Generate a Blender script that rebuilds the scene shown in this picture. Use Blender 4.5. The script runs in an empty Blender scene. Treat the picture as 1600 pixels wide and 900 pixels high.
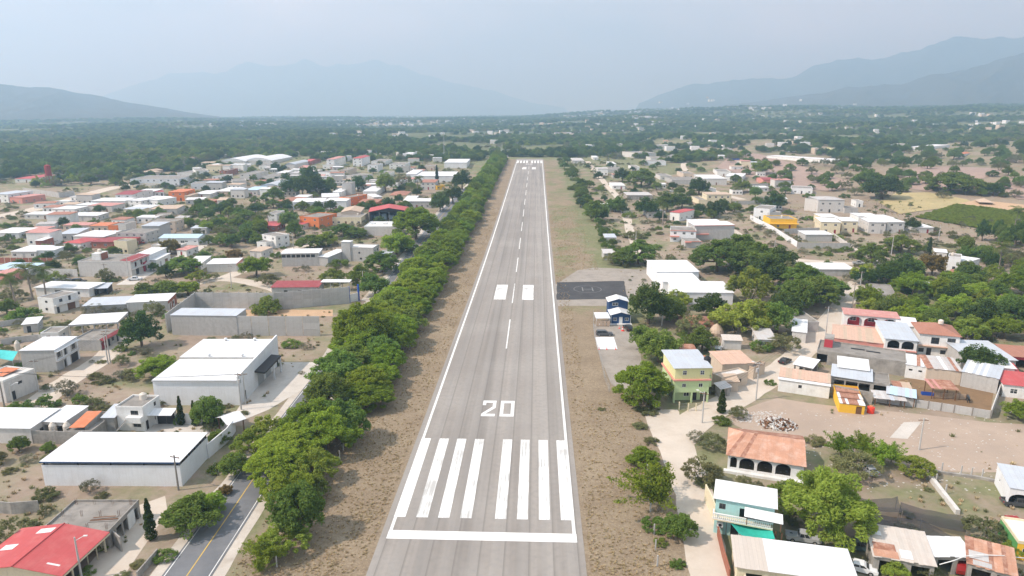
import bpy, bmesh, math, random
import numpy as np
from mathutils import Vector, Matrix

R = math.radians
rnd = random.Random(20)
sc = bpy.context.scene
COL = sc.collection

# ------------------------------------------------------------------ camera
FOC, VPX, VPY, CAMX, CAMH = 1067.0, 839.3, 178.0, 8.35, 66.0
PITCH = math.atan((450 - VPY) / FOC)
YAW = math.atan((VPX - 800) / (FOC / math.cos(PITCH)))
cam_d = bpy.data.cameras.new("camera")
cam = bpy.data.objects.new("camera", cam_d)
COL.objects.link(cam)
cam_d.sensor_width = 36.0
cam_d.lens = 36.0 * FOC / 1600.0
cam_d.clip_start = 1.0
cam_d.clip_end = 90000.0
cam.location = (CAMX, 0, CAMH)
cam.rotation_euler = (math.pi / 2 - PITCH, 0, YAW)
sc.camera = cam

# ------------------------------------------------------------------ light
SUN_EL, SUN_DIR = R(46), Vector((-0.96, -0.28, 0)).normalized()   # towards the sun
sun_d = bpy.data.lights.new("sun", 'SUN')
sun_d.energy = 5.0
sun_d.angle = R(1.0)
sun_d.color = (1.0, 0.965, 0.90)
sun = bpy.data.objects.new("sun", sun_d)
COL.objects.link(sun)
to_sun = Vector((SUN_DIR.x * math.cos(SUN_EL), SUN_DIR.y * math.cos(SUN_EL), math.sin(SUN_EL)))
sun.rotation_euler = to_sun.to_track_quat('Z', 'Y').to_euler()
sun.location = to_sun * 300

world = bpy.data.worlds.new("World")
sc.world = world
world.use_nodes = True
wn, wl = world.node_tree.nodes, world.node_tree.links
wn.clear()
w_out = wn.new('ShaderNodeOutputWorld')
w_bg = wn.new('ShaderNodeBackground')
w_bg.inputs['Strength'].default_value = 0.1
w_sky = wn.new('ShaderNodeTexSky')
w_sky.sky_type = 'NISHITA'
w_sky.sun_disc = False
w_sky.sun_elevation = SUN_EL
w_sky.sun_rotation = math.atan2(SUN_DIR.x, SUN_DIR.y)
w_sky.dust_density = 2.0
w_tc = wn.new('ShaderNodeTexCoord')
w_map = wn.new('ShaderNodeMapping')
w_map.inputs['Scale'].default_value = (1.0, 1.0, 2.6)
w_noise = wn.new('ShaderNodeTexNoise')
w_noise.inputs['Scale'].default_value = 2.3
w_noise.inputs['Detail'].default_value = 5
w_noise.inputs['Roughness'].default_value = 0.5
w_ramp = wn.new('ShaderNodeValToRGB')
w_ramp.color_ramp.elements[0].position = 0.38
w_ramp.color_ramp.elements[0].color = (5.7, 6.5, 7.3, 1)
w_ramp.color_ramp.elements[1].position = 0.64
w_ramp.color_ramp.elements[1].color = (10.6, 10.8, 11.0, 1)
w_mix = wn.new('ShaderNodeMixRGB')
w_mix.inputs[0].default_value = 0.86
wl.new(w_tc.outputs['Generated'], w_map.inputs['Vector'])
wl.new(w_map.outputs[0], w_noise.inputs['Vector'])
wl.new(w_noise.outputs['Fac'], w_ramp.inputs['Fac'])
wl.new(w_sky.outputs[0], w_mix.inputs[1])
wl.new(w_ramp.outputs[0], w_mix.inputs[2])
wl.new(w_mix.outputs[0], w_bg.inputs['Color'])
wl.new(w_bg.outputs[0], w_out.inputs['Surface'])

vs = sc.view_settings
vs.view_transform = 'Standard'
vs.look = 'None'
vs.exposure = 0.22
vs.gamma = 1.0
vs.use_curve_mapping = False
sc.cycles.max_bounces = 5
sc.cycles.diffuse_bounces = 3
sc.cycles.glossy_bounces = 2
sc.cycles.transmission_bounces = 2
sc.cycles.volume_bounces = 2
sc.cycles.transparent_max_bounces = 8
sc.cycles.use_denoising = True
HAZE_DENSITY = 2.7e-4

# ------------------------------------------------------------------ terrain
def sstep(a, b, v):
    t = np.clip((v - a) / (b - a), 0, 1)
    return t * t * (3 - 2 * t)

def terrain(x, y):
    x = np.asarray(x, float); y = np.asarray(y, float)
    s = .0237
    t = np.clip(y - 220, 0, 200)
    z = s * t * t / 400 + s * np.clip(y - 420, 0, 450)
    hill = sstep(150, 330, x) * sstep(360, 620, y)
    z = z + hill * (4 + 5.0 * np.sin(x / 61.0 + 1.2) * np.sin(y / 83.0 + .6) + 3.0 * np.sin((x + y) / 118.0))
    far = sstep(900, 4200, np.hypot(x, y))
    z = z + far * (16 + 62 * sstep(-700, 1500, x))
    roll = sstep(1000, 2200, y) * 9 * np.sin(x / 230.0 + .5) * np.sin(y / 310.0)
    return z + roll

_cp, _sp = math.cos(PITCH), math.sin(PITCH)
CF = np.array([-math.sin(YAW) * _cp, math.cos(YAW) * _cp, -_sp])
CR = np.array([math.cos(YAW), math.sin(YAW), 0])
CU = np.cross(CR, CF)
CO = np.array([CAMX, 0, CAMH])
_T = np.geomspace(60, 30000, 2500)

def G(px, py, h=0.0):
    """ground point (x, y, z) seen at a photo pixel; with h, the point h metres above the ground"""
    r = CF + CR * (px - 800) / FOC + CU * (450 - py) / FOC
    P = CO + r * _T[:, None]
    g = P[:, 2] - terrain(P[:, 0], P[:, 1]) - h
    i = int(np.argmax(g < 0))
    if i == 0:
        i = len(_T) - 1
    a, b = _T[i - 1], _T[i]
    t = a + (b - a) * g[i - 1] / (g[i - 1] - g[i])
    p = CO + r * t
    return Vector((p[0], p[1], p[2] - h))

def depth_of(p):
    return float((np.array(p) - CO) @ CF)

def tz(x, y):
    return float(terrain(x, y))

# ------------------------------------------------------------------ objects
def link(name, mesh=None, parent=None, loc=(0, 0, 0), rz=0.0):
    o = bpy.data.objects.new(name, mesh)
    COL.objects.link(o)
    o.parent = parent
    o.location = loc
    o.rotation_euler = (0, 0, rz)
    return o

def tag(o, label, cat=None, group=None, kind=None):
    o['label'] = label
    if cat: o['category'] = cat
    if group: o['group'] = group
    if kind: o['kind'] = kind
    return o

def thing(name, label, cat, loc=(0, 0, 0), rz=0.0, group=None):
    return tag(link(name, None, None, loc, rz), label, cat, group)

class MB:
    def __init__(s):
        s.v, s.f = [], []
    def add(s, vs_, fs):
        n = len(s.v)
        s.v.extend(vs_)
        s.f.extend([tuple(i + n for i in f) for f in fs])
        return s
    def quad(s, a, b, c, d):
        return s.add([a, b, c, d], [(0, 1, 2, 3)])
    def tri(s, a, b, c):
        return s.add([a, b, c], [(0, 1, 2)])
    def box(s, x0, y0, z0, x1, y1, z1):
        return s.add([(x0, y0, z0), (x1, y0, z0), (x1, y1, z0), (x0, y1, z0), (x0, y0, z1), (x1, y0, z1), (x1, y1, z1), (x0, y1, z1)],
                     [(0, 3, 2, 1), (4, 5, 6, 7), (0, 1, 5, 4), (1, 2, 6, 5), (2, 3, 7, 6), (3, 0, 4, 7)])
    def hexa(s, p):   # 8 points, bottom 4 then top 4, both counter-clockwise from above
        return s.add(list(p), [(0, 3, 2, 1), (4, 5, 6, 7), (0, 1, 5, 4), (1, 2, 6, 5), (2, 3, 7, 6), (3, 0, 4, 7)])
    def prism(s, poly, z0, z1):
        n = len(poly)
        vs_ = [(x, y, z0) for x, y in poly] + [(x, y, z1) for x, y in poly]
        return s.add(vs_, [tuple(range(n))[::-1], tuple(range(n, 2 * n))] + [(i, (i + 1) % n, n + (i + 1) % n, n + i) for i in range(n)])
    def tube(s, p, q, r0, r1=None, n=6, caps=True):
        r1 = r0 if r1 is None else r1
        p, q = Vector(p), Vector(q)
        d = (q - p).normalized()
        a = d.orthogonal().normalized(); b = d.cross(a)
        vs_ = []
        for c, r in ((p, r0), (q, r1)):
            for i in range(n):
                t = 2 * math.pi * i / n
                vs_.append(tuple(c + a * (r * math.cos(t)) + b * (r * math.sin(t))))
        fs = [(i, (i + 1) % n, n + (i + 1) % n, n + i) for i in range(n)]
        if caps: fs += [tuple(range(n))[::-1], tuple(range(n, 2 * n))]
        return s.add(vs_, fs)
    def lathe(s, prof, n=10, c=(0, 0, 0)):
        vs_ = []
        for r, z in prof:
            for i in range(n):
                t = 2 * math.pi * i / n
                vs_.append((c[0] + r * math.cos(t), c[1] + r * math.sin(t), c[2] + z))
        m = len(prof)
        fs = [(k * n + i, k * n + (i + 1) % n, (k + 1) * n + (i + 1) % n, (k + 1) * n + i) for k in range(m - 1) for i in range(n)]
        fs += [tuple(range(n))[::-1], tuple(range((m - 1) * n, m * n))]
        return s.add(vs_, fs)
    def mesh(s, name, m=None):
        me = bpy.data.meshes.new(name)
        me.from_pydata([tuple(v) for v in s.v], [], s.f)
        if m: me.materials.append(m)
        me.update()
        return me
    def obj(s, name, m=None, parent=None, loc=(0, 0, 0), rz=0.0):
        return link(name, s.mesh(name, m), parent, loc, rz)

# ------------------------------------------------------------------ materials
def mat(name, col, rough=.85, var=.12, scale=.6, stain=None, stain_amt=0.0, bump=0.0, bscale=8.0, seam=0.0, seam_w=1.0,
        streak=0.0, spec=.3, metal=0.0, obj_var=0.0):
    """surface colour broken up by two noises, optional stains / vertical streaks / sheet seams"""
    m = bpy.data.materials.new(name)
    m.use_nodes = True
    N, L = m.node_tree.nodes, m.node_tree.links
    b = N['Principled BSDF']
    b.inputs['Roughness'].default_value = rough
    b.inputs['Specular IOR Level'].default_value = spec
    b.inputs['Metallic'].default_value = metal
    tc = N.new('ShaderNodeTexCoord')
    def noise(sc_, det=4, vec=None, rough_=.6):
        n = N.new('ShaderNodeTexNoise')
        n.inputs['Scale'].default_value = sc_
        n.inputs['Detail'].default_value = det
        n.inputs['Roughness'].default_value = rough_
        L.new(vec or tc.outputs['Object'], n.inputs['Vector'])
        return n.outputs['Fac']
    def mixc(fac, c1, c2, mode='MIX'):
        x = N.new('ShaderNodeMixRGB')
        x.blend_type = mode
        for i, c in ((0, fac), (1, c1), (2, c2)):
            if hasattr(c, 'is_linked'): L.new(c, x.inputs[i])
            else: x.inputs[i].default_value = c if isinstance(c, float) else (*c, 1)
        return x.outputs[0]
    def rng(v, a, b_, c=0., d=1.):
        r = N.new('ShaderNodeMapRange')
        r.inputs[1].default_value, r.inputs[2].default_value = a, b_
        r.inputs[3].default_value, r.inputs[4].default_value = c, d
        L.new(v, r.inputs[0])
        return r.outputs[0]
    lo = tuple(c * (1 - var) for c in col); hi = tuple(min(.93, c * (1 + var)) for c in col)
    c = mixc(rng(noise(scale), .3, .7), lo, hi)
    c = mixc(rng(noise(scale * 9, 2), .3, .7, 0., .35), c, lo)
    if stain_amt > 0:
        c = mixc(rng(noise(scale * .8 + .15, 6, None, .7), .47, .68, 0., stain_amt), c, stain)
    if streak > 0:
        mp = N.new('ShaderNodeMapping'); mp.inputs['Scale'].default_value = (2.2, 2.2, .12)
        L.new(tc.outputs['Object'], mp.inputs['Vector'])
        c = mixc(rng(noise(1.6, 4, mp.outputs[0]), .5, .75, 0., streak), c, tuple(x * .35 for x in col))
    if seam > 0:
        sx = N.new('ShaderNodeSeparateXYZ'); L.new(tc.outputs['Object'], sx.inputs[0])
        a = N.new('ShaderNodeMath'); a.operation = 'MULTIPLY'; a.inputs[1].default_value = 1 / seam_w; L.new(sx.outputs[0], a.inputs[0])
        fr = N.new('ShaderNodeMath'); fr.operation = 'FRACT'; L.new(a.outputs[0], fr.inputs[0])
        ln = rng(fr.outputs[0], 0., .14, seam, 0.)
        c = mixc(ln, c, tuple(x * .55 for x in col))
        fl = N.new('ShaderNodeMath'); fl.operation = 'FLOOR'; L.new(a.outputs[0], fl.inputs[0])
        wnz = N.new('ShaderNodeTexWhiteNoise'); wnz.noise_dimensions = '1D'; L.new(fl.outputs[0], wnz.inputs['W'])
        c = mixc(rng(wnz.outputs['Value'], 0., 1., 0., seam * .45), c, tuple(x * .72 for x in col))
    if obj_var > 0:
        oi = N.new('ShaderNodeObjectInfo')
        hs = N.new('ShaderNodeHueSaturation')
        L.new(rng(oi.outputs['Random'], 0., 1., 1 - obj_var, 1 + obj_var), hs.inputs['Value'])
        L.new(c, hs.inputs['Color']); c = hs.outputs[0]
    L.new(c, b.inputs['Base Color'])
    if bump > 0:
        bp = N.new('ShaderNodeBump'); bp.inputs['Strength'].default_value = bump; bp.inputs['Distance'].default_value = .1
        L.new(noise(bscale, 3), bp.inputs['Height']); L.new(bp.outputs[0], b.inputs['Normal'])
    return m

DIRT = (.30, .22, .15)
M = {}
def defmats():
    w = M
    w['white'] = mat('white_paint', (.74, .74, .72), var=.05, stain=(.42, .38, .33), stain_amt=.35, streak=.18, scale=.35)
    w['clean'] = mat('fresh_white_paint', (.74, .75, .76), var=.04, stain=(.52, .49, .45), stain_amt=.3, streak=.14, scale=.2)
    w['grey'] = mat('bare_block', (.46, .45, .43), var=.12, stain=(.28, .26, .24), stain_amt=.45, streak=.2, bump=.3)
    w['pale'] = mat('pale_render', (.60, .58, .55), var=.08, stain=(.36, .33, .3), stain_amt=.4, streak=.22)
    w['cream'] = mat('cream_paint', (.70, .62, .44), var=.07, stain=(.4, .34, .25), stain_amt=.35, streak=.15)
    w['beige'] = mat('beige_render', (.58, .48, .38), var=.08, stain=(.38, .32, .26), stain_amt=.35, streak=.15)
    w['yellow'] = mat('yellow_paint', (.80, .48, .045), var=.06, stain=(.5, .3, .1), stain_amt=.25)
    w['lemon'] = mat('pale_lemon_paint', (.70, .68, .36), var=.05, stain=(.45, .42, .25), stain_amt=.25, streak=.1)
    w['lime'] = mat('pale_green_paint', (.50, .62, .33), var=.05, stain=(.35, .4, .25), stain_amt=.25, streak=.1)
    w['orange'] = mat('orange_paint', (.66, .20, .065), var=.09, stain=(.45, .16, .08), stain_amt=.35)
    w['pink'] = mat('pink_paint', (.62, .27, .22), var=.08, stain=(.5, .3, .25), stain_amt=.3)
    w['redwall'] = mat('crimson_paint', (.42, .045, .06), var=.08, stain=(.3, .06, .07), stain_amt=.3)
    w['brick'] = mat('clay_brick', (.32, .12, .075), var=.2, stain=(.3, .2, .15), stain_amt=.3, bump=.3)
    w['blue'] = mat('navy_paint', (.025, .065, .16), var=.12)
    w['aqua'] = mat('aqua_paint', (.36, .60, .58), var=.06, stain=(.5, .5, .45), stain_amt=.3, streak=.15)
    w['green'] = mat('green_paint', (.10, .30, .10), var=.12)
    w['concrete'] = mat('old_concrete', (.34, .32, .29), var=.18, stain=(.13, .12, .11), stain_amt=.6, scale=.35, streak=.2, bump=.3)
    w['slab'] = mat('weathered_slab', (.27, .25, .225), var=.2, stain=(.12, .11, .10), stain_amt=.6, scale=.25, bump=.3)
    w['r_white'] = mat('white_sheet_metal', (.71, .72, .73), rough=.55, var=.04, stain=(.58, .57, .54), stain_amt=.35, seam=.3, seam_w=1.05, scale=.12)
    w['r_silver'] = mat('silver_sheet_metal', (.49, .53, .58), rough=.5, var=.05, stain=(.42, .38, .34), stain_amt=.35, seam=.35, seam_w=.95, scale=.2)
    w['r_blue'] = mat('pale_blue_sheet_metal', (.45, .60, .72), rough=.5, var=.04, stain=(.5, .55, .6), stain_amt=.2, seam=.2, seam_w=1.0)
    w['r_beige'] = mat('beige_sheet_metal', (.55, .49, .43), rough=.6, var=.05, stain=(.4, .33, .27), stain_amt=.3, seam=.5, seam_w=.6)
    w['r_red'] = mat('red_sheet_metal', (.47, .085, .085), rough=.6, var=.1, stain=(.55, .22, .2), stain_amt=.35, seam=.25, seam_w=1.0, scale=.3)
    w['r_dred'] = mat('dark_red_sheet_metal', (.30, .055, .06), rough=.65, var=.12, stain=(.3, .15, .13), stain_amt=.4, seam=.3, seam_w=1.0)
    w['r_pink'] = mat('faded_red_sheet_metal', (.52, .24, .21), rough=.7, var=.1, stain=(.55, .42, .36), stain_amt=.5, seam=.3, seam_w=.9)
    w['r_tile'] = mat('clay_tile', (.38, .18, .125), rough=.85, var=.14, stain=(.25, .14, .11), stain_amt=.5, seam=.3, seam_w=.3, bump=.3)
    w['r_peach'] = mat('sunbleached_tile', (.60, .41, .31), rough=.85, var=.12, stain=(.42, .3, .24), stain_amt=.5, seam=.45, seam_w=.8)
    w['r_orange'] = mat('orange_sheet_metal', (.58, .19, .085), rough=.7, var=.1, stain=(.5, .3, .22), stain_amt=.4, seam=.3, seam_w=.8)
    w['r_tan'] = mat('tan_sheet_metal', (.52, .40, .30), rough=.7, var=.1, stain=(.36, .26, .2), stain_amt=.45, seam=.3, seam_w=1.0)
    w['r_rust'] = mat('rusty_sheet_metal', (.36, .17, .11), rough=.85, var=.22, stain=(.55, .38, .30), stain_amt=.75, seam=.35, seam_w=.4, scale=.8, streak=.3, obj_var=.12)
    w['r_rusty'] = mat('rust_streaked_sheet', (.50, .27, .18), rough=.85, var=.12, stain=(.62, .46, .38), stain_amt=.6, seam=.3, seam_w=.35, scale=.5, streak=.25, obj_var=.07)
    w['r_beige2'] = mat('dusty_tin_sheet', (.55, .50, .45), rough=.7, var=.07, stain=(.45, .33, .26), stain_amt=.35, seam=.3, seam_w=.4, obj_var=.04)
    w['r_zinc'] = mat('dull_zinc_sheet', (.50, .49, .48), rough=.55, var=.1, stain=(.4, .25, .18), stain_amt=.5, seam=.35, seam_w=.4, obj_var=.12)
    w['glass'] = mat('dark_window_glass', (.025, .03, .035), rough=.12, var=.1, spec=.6)
    w['frame'] = mat('white_window_frame', (.72, .72, .70), var=.04)
    w['dframe'] = mat('dark_window_frame', (.10, .09, .08), var=.1)
    w['dark'] = mat('dark_steel_door', (.035, .033, .035), rough=.6, var=.2)
    w['wood'] = mat('brown_wood', (.17, .085, .045), rough=.8, var=.25)
    w['reddoor'] = mat('red_steel_door', (.26, .03, .035), rough=.6, var=.12)
    w['shutter'] = mat('grey_roller_shutter', (.38, .38, .38), rough=.6, var=.1)
    w['steel'] = mat('galvanised_steel', (.40, .40, .40), rough=.55, var=.12)
    w['black'] = mat('black_plastic', (.018, .018, .02), rough=.5, var=.2)
    w['tank'] = mat('beige_tank_plastic', (.66, .60, .52), rough=.6, var=.05)
    w['pole'] = mat('weathered_pole', (.25, .225, .2), var=.2, bump=.2)
    w['cpole'] = mat('concrete_pole', (.45, .44, .42), var=.12)
    w['tyre'] = mat('tyre_rubber', (.02, .02, .02), var=.2)
    w['rim'] = mat('wheel_rim', (.45, .45, .46), rough=.35, metal=.6, var=.05)
    w['redtail'] = mat('red_lamp_lens', (.35, .01, .01), rough=.3)
    w['lamp'] = mat('headlamp_lens', (.75, .76, .78), rough=.15, spec=.6)
    w['cone'] = mat('cone_red', (.75, .06, .035), rough=.6, var=.06)
    w['bark'] = mat('tree_bark', (.16, .115, .08), var=.3, scale=2, bump=.4)
    w['palebark'] = mat('pale_tree_bark', (.26, .22, .18), var=.25, scale=2, bump=.4)
    w['panel'] = mat('precast_panel', (.47, .46, .44), var=.08, stain=(.3, .28, .26), stain_amt=.4, streak=.2, obj_var=.09)
    w['redtank'] = mat('red_steel_tank', (.27, .03, .03), var=.2)
    w['teal'] = mat('teal_shade_cloth', (.03, .40, .31), var=.12)
    w['pool'] = mat('turquoise_tarpaulin', (.07, .47, .46), var=.15)
    w['bluetarp'] = mat('blue_tarpaulin', (.02, .08, .38), var=.15)
    for nm, c in (('car_white', (.72, .73, .74)), ('car_silver', (.42, .44, .46)), ('car_grey', (.07, .075, .08)), ('car_black', (.018, .02, .022)),
                  ('car_red', (.33, .02, .02)), ('car_teal', (.06, .10, .11))):
        w[nm] = mat(nm, c, rough=.28, var=.06, spec=.5)
defmats()
# ------------------------------------------------------------------ ground
CLEAR = []   # discs along the lanes where nothing grows
def axis(parts):
    out = []
    for a, b, st in parts:
        v = a
        while v < b - 1e-6:
            out.append(v); v += st
    return out
def geo(a, b, st, k):
    out, v = [], a
    while v < b:
        out.append(v); v += st; st *= k
    out.append(b)
    return out
GY = axis([(-300, 40, 40), (40, 900, 10)]) + geo(900, 29500, 12, 1.05)
_px = axis([(0, 560, 10)]) + geo(560, 29500, 12, 1.075)
GX = [-v for v in _px[:0:-1]] + _px
def ground_mat():
    m = bpy.data.materials.new('dry_ground'); m.use_nodes = True
    N, L = m.node_tree.nodes, m.node_tree.links
    b = N['Principled BSDF']; b.inputs['Roughness'].default_value = .95; b.inputs['Specular IOR Level'].default_value = .1
    tc = N.new('ShaderNodeTexCoord')
    def noise(s, det=5, r=.6):
        n = N.new('ShaderNodeTexNoise'); n.inputs['Scale'].default_value = s; n.inputs['Detail'].default_value = det
        n.inputs['Roughness'].default_value = r; L.new(tc.outputs['Object'], n.inputs['Vector']); return n.outputs['Fac']
    def rng(v, a, b_, c=0., d=1.):
        r = N.new('ShaderNodeMapRange'); r.inputs[1].default_value, r.inputs[2].default_value = a, b_
        r.inputs[3].default_value, r.inputs[4].default_value = c, d; L.new(v, r.inputs[0]); return r.outputs[0]
    def mix(f, a, c):
        x = N.new('ShaderNodeMixRGB')
        for i, q in ((0, f), (1, a), (2, c)):
            if hasattr(q, 'is_linked'): L.new(q, x.inputs[i])
            else: x.inputs[i].default_value = q if isinstance(q, float) else (*q, 1)
        return x.outputs[0]
    def mul(a, c):
        x = N.new('ShaderNodeMath'); x.operation = 'MULTIPLY'; L.new(a, x.inputs[0])
        if hasattr(c, 'is_linked'): L.new(c, x.inputs[1])
        else: x.inputs[1].default_value = c
        return x.outputs[0]
    def add(a, c):
        x = N.new('ShaderNodeMath'); x.operation = 'ADD'; L.new(a, x.inputs[0]); L.new(c, x.inputs[1]); return x.outputs[0]
    def attr(n):
        a = N.new('ShaderNodeAttribute'); a.attribute_name = n; return a.outputs['Fac']
    soil = mix(rng(noise(.035), .35, .68), (.265, .207, .160), (.385, .312, .247))
    soil = mix(rng(noise(.35, 6, .7), .42, .66, 0., .55), soil, (.225, .168, .122))
    soil = mix(rng(noise(.07, 6, .7), .48, .62, 0., .6), soil, (.245, .225, .145))
    straw = mix(rng(noise(.12), .3, .7), (.215, .165, .115), (.305, .245, .172))
    straw = mix(rng(noise(1.1, 5, .75), .45, .62, 0., .62), straw, (.17, .125, .082))
    straw = mix(rng(noise(2.9, 4, .7), .52, .68, 0., .5), straw, (.50, .41, .27))
    grn = mix(rng(noise(.5, 5), .35, .65), (.13, .155, .065), (.21, .215, .11))
    c = mix(attr('straw'), soil, straw)
    gf = rng(add(mul(noise(.05, 7, .68), 1.0), mul(attr('veg'), .55)), .72, .86, 0., .85)
    c = mix(gf, c, grn)
    wood = mix(rng(noise(.012, 6), .35, .65), (.075, .10, .045), (.14, .15, .075))
    c = mix(attr('wood'), c, wood)
    L.new(c, b.inputs['Base Color'])
    bp = N.new('ShaderNodeBump'); bp.inputs['Strength'].default_value = .6; bp.inputs['Distance'].default_value = .25
    L.new(noise(1.4, 6, .75), bp.inputs['Height']); L.new(bp.outputs[0], b.inputs['Normal'])
    return m
def build_ground():
    X, Y = np.meshgrid(np.array(GX), np.array(GY))
    Z = terrain(X, Y)
    nx, ny = len(GX), len(GY)
    V = np.stack([X.ravel(), Y.ravel(), Z.ravel()], 1)
    i = np.arange((nx - 1) * (ny - 1)); r = i // (nx - 1); c = i % (nx - 1)
    a = r * nx + c
    F = np.stack([a, a + 1, a + nx + 1, a + nx], 1)
    me = bpy.data.meshes.new('ground')
    me.from_pydata(V.tolist(), [], F.tolist())
    x, y = V[:, 0], V[:, 1]
    band = sstep(-39, -34, x) * (1 - sstep(34, 42, x)) * (1 - sstep(835, 850, y))
    rfield = sstep(150, 230, x) * sstep(330, 420, y) * (1 - sstep(1100, 1500, y))
    straw = np.clip(band + .3 * rfield + .35 * sstep(400, 700, y), 0, 1)
    rband = band * sstep(17, 20, x) * sstep(170, 260, y)
    town = (1 - band)
    veg = .44 * town * (1 - rfield * .6) + .30 * sstep(500, 900, y) * town + .5 * rband
    veg += .4 * np.exp(-((x + 37) / 7.) ** 2) + .35 * np.exp(-((x - 41) / 6.) ** 2)
    wood = sstep(1150, 1900, np.hypot(x, y)) * .8 + .5 * sstep(860, 1000, y) * (1 - sstep(60, 200, x)) 
    for nm, arr in (('straw', straw), ('veg', np.clip(veg, 0, 1)), ('wood', np.clip(wood, 0, .92))):
        at = me.attributes.new(nm, 'FLOAT', 'POINT'); at.data.foreach_set('value', arr.astype(np.float32))
    me.polygons.foreach_set('use_smooth', [True] * len(me.polygons))
    me.materials.append(ground_mat()); me.update()
    o = link('ground', me)
    tag(o, 'dry tan valley floor that carries the town, the airstrip and the woods', 'ground', None, 'structure')
build_ground()

def sheet_mesh(name, poly, off, m, hill=False):
    """flat polygon laid on the terrain, cut along the ground grid so it follows it"""
    bm = bmesh.new()
    vs_ = [bm.verts.new((p[0], p[1], 0)) for p in poly]
    f = bm.faces.new(vs_)
    bmesh.ops.triangulate(bm, faces=[f])
    ys = [p[1] for p in poly]; xs = [p[0] for p in poly]
    for gy in GY:
        if min(ys) < gy < max(ys) and (gy > 215 or hill):
            bmesh.ops.bisect_plane(bm, geom=bm.verts[:] + bm.edges[:] + bm.faces[:], plane_co=(0, gy, 0), plane_no=(0, 1, 0))
    if hill:
        for gx in GX:
            if min(xs) < gx < max(xs):
                bmesh.ops.bisect_plane(bm, geom=bm.verts[:] + bm.edges[:] + bm.faces[:], plane_co=(gx, 0, 0), plane_no=(1, 0, 0))
    for v in bm.verts:
        v.co.z = tz(v.co.x, v.co.y) + off
    bmesh.ops.recalc_face_normals(bm, faces=bm.faces[:])
    for f in bm.faces:
        if f.normal.z < 0: f.normal_flip()
    me = bpy.data.meshes.new(name); bm.to_mesh(me); bm.free()
    me.materials.append(m); me.update()
    return me
def patch(name, label, poly, m, off=.02, hill=False, parent=None, world=False, cat=None):
    P = poly if world else [G(*p) for p in poly]
    o = link(name, sheet_mesh(name, [(p[0], p[1]) for p in P], off, m, hill), parent)
    if parent is None: tag(o, label, cat or name.replace('_', ' '), None, 'structure')
    return o
def ragged(poly, step=4.0, amp=.5, seed=1):
    """the polygon's outline with small worn irregularities"""
    rr = random.Random(seed); out = []
    n = len(poly)
    for i in range(n):
        a, b = Vector(poly[i][:2]), Vector(poly[(i + 1) % n][:2])
        d = b - a; k = max(1, int(d.length / step)); nrm = Vector((-d.y, d.x)).normalized()
        for j in range(k):
            p = a + d * (j / k)
            if j: p += nrm * rr.uniform(-amp, amp)
            out.append((p.x, p.y))
    return out
def ribbon(pts, w, step=8.0):
    """polygon outline (left side then right side reversed) round a centre line; w = width or list"""
    P = [Vector((p[0], p[1])) for p in pts]
    W = w if isinstance(w, (list, tuple)) else [w] * len(P)
    L_, R_ = [], []
    for i, p in enumerate(P):
        d = (P[min(i + 1, len(P) - 1)] - P[max(i - 1, 0)]).normalized()
        n = Vector((-d.y, d.x))
        L_.append(p + n * W[i] / 2); R_.append(p - n * W[i] / 2)
    return L_ + R_[::-1]
def smooth_line(pts, k=6):
    P = [Vector((p[0], p[1])) for p in pts]; out = []
    for i in range(len(P) - 1):
        p0, p1, p2, p3 = P[max(i - 1, 0)], P[i], P[i + 1], P[min(i + 2, len(P) - 1)]
        for j in range(k):
            t = j / k
            out.append(.5 * ((2 * p1) + (p2 - p0) * t + (2 * p0 - 5 * p1 + 4 * p2 - p3) * t * t + (3 * p1 - p0 - 3 * p2 + p3) * t ** 3))
    return out + [P[-1]]
def strip_mesh(name, pts, w, off, m):
    """a road ribbon as quads along its centre line, laid on the terrain"""
    P = [Vector((p[0], p[1])) for p in pts]
    Q = []
    for i in range(len(P) - 1):
        k = max(1, int((P[i + 1] - P[i]).length / 5))
        Q += [P[i].lerp(P[i + 1], j / k) for j in range(k)]
    Q.append(P[-1])
    Wd = w if isinstance(w, (list, tuple)) else [w, w]
    mb = MB(); n = len(Q)
    rr = random.Random(len(Q))
    for i, p in enumerate(Q):
        d = (Q[min(i + 1, n - 1)] - Q[max(i - 1, 0)]).normalized(); nn = Vector((-d.y, d.x))
        ww = Wd[0] + (Wd[1] - Wd[0]) * i / max(1, n - 1)
        ja, jb = (rr.uniform(-.25, .25), rr.uniform(-.25, .25)) if off < .05 else (0, 0)
        for sgn, jj in ((1, ja), (-1, jb)):
            q = p + nn * sgn * (ww / 2 + jj)
            mb.v.append((q.x, q.y, tz(q.x, q.y) + off))
    mb.f = [(2 * i, 2 * i + 1, 2 * i + 3, 2 * i + 2) for i in range(n - 1)]
    return mb.mesh(name, m)

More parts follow.
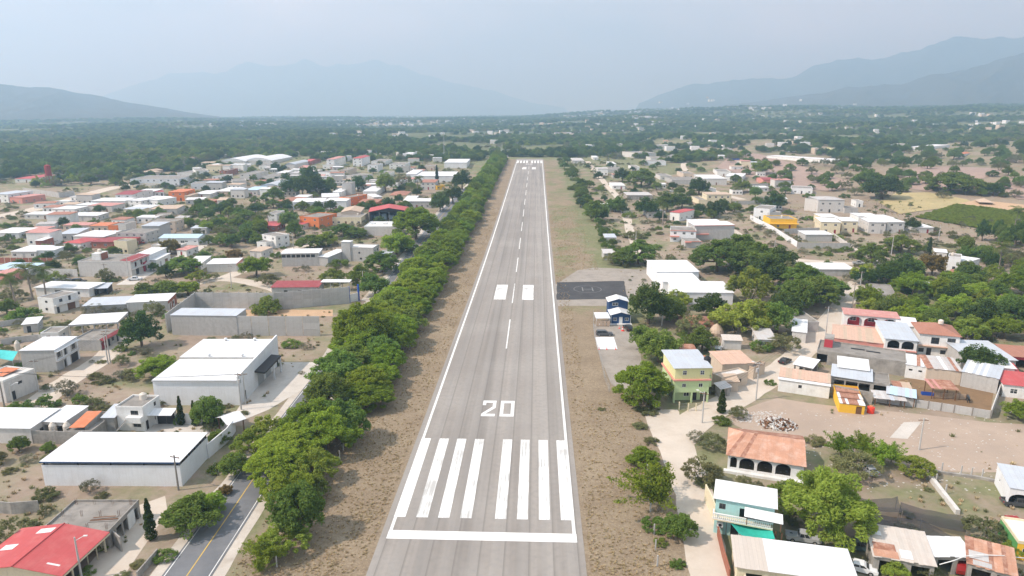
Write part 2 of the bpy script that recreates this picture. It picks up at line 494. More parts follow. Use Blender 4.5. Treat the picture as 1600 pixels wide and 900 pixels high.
# ------------------------------------------------------------------ runway
def runway_mat():
    m = bpy.data.materials.new('runway_asphalt'); m.use_nodes = True
    N, L = m.node_tree.nodes, m.node_tree.links
    b = N['Principled BSDF']; b.inputs['Roughness'].default_value = .9; b.inputs['Specular IOR Level'].default_value = .2
    tc = N.new('ShaderNodeTexCoord')
    sx = N.new('ShaderNodeSeparateXYZ'); L.new(tc.outputs['Object'], sx.inputs[0])
    def noise(s, det, scl=None):
        n = N.new('ShaderNodeTexNoise'); n.inputs['Scale'].default_value = s; n.inputs['Detail'].default_value = det
        if scl:
            mp = N.new('ShaderNodeMapping'); mp.inputs['Scale'].default_value = scl
            L.new(tc.outputs['Object'], mp.inputs['Vector']); L.new(mp.outputs[0], n.inputs['Vector'])
        else: L.new(tc.outputs['Object'], n.inputs['Vector'])
        return n.outputs['Fac']
    def rng(v, a, b_, c=0., d=1.):
        r = N.new('ShaderNodeMapRange'); r.inputs[1].default_value, r.inputs[2].default_value = a, b_
        r.inputs[3].default_value, r.inputs[4].default_value = c, d; L.new(v, r.inputs[0]); return r.outputs[0]
    def mix(f, a, c):
        x = N.new('ShaderNodeMixRGB')
        for i, q in ((0, f), (1, a), (2, c)):
            if hasattr(q, 'is_linked'): L.new(q, x.inputs[i])
            else: x.inputs[i].default_value = q if isinstance(q, float) else (*q, 1)
        return x.outputs[0]
    def math_(op, a, v):
        x = N.new('ShaderNodeMath'); x.operation = op; L.new(a, x.inputs[0]); x.inputs[1].default_value = v; return x.outputs[0]
    # paving lanes 3.8 m wide, each laid a little lighter or darker, with a dark joint
    lane = math_('MULTIPLY', sx.outputs[0], 1 / 3.8)
    fl = math_('FLOOR', lane, 0.); fr = math_('FRACT', lane, 0.)
    wz = N.new('ShaderNodeTexWhiteNoise'); wz.noise_dimensions = '1D'; L.new(fl, wz.inputs['W'])
    c = mix(wz.outputs['Value'], (.285, .258, .232), (.34, .312, .282))
    c = mix(rng(noise(.5, 4, (1.4, .02, 1)), .35, .65, 0., .65), c, (.228, .208, .188))
    c = mix(rng(noise(.045, 5), .42, .7, 0., .5), c, (.37, .345, .315))
    c = mix(rng(noise(.9, 6), .45, .75, 0., .35), c, (.19, .18, .17))
    c = mix(rng(noise(.3, 4, (.9, .012, 1)), .5, .72, 0., .6), c, (.15, .14, .13))
    j = rng(fr, 0., .11, .7, 0.)
    c = mix(j, c, (.16, .147, .135))
    j2 = rng(fr, .5, .56, .0, .22)
    c = mix(j2, c, (.29, .28, .265))
    L.new(c, b.inputs['Base Color'])
    return m
def paint_mat(name, wear):
    m = bpy.data.materials.new(name); m.use_nodes = True
    N, L = m.node_tree.nodes, m.node_tree.links
    b = N['Principled BSDF']; b.inputs['Roughness'].default_value = .7
    tc = N.new('ShaderNodeTexCoord'); mp = N.new('ShaderNodeMapping'); mp.inputs['Scale'].default_value = (3.2, .06, 1)
    n = N.new('ShaderNodeTexNoise'); n.inputs['Scale'].default_value = 1.0; n.inputs['Detail'].default_value = 4
    n2 = N.new('ShaderNodeTexNoise'); n2.inputs['Scale'].default_value = .22; n2.inputs['Detail'].default_value = 3
    L.new(tc.outputs['Object'], mp.inputs['Vector']); L.new(mp.outputs[0], n.inputs['Vector']); L.new(tc.outputs['Object'], n2.inputs['Vector'])
    mu = N.new('ShaderNodeMath'); mu.operation = 'MULTIPLY'; L.new(n.outputs['Fac'], mu.inputs[0]); L.new(n2.outputs['Fac'], mu.inputs[1])
    r = N.new('ShaderNodeMapRange'); r.inputs[1].default_value, r.inputs[2].default_value = .22, .38; r.inputs[4].default_value = wear
    L.new(mu.outputs[0], r.inputs[0])
    x = N.new('ShaderNodeMixRGB'); L.new(r.outputs[0], x.inputs[0]); x.inputs[1].default_value = (.76, .76, .74, 1); x.inputs[2].default_value = (.33, .32, .30, 1)
    L.new(x.outputs[0], b.inputs['Base Color'])
    return m
def build_runway():
    rw = patch('runway', 'long grey asphalt airstrip running straight away from the viewer', [(-16.3, 30), (16.3, 30), (16.4, 852), (-16.4, 852)], runway_mat(), .03, world=True, cat='runway')
    p0, p1 = paint_mat('fresh_runway_paint', .15), paint_mat('worn_runway_paint', .75)
    def mark(name, poly, m, off=.05):
        me = sheet_mesh(name, poly, off, m)
        return link(name, me, rw)
    def rect(x0, y0, x1, y1): return [(x0, y0), (x1, y0), (x1, y1), (x0, y1)]
    for x0, x1 in ((-15.25, -13.3), (-11.45, -9.5), (-7.75, -5.85), (-4.0, -2.1), (1.85, 3.75), (5.55, 7.4), (9.25, 11.15), (12.95, 14.95)):
        mark('threshold_stripe', rect(x0, 101.5, x1, 130.4), p0 if x0 < -12 else p1, .054)
    mark('threshold_bar', rect(-15.25, 95.4, 15.3, 97.7), p0)
    for sgn in (-1, 1):
        mark('edge_line', rect(sgn * 14.95 - .26, 97.7, sgn * 14.95 + .26, 832), p0, .046)
    for k in range(12):
        y0 = 187.5 + 49 * k
        if y0 < 740: mark('centreline_dash', rect(-.18, y0, .18, y0 + 29), p1 if k % 3 == 1 else p0)
    for ya, yb in ((241.3, 263.3), (726, 748)):
        for x0, x1 in ((-7.0, -2.6), (3.4, 7.6)): mark('aiming_point_block', rect(x0, ya, x1, yb), p1)
    # far threshold, numbers read from the other end
    for x0, x1 in ((-14.6, -12.6), (-11, -9.1), (-7.4, -5.5), (-3.9, -2.0), (2.0, 3.9), (5.5, 7.4), (9.1, 11), (12.6, 14.6)):
        mark('threshold_stripe', rect(x0, 796, x1, 826), p0)
    mark('threshold_bar', rect(-15.2, 830, 15.2, 832.5), p0)
    # the designator 20: strokes joined into one shape for each figure
    def glyph(name, strokes, dx, y0, flip=False):
        bm = bmesh.new()
        for poly in strokes:
            pp = [((3.1 - x, 8.6 - y) if flip else (x, y)) for x, y in poly]
            vs_ = [bm.verts.new((dx + x, y0 + y, tz(dx + x, y0 + y) + .05)) for x, y in pp]
            f = bm.faces.new(vs_)
            f.normal_update()
            if f.normal.z < 0: f.normal_flip()
        me = bpy.data.meshes.new(name); bm.to_mesh(me); bm.free(); me.materials.append(p0)
        return link(name, me, rw)
    two = [[(0, 0), (3.1, 0), (3.1, 1.3), (0, 1.3)], [(0, 1.3), (.95, 1.3), (3.1, 4.6), (3.1, 5.9), (2.35, 5.2)], [(2.35, 5.2), (3.1, 5.9), (3.1, 7.4), (2.35, 7.4)],
           [(0, 7.4), (3.1, 7.4), (3.1, 8.6), (0, 8.6)], [(0, 6.0), (.75, 6.0), (.75, 7.4), (0, 7.4)]]
    zero = [[(0, 0), (3.2, 0), (3.2, 1.3), (0, 1.3)], [(0, 7.3), (3.2, 7.3), (3.2, 8.6), (0, 8.6)], [(0, 1.3), (.75, 1.3), (.75, 7.3), (0, 7.3)], [(2.45, 1.3), (3.2, 1.3), (3.2, 7.3), (2.45, 7.3)]]
    glyph('digit_two', two, -3.75, 141.6); glyph('digit_zero', zero, .45, 141.6)
    glyph('digit_zero', zero, -3.75, 779, True); glyph('digit_two', two, .45, 779, True)
build_runway()
m_verge = mat('sunbaked_verge', (.27, .245, .21), var=.12, stain=(.18, .15, .12), stain_amt=.5, scale=.1)
m_apron = mat('worn_gravel_apron', (.32, .285, .245), var=.12, stain=(.20, .17, .14), stain_amt=.6, scale=.12, bump=.3)
m_pad = mat('fresh_tar', (.055, .053, .055), var=.18, stain=(.10, .095, .09), stain_amt=.5, scale=.15)
m_asph = mat('road_asphalt', (.15, .155, .165), var=.14, stain=(.21, .21, .215), stain_amt=.5, scale=.12)
m_should = mat('road_shoulder', (.52, .47, .41), var=.1, stain=(.3, .25, .2), stain_amt=.5, scale=.2)
m_dirt = mat('pale_dirt_road', (.54, .475, .40), var=.1, stain=(.45, .37, .29), stain_amt=.5, scale=.1, bump=.2)
m_cement = mat('cement_paving', (.54, .50, .45), var=.08, stain=(.34, .3, .26), stain_amt=.5, scale=.15)
m_bare = mat('bare_tan_lot', (.39, .305, .24), var=.12, stain=(.33, .265, .21), stain_amt=.6, scale=.06, bump=.3)
m_corral = mat('trodden_corral_soil', (.22, .14, .075), var=.15, stain=(.15, .1, .06), stain_amt=.5, scale=.2, bump=.4)
m_sand = mat('orange_sand', (.50, .34, .21), var=.1, stain=(.4, .26, .17), stain_amt=.4, scale=.15)
m_yel = mat('stubble_field', (.42, .34, .17), var=.16, stain=(.30, .27, .13), stain_amt=.7, scale=.05)
m_green = mat('irrigated_field', (.16, .21, .07), var=.25, stain=(.24, .24, .10), stain_amt=.5, scale=.12)
m_brownf = mat('ploughed_field', (.34, .245, .20), var=.1, stain=(.27, .195, .15), stain_amt=.5, scale=.03)
m_line = paint_mat('road_paint', .4)
m_yline = mat('yellow_road_paint', (.62, .42, .10), var=.1)

patch('apron', 'pale gravel apron joining the runway beside the dark helipad', [(866, 446), (903, 422), (930, 418), (1020, 422), (1040, 440), (985, 470), (975, 478), (868, 478)], m_apron, .012)
hp = patch('helipad', 'black tar helipad with a white circled H beside the runway', ragged([G(870, 441), G(975, 439), G(981, 467), G(870, 468.5)], 3, .25, 4), m_pad, .035, world=True)
m_worn = mat('worn_helipad_paint', (.24, .24, .235), var=.2)
def heli_marks():
    c = G(918, 452); mb = MB(); n = 40
    for i in range(n):
        a0, a1 = 2 * math.pi * i / n, 2 * math.pi * (i + 1) / n
        q = []
        for r_, a in ((5.2, a0), (5.4, a0), (5.4, a1), (5.2, a1)):
            x, y = c.x + r_ * math.cos(a), c.y + r_ * math.sin(a); q.append((x, y, tz(x, y) + .055))
        mb.quad(*q)
    mb.obj('circle_mark', m_worn, hp)
    mb = MB()
    for x0, y0, x1, y1 in ((-2.1, -3, -1.75, 3), (1.75, -3, 2.1, 3), (-1.75, -.17, 1.75, .17)):
        mb.quad(*[(c.x + x, c.y + y, tz(c.x + x, c.y + y) + .055) for x, y in ((x0, y0), (x1, y0), (x1, y1), (x0, y1))])
    mb.obj('letter_mark', m_worn, hp)
heli_marks()
# paved road left of the avenue of trees
ROAD = smooth_line([(-41.5, 60), (-43.3, 100), (-44.2, 120), (-46, 180), (-48.2, 250), (-50.6, 316), (-52, 440), (-49, 540), (-46.5, 600), (-40, 760), (-30, 900), (0, 1020)])
def build_road():
    sh = link('road_shoulder', strip_mesh('road_shoulder', ROAD, [10.8, 12.5], .012, m_should))
    tag(sh, 'pale dusty shoulder along both sides of the paved road', 'shoulder', None, 'structure')
    rd = link('road', strip_mesh('road', ROAD, 7.4, .05, m_asph))
    tag(rd, 'dark two-lane asphalt road left of the avenue of trees', 'road', None, 'structure')
    link('centre_line', strip_mesh('centre_line', ROAD, .16, .075, m_yline), rd)
    for s in (-3.3, 3.3):
        P = [Vector((p[0] + s, p[1])) for p in ROAD]
        link('edge_line', strip_mesh('edge_line', P, .14, .075, m_line), rd)
build_road()
def dirt(label, pts, w, m=None, off=.03, name='dirt_road'):
    P = smooth_line([G(*p) for p in pts], 5)
    CLEAR.extend((p[0], p[1], max(w) * .62) for p in P)
    o = link(name, strip_mesh(name, P, w, off, m or m_dirt))
    tag(o, label, name.replace('_', ' '), None, 'structure')
    return o
dirt('pale dirt street climbing from the bottom edge past the pale green house', [(1112, 930), (1100, 850), (1085, 775), (1062, 715), (1045, 670), (1030, 640)], [5.6, 8.5])
dirt('cement street past the row of shops towards the upper right', [(1052, 690), (1090, 655), (1150, 622), (1205, 588), (1250, 552), (1290, 510), (1320, 470), (1345, 438), (1385, 414)], [8, 6.5], m_dirt, .045, 'street')
dirt('narrow dirt lane between scrub lots right of the runway', [(1000, 398), (985, 362), (978, 335), (968, 312), (940, 280), (918, 252)], [5, 6])
dirt('dirt lane along the white wall towards the wooded bend', [(1215, 403), (1170, 378), (1145, 360), (1125, 345)], [4.5, 4.5])
dirt('dirt road crossing behind the white roofed shed', [(1215, 404), (1280, 409), (1340, 412), (1385, 413)], [7, 5])
dirt('dirt road sloping past the pale twin houses', [(1385, 412), (1345, 392), (1315, 376), (1300, 368)], [5, 4])
dirt('bare earth track between the houses at the far right of the airstrip', [(1160, 312), (1110, 296), (1075, 270), (1068, 256), (1085, 247)], [7, 5])
dirt('dirt street beside the two-storey block house on the left', [(20, 668), (60, 630), (110, 592), (160, 560), (196, 525), (215, 505)], [7, 6.5], m_dirt)
dirt('grey cement street in front of the red-walled houses', [(195, 445), (225, 428), (262, 410), (300, 393), (335, 372)], [7, 5], m_cement)
dirt('pale dirt street left of the grey compound', [(240, 452), (290, 446), (350, 436), (420, 448), (440, 458)], [7, 6])
dirt('dirt lane past the seven-window hall', [(345, 436), (390, 418), (425, 400), (470, 385), (515, 372)], [6.5, 5])
dirt('wide tan dirt track across the open ground at far left', [(-40, 345), (40, 330), (100, 315), (150, 300), (200, 288)], [14, 12])
dirt('pale dirt verge between the paved road and the trees at mid left', [(585, 470), (610, 440), (640, 405), (668, 372), (700, 335), (722, 305)], [10, 8], m_should, .02, 'roadside_strip')
patch('yard', 'pale cement forecourt of the white warehouse with the dark canopy', [(376, 632), (441, 566), (540, 566), (470, 610), (420, 640), (352, 668)], m_cement, .02, cat='yard')
patch('yard', 'cement gateway yard between the white house and the cypresses', [(224, 676), (246, 660), (352, 661), (365, 668), (325, 690), (300, 690)], m_cement, .024, cat='yard')
patch('yard', 'orange sandy floor inside the grey walled compound', [(375, 494), (350, 484), (520, 484), (520, 494)], m_sand, .02, cat='yard')
patch('driveway', 'dirt driveway beside the unfinished concrete house', [(120, 905), (215, 790), (258, 775), (262, 800), (190, 905)], m_dirt, .014)
patch('parking_lot', 'grey gravel parking lot in front of the navy blue house', [(926, 506), (986, 507), (1000, 545), (1004, 580), (985, 620), (955, 600), (938, 560)], m_apron, .014)
patch('concrete_pad', 'bright white concrete pad behind the grey car', [(930, 527), (959, 527), (965, 546), (934, 546)], M['clean'], .06)
patch('dirt_lot', 'bare tan lot stretching from the rubble heap to the right edge', ragged([G(*p) for p in [(1130, 655), (1215, 622), (1360, 640), (1545, 660), (1680, 668), (1680, 745), (1440, 735), (1270, 690), (1180, 680)]], 6, .7, 2), m_bare, .012, world=True)
patch('concrete_slab', 'pale broken cement slab on the tan lot', [(1390, 684), (1412, 660), (1440, 659), (1418, 686)], m_cement, .03)
patch('corral_yard', 'trodden brown corral yard behind the long white panel wall', [(1408, 592), (1450, 592), (1553, 612), (1546, 648), (1370, 622)], m_corral, .02)
patch('field', 'pale yellow stubble field on the rise at right', [(1372, 316), (1400, 302), (1450, 301), (1510, 312), (1530, 320), (1480, 325), (1440, 330), (1405, 335)], m_yel, .3, True)
patch('field', 'green cropped field in front of the bare tan strip', [(1430, 340), (1495, 320), (1560, 328), (1680, 345), (1680, 385), (1500, 352)], m_green, .32, True)
patch('field', 'bare tan strip of field above the green crop', [(1497, 319), (1525, 313), (1690, 330), (1690, 345), (1560, 328)], m_sand, .34, True)
patch('field', 'brown ploughed field below the dark wood at right', [(1405, 292), (1415, 268), (1480, 260), (1545, 263), (1568, 270), (1520, 285), (1450, 300)], m_brownf, .3, True)
patch('field', 'brown hillside pasture behind the scattered acacias', [(1120, 262), (1160, 238), (1225, 252), (1260, 262), (1330, 285), (1300, 300), (1220, 290)], m_brownf, .3, True)
patch('field', 'reddish fallow field at the far right edge', [(1560, 290), (1680, 270), (1690, 310), (1590, 312)], m_brownf, .33, True)

# ------------------------------------------------------------------ mountains
def mountain_mat(name, a, b2):
    return mat(name, a, var=.2, stain=b2, stain_amt=.8, scale=.0025, rough=1.0)
def hills(name, label, sky, dist, thick, m, seed):
    """a range whose crest follows a skyline of photo pixels at the given distance, with slopes and ravines in front of and behind it"""
    pr = []
    for px, py in sky:
        r = CF + CR * (px - 800) / FOC + CU * (450 - py) / FOC
        t = dist / math.hypot(r[0], r[1]); p = CO + r * t
        pr.append((math.atan2(r[0], r[1]), p[2]))
    pr.sort()
    az = np.linspace(pr[0][0], pr[-1][0], 240)
    crest = np.interp(az, [a for a, _ in pr], [z for _, z in pr])
    rr = np.random.RandomState(seed)
    rad = np.concatenate([np.linspace(-1.0, 0, 46), np.linspace(0, .8, 16)[1:]])
    def fbm(u, v):
        z = 0
        for o in range(5):
            f = 2 ** o
            a1, a2, a3, a4 = rr.uniform(0, 6.28, 4)
            w = np.sin(u * 5.3 * f + a1 + 1.7 * np.sin(v * 2.1 * f + a2)) * np.cos(v * 2.7 * f + a3 + 1.3 * np.sin(u * 3.1 * f + a4))
            z = z + (1 - np.abs(w) * 2) / f
        return z
    U, V = np.meshgrid(az * dist / (thick * .55), rad)
    nse = fbm(U, V)
    prof = np.where(rad < 0, (1 + rad) ** 1.5, (1 - rad / .8 * .6))[:, None]
    base = 30.0
    Hh = base + (crest[None, :] - base) * prof + nse * .075 * (crest[None, :] - base) * np.sin(np.clip((1 + np.minimum(rad, 0)), 0, 1) * math.pi * .8)[:, None]
    fade = np.minimum(1, np.minimum(np.arange(240), 239 - np.arange(240)) / 6.)[None, :]
    Hh = base - 40 + (Hh - base + 40) * fade
    D = dist + rad[:, None] * thick
    X = D * np.sin(az)[None, :]; Y = D * np.cos(az)[None, :]
    nr, na = Hh.shape
    Vt = np.stack([X.ravel(), Y.ravel(), Hh.ravel()], 1)
    i = np.arange((na - 1) * (nr - 1)); r_ = i // (na - 1); c = i % (na - 1); a = r_ * na + c
    Fs = np.stack([a, a + 1, a + na + 1, a + na], 1)
    me = bpy.data.meshes.new(name); me.from_pydata(Vt.tolist(), [], Fs.tolist())
    me.polygons.foreach_set('use_smooth', [True] * len(me.polygons))
    me.materials.append(m); me.update()
    tag(link(name, me), label, 'mountains', None, 'structure')
m_hill = mountain_mat('scrub_hillside', (.05, .055, .045), (.10, .085, .065))
m_far = mountain_mat('far_hillside', (.05, .058, .045), (.085, .08, .06))
hills('hill', 'brown scrub hill sloping down from the left edge', [(-420, 96), (-250, 103), (-120, 116), (0, 130), (40, 133), (90, 140), (150, 151), (220, 163), (300, 176), (360, 184)], 5500, 1800, m_hill, 3)
hills('mountains', 'faint blue mountain range behind the left half of the valley', [(120, 168), (170, 148), (220, 131), (270, 117), (300, 116), (340, 111), (390, 101), (420, 104), (450, 96), (475, 95), (500, 104), (550, 104), (590, 98), (620, 104), (660, 118), (700, 127), (740, 135), (780, 145), (830, 160), (900, 172)], 15500, 4000, m_far, 8)
hills('mountains', 'tall hazy range rising towards the upper right', [(980, 168), (1030, 150), (1080, 133), (1130, 126), (1180, 124), (1240, 121), (1260, 110), (1310, 97), (1340, 93), (1400, 85), (1440, 80), (1470, 70), (1510, 60), (1560, 60), (1600, 63), (1700, 58), (1900, 70), (2050, 85)], 9300, 2800, m_far, 5)
hills('hill', 'nearer blue ridge at the right edge below the tall range', [(1120, 166), (1200, 158), (1300, 142), (1360, 135), (1420, 130), (1460, 119), (1500, 108), (1550, 97), (1600, 89), (1700, 78), (1850, 86), (2000, 100)], 5900, 1600, m_hill, 11)
# ------------------------------------------------------------------ vegetation builders
def leaf_mat(name, c1, c2, hue=.02, sat=.15, val=.22, trans=.45):
    m = bpy.data.materials.new(name); m.use_nodes = True
    N, L = m.node_tree.nodes, m.node_tree.links
    N.remove(N['Principled BSDF'])
    g = N.new('ShaderNodeNewGeometry'); oi = N.new('ShaderNodeObjectInfo')
    mx = N.new('ShaderNodeMixRGB'); mx.inputs[1].default_value = (*c1, 1); mx.inputs[2].default_value = (*c2, 1)
    L.new(g.outputs['Random Per Island'], mx.inputs[0])
    hs = N.new('ShaderNodeHueSaturation')
    def rng(v, c, d):
        r = N.new('ShaderNodeMapRange'); r.inputs[3].default_value, r.inputs[4].default_value = c, d; L.new(v, r.inputs[0]); return r.outputs[0]
    w = N.new('ShaderNodeTexWhiteNoise'); w.noise_dimensions = '1D'; L.new(oi.outputs['Random'], w.inputs['W'])
    L.new(rng(oi.outputs['Random'], .5 - hue, .5 + hue), hs.inputs['Hue'])
    L.new(rng(w.outputs['Value'], 1 - val, 1 + val), hs.inputs['Value'])
    hs.inputs['Saturation'].default_value = 1.0
    L.new(mx.outputs[0], hs.inputs['Color'])
    d = N.new('ShaderNodeBsdfDiffuse'); t = N.new('ShaderNodeBsdfTranslucent'); s = N.new('ShaderNodeMixShader'); s.inputs[0].default_value = trans
    L.new(hs.outputs[0], d.inputs['Color']); L.new(hs.outputs[0], t.inputs['Color'])
    L.new(d.outputs[0], s.inputs[1]); L.new(t.outputs[0], s.inputs[2]); L.new(s.outputs[0], N['Material Output'].inputs['Surface'])
    return m
LM = {
    'bright': leaf_mat('bright_acacia_leaves', (.165, .245, .026), (.32, .42, .060), .015),
    'dark': leaf_mat('dark_mango_leaves', (.070, .120, .030), (.140, .205, .054), .015),
    'mid': leaf_mat('mid_green_leaves', (.125, .195, .038), (.24, .315, .072), .02),
    'lime': leaf_mat('yellow_green_leaves', (.215, .285, .042), (.35, .41, .08), .012),
    'olive': leaf_mat('olive_scrub_leaves', (.165, .18, .075), (.28, .28, .13), .02),
    'grey': leaf_mat('greygreen_scrub_leaves', (.17, .175, .11), (.28, .27, .18), .02),
    'palm': leaf_mat('palm_leaves', (.085, .12, .03), (.17, .20, .06), .015),
    'cyp': leaf_mat('cypress_leaves', (.045, .075, .02), (.09, .125, .033), .01),
    'rust': leaf_mat('rusty_brown_leaves', (.19, .15, .05), (.30, .23, .08), .02),
    'dry': leaf_mat('dry_straw_blades', (.34, .26, .15), (.56, .45, .28), .01, .1, .25, .1),
}
def leaf_quads(P, size, rs, flat=.0, aspect=.62, out=None):
    """one small bent-free leaf spray (a quad) at each point; flat 0..1 turns them towards the horizontal"""
    n = len(P)
    N_ = rs.normal(size=(n, 3)); N_[:, 2] = np.abs(N_[:, 2]) + flat * 2.2
    N_ /= np.linalg.norm(N_, axis=1)[:, None]
    A = np.cross(N_, rs.normal(size=(n, 3)))
    if out is not None:      # sprays that stream outwards from the crown
        A = out + rs.normal(size=(n, 3)) * .45; A -= N_ * (A * N_).sum(1)[:, None]
    A /= np.linalg.norm(A, axis=1)[:, None]
    B = np.cross(N_, A)
    s = (size * rs.uniform(.6, 1.35, n))[:, None]
    V = np.empty((n, 4, 3))
    V[:, 0] = P - A * s; V[:, 1] = P - B * s * aspect; V[:, 2] = P + A * s; V[:, 3] = P + B * s * aspect
    return V.reshape(-1, 3)
def quads_mesh(name, V, m):
    n = len(V) // 4
    me = bpy.data.meshes.new(name)
    me.vertices.add(4 * n); me.vertices.foreach_set('co', np.asarray(V, np.float32).ravel())
    me.loops.add(4 * n); me.loops.foreach_set('vertex_index', np.arange(4 * n, dtype=np.int32))
    me.polygons.add(n); me.polygons.foreach_set('loop_start', np.arange(0, 4 * n, 4, dtype=np.int32))
    me.polygons.foreach_set('loop_total', np.full(n, 4, np.int32))
    me.materials.append(m); me.update(); me.validate()
    return me
def ball_points(n, rs):
    d = rs.normal(size=(n, 3)); d /= np.linalg.norm(d, axis=1)[:, None]
    return d * (rs.uniform(.35, 1, n) ** .5)[:, None]
def crown_clusters(kind, rs):
    """cluster centres and radii for a crown of unit-ish size (radius about 5 m)"""
    C = []
    if kind == 'acacia':
        for i in range(128):
            a = rs.uniform(0, 6.283); r = 4.9 * math.sqrt(rs.uniform(0, 1)) * (1 + .14 * math.sin(3 * a + 1))
            z = 3.0 + 3.6 * (1 - (r / 5.4) ** 2) * rs.uniform(.55, 1.0) + rs.uniform(-.5, .5)
            C.append((r * math.cos(a), r * math.sin(a), z, rs.uniform(.55, 1.15), .5))
        for i in range(26):
            a = rs.uniform(0, 6.283); r = rs.uniform(2.8, 5.3)
            C.append((r * math.cos(a), r * math.sin(a), rs.uniform(1.4, 2.8), rs.uniform(.45, .9), .7))
    elif kind == 'round':
        for i in range(120):
            d = rs.normal(size=3); d /= np.linalg.norm(d); d[2] = abs(d[2]) * 1.0 - .25 * (rs.uniform() < .35)
            r = rs.uniform(.5, 1.08)
            C.append((d[0] * 4.3 * r, d[1] * 4.3 * r, 3.0 + d[2] * 4.2 * r, rs.uniform(.5, 1.1), .85))
    elif kind == 'loose':
        for i in range(66):
            a = rs.uniform(0, 6.283); r = 4.5 * math.sqrt(rs.uniform(0, 1))
            z = 1.6 + (4.6 * (1 - (r / 5.2) ** 2)) * rs.uniform(.25, 1.0)
            C.append((r * math.cos(a), r * math.sin(a), z, rs.uniform(.4, 1.0), .75))
    elif kind == 'bush':
        for i in range(34):
            a = rs.uniform(0, 6.283); r = 4.6 * math.sqrt(rs.uniform(0, 1))
            z = .5 + 3.6 * (1 - (r / 5.4) ** 2) * rs.uniform(.2, 1.0)
            C.append((r * math.cos(a), r * math.sin(a), z, rs.uniform(.7, 1.3), .8))
    return C
def make_tree_mesh(kind, leaf, seed, dens=150, size=.26):
    rs = np.random.RandomState(seed)
    C = crown_clusters(kind, rs)
    P = []
    for x, y, z, r, fl in C:
        n = int(dens * r * rs.uniform(.6, 1.2))
        b = ball_points(n, rs) * np.array([r, r, r * fl])
        P.append(b + np.array([x, y, z]))
    P = np.concatenate(P); P[:, 2] = np.maximum(P[:, 2], .15)
    if leaf in ('bright', 'lime', 'olive') or kind == 'acacia':
        out = P - np.array([0, 0, 2.2]); out /= np.linalg.norm(out, axis=1)[:, None]
        V = leaf_quads(P, size * 1.45, rs, .45, .34, out)
    else: V = leaf_quads(P, size, rs, .3)
    crown = quads_mesh('crown', V, LM[leaf])
    mb = MB()
    if kind in ('bush', 'loose'):
        for i in range(6):
            c = C[rs.randint(len(C))]
            a = (rs.uniform(-.4, .4), rs.uniform(-.4, .4), -.3)
            mb.tube(a, (c[0] * .8, c[1] * .8, c[2] * .9), .13, .04, 5)
    else:
        top = (rs.uniform(-.4, .4), rs.uniform(-.4, .4), 2.3)
        mb.tube((0, 0, -.5), top, .36, .27, 7)
        for i in range(12):
            c = C[rs.randint(len(C))]
            k = (top[0] + (c[0] - top[0]) * .45 + rs.uniform(-.4, .4), top[1] + (c[1] - top[1]) * .45 + rs.uniform(-.4, .4), top[2] + (c[2] - top[2]) * .6)
            mb.tube(top, k, .17, .11, 5, False); mb.tube(k, (c[0], c[1], c[2]), .11, .03, 5, False)
    trunk = mb.mesh('trunk', M['palebark'] if kind in ('loose',) else M['bark'])
    return crown, trunk
def make_feather(leaf, seed, n=34, h=4.6, droop=.3):
    """young tree of long upright feathery sprays"""
    rs = np.random.RandomState(seed); P = []; mb = MB()
    mb.tube((0, 0, -.4), (0, 0, 1.3), .14, .11, 6)
    for i in range(n):
        a = rs.uniform(0, 6.283); tilt = rs.uniform(.05, 1.15); L_ = h * rs.uniform(.6, 1.0)
        d = np.array([math.cos(a) * math.sin(tilt), math.sin(a) * math.sin(tilt), math.cos(tilt)])
        pts = []
        for k in range(26):
            t = k / 25
            p = np.array([0, 0, 1.1]) + d * L_ * t + np.array([d[0], d[1], -droop * 2]) * (L_ * .28 * t * t)
            pts.append(p)
            if t > .12:
                w = .55 * math.sin(math.pi * min(1, t * .85 + .12)) + .12
                P.append(p + rs.normal(size=(10, 3)) * np.array([w * .55, w * .55, w * .35]))
        mb.tube(pts[0], pts[12], .05, .03, 4, False); mb.tube(pts[12], pts[25], .03, .01, 4, False)
    P = np.concatenate(P); P[:, 2] = np.maximum(P[:, 2], .1)
    return quads_mesh('crown', leaf_quads(P, .15, rs, .1, .42), LM[leaf]), mb.mesh('trunk', M['palebark'])
def make_palm(seed):
    rs = np.random.RandomState(seed); V = []; mb = MB()
    top = np.array([.5, .2, 6.6])
    mb.tube((0, 0, -.5), (.2, .05, 3.2), .22, .17, 7); mb.tube((.2, .05, 3.2), tuple(top), .17, .13, 7)
    for i in range(19):
        a = i * 2.4 + rs.uniform(-.2, .2); el = rs.uniform(-.25, 1.2); L_ = rs.uniform(2.6, 3.4)
        hd = np.array([math.cos(a), math.sin(a), 0]); side = np.array([-math.sin(a), math.cos(a), 0])
        p = top.copy()
        for k in range(12):
            t = k / 12; e = el - 1.7 * t
            st = (hd * math.cos(e) + np.array([0, 0, math.sin(e)])) * L_ / 12
            q = p + st
            w = .75 * math.sin(math.pi * (t * .9 + .08)) + .05
            for sg in (-1, 1):
                o = side * sg * w + np.array([0, 0, -.35 * w]) + st * .8
                V += [p, p + st * .55, p + st * .55 + o, p + o * .97]
            p = q
    return quads_mesh('crown', np.array(V), LM['palm']), mb.mesh('trunk', M['palebark'])
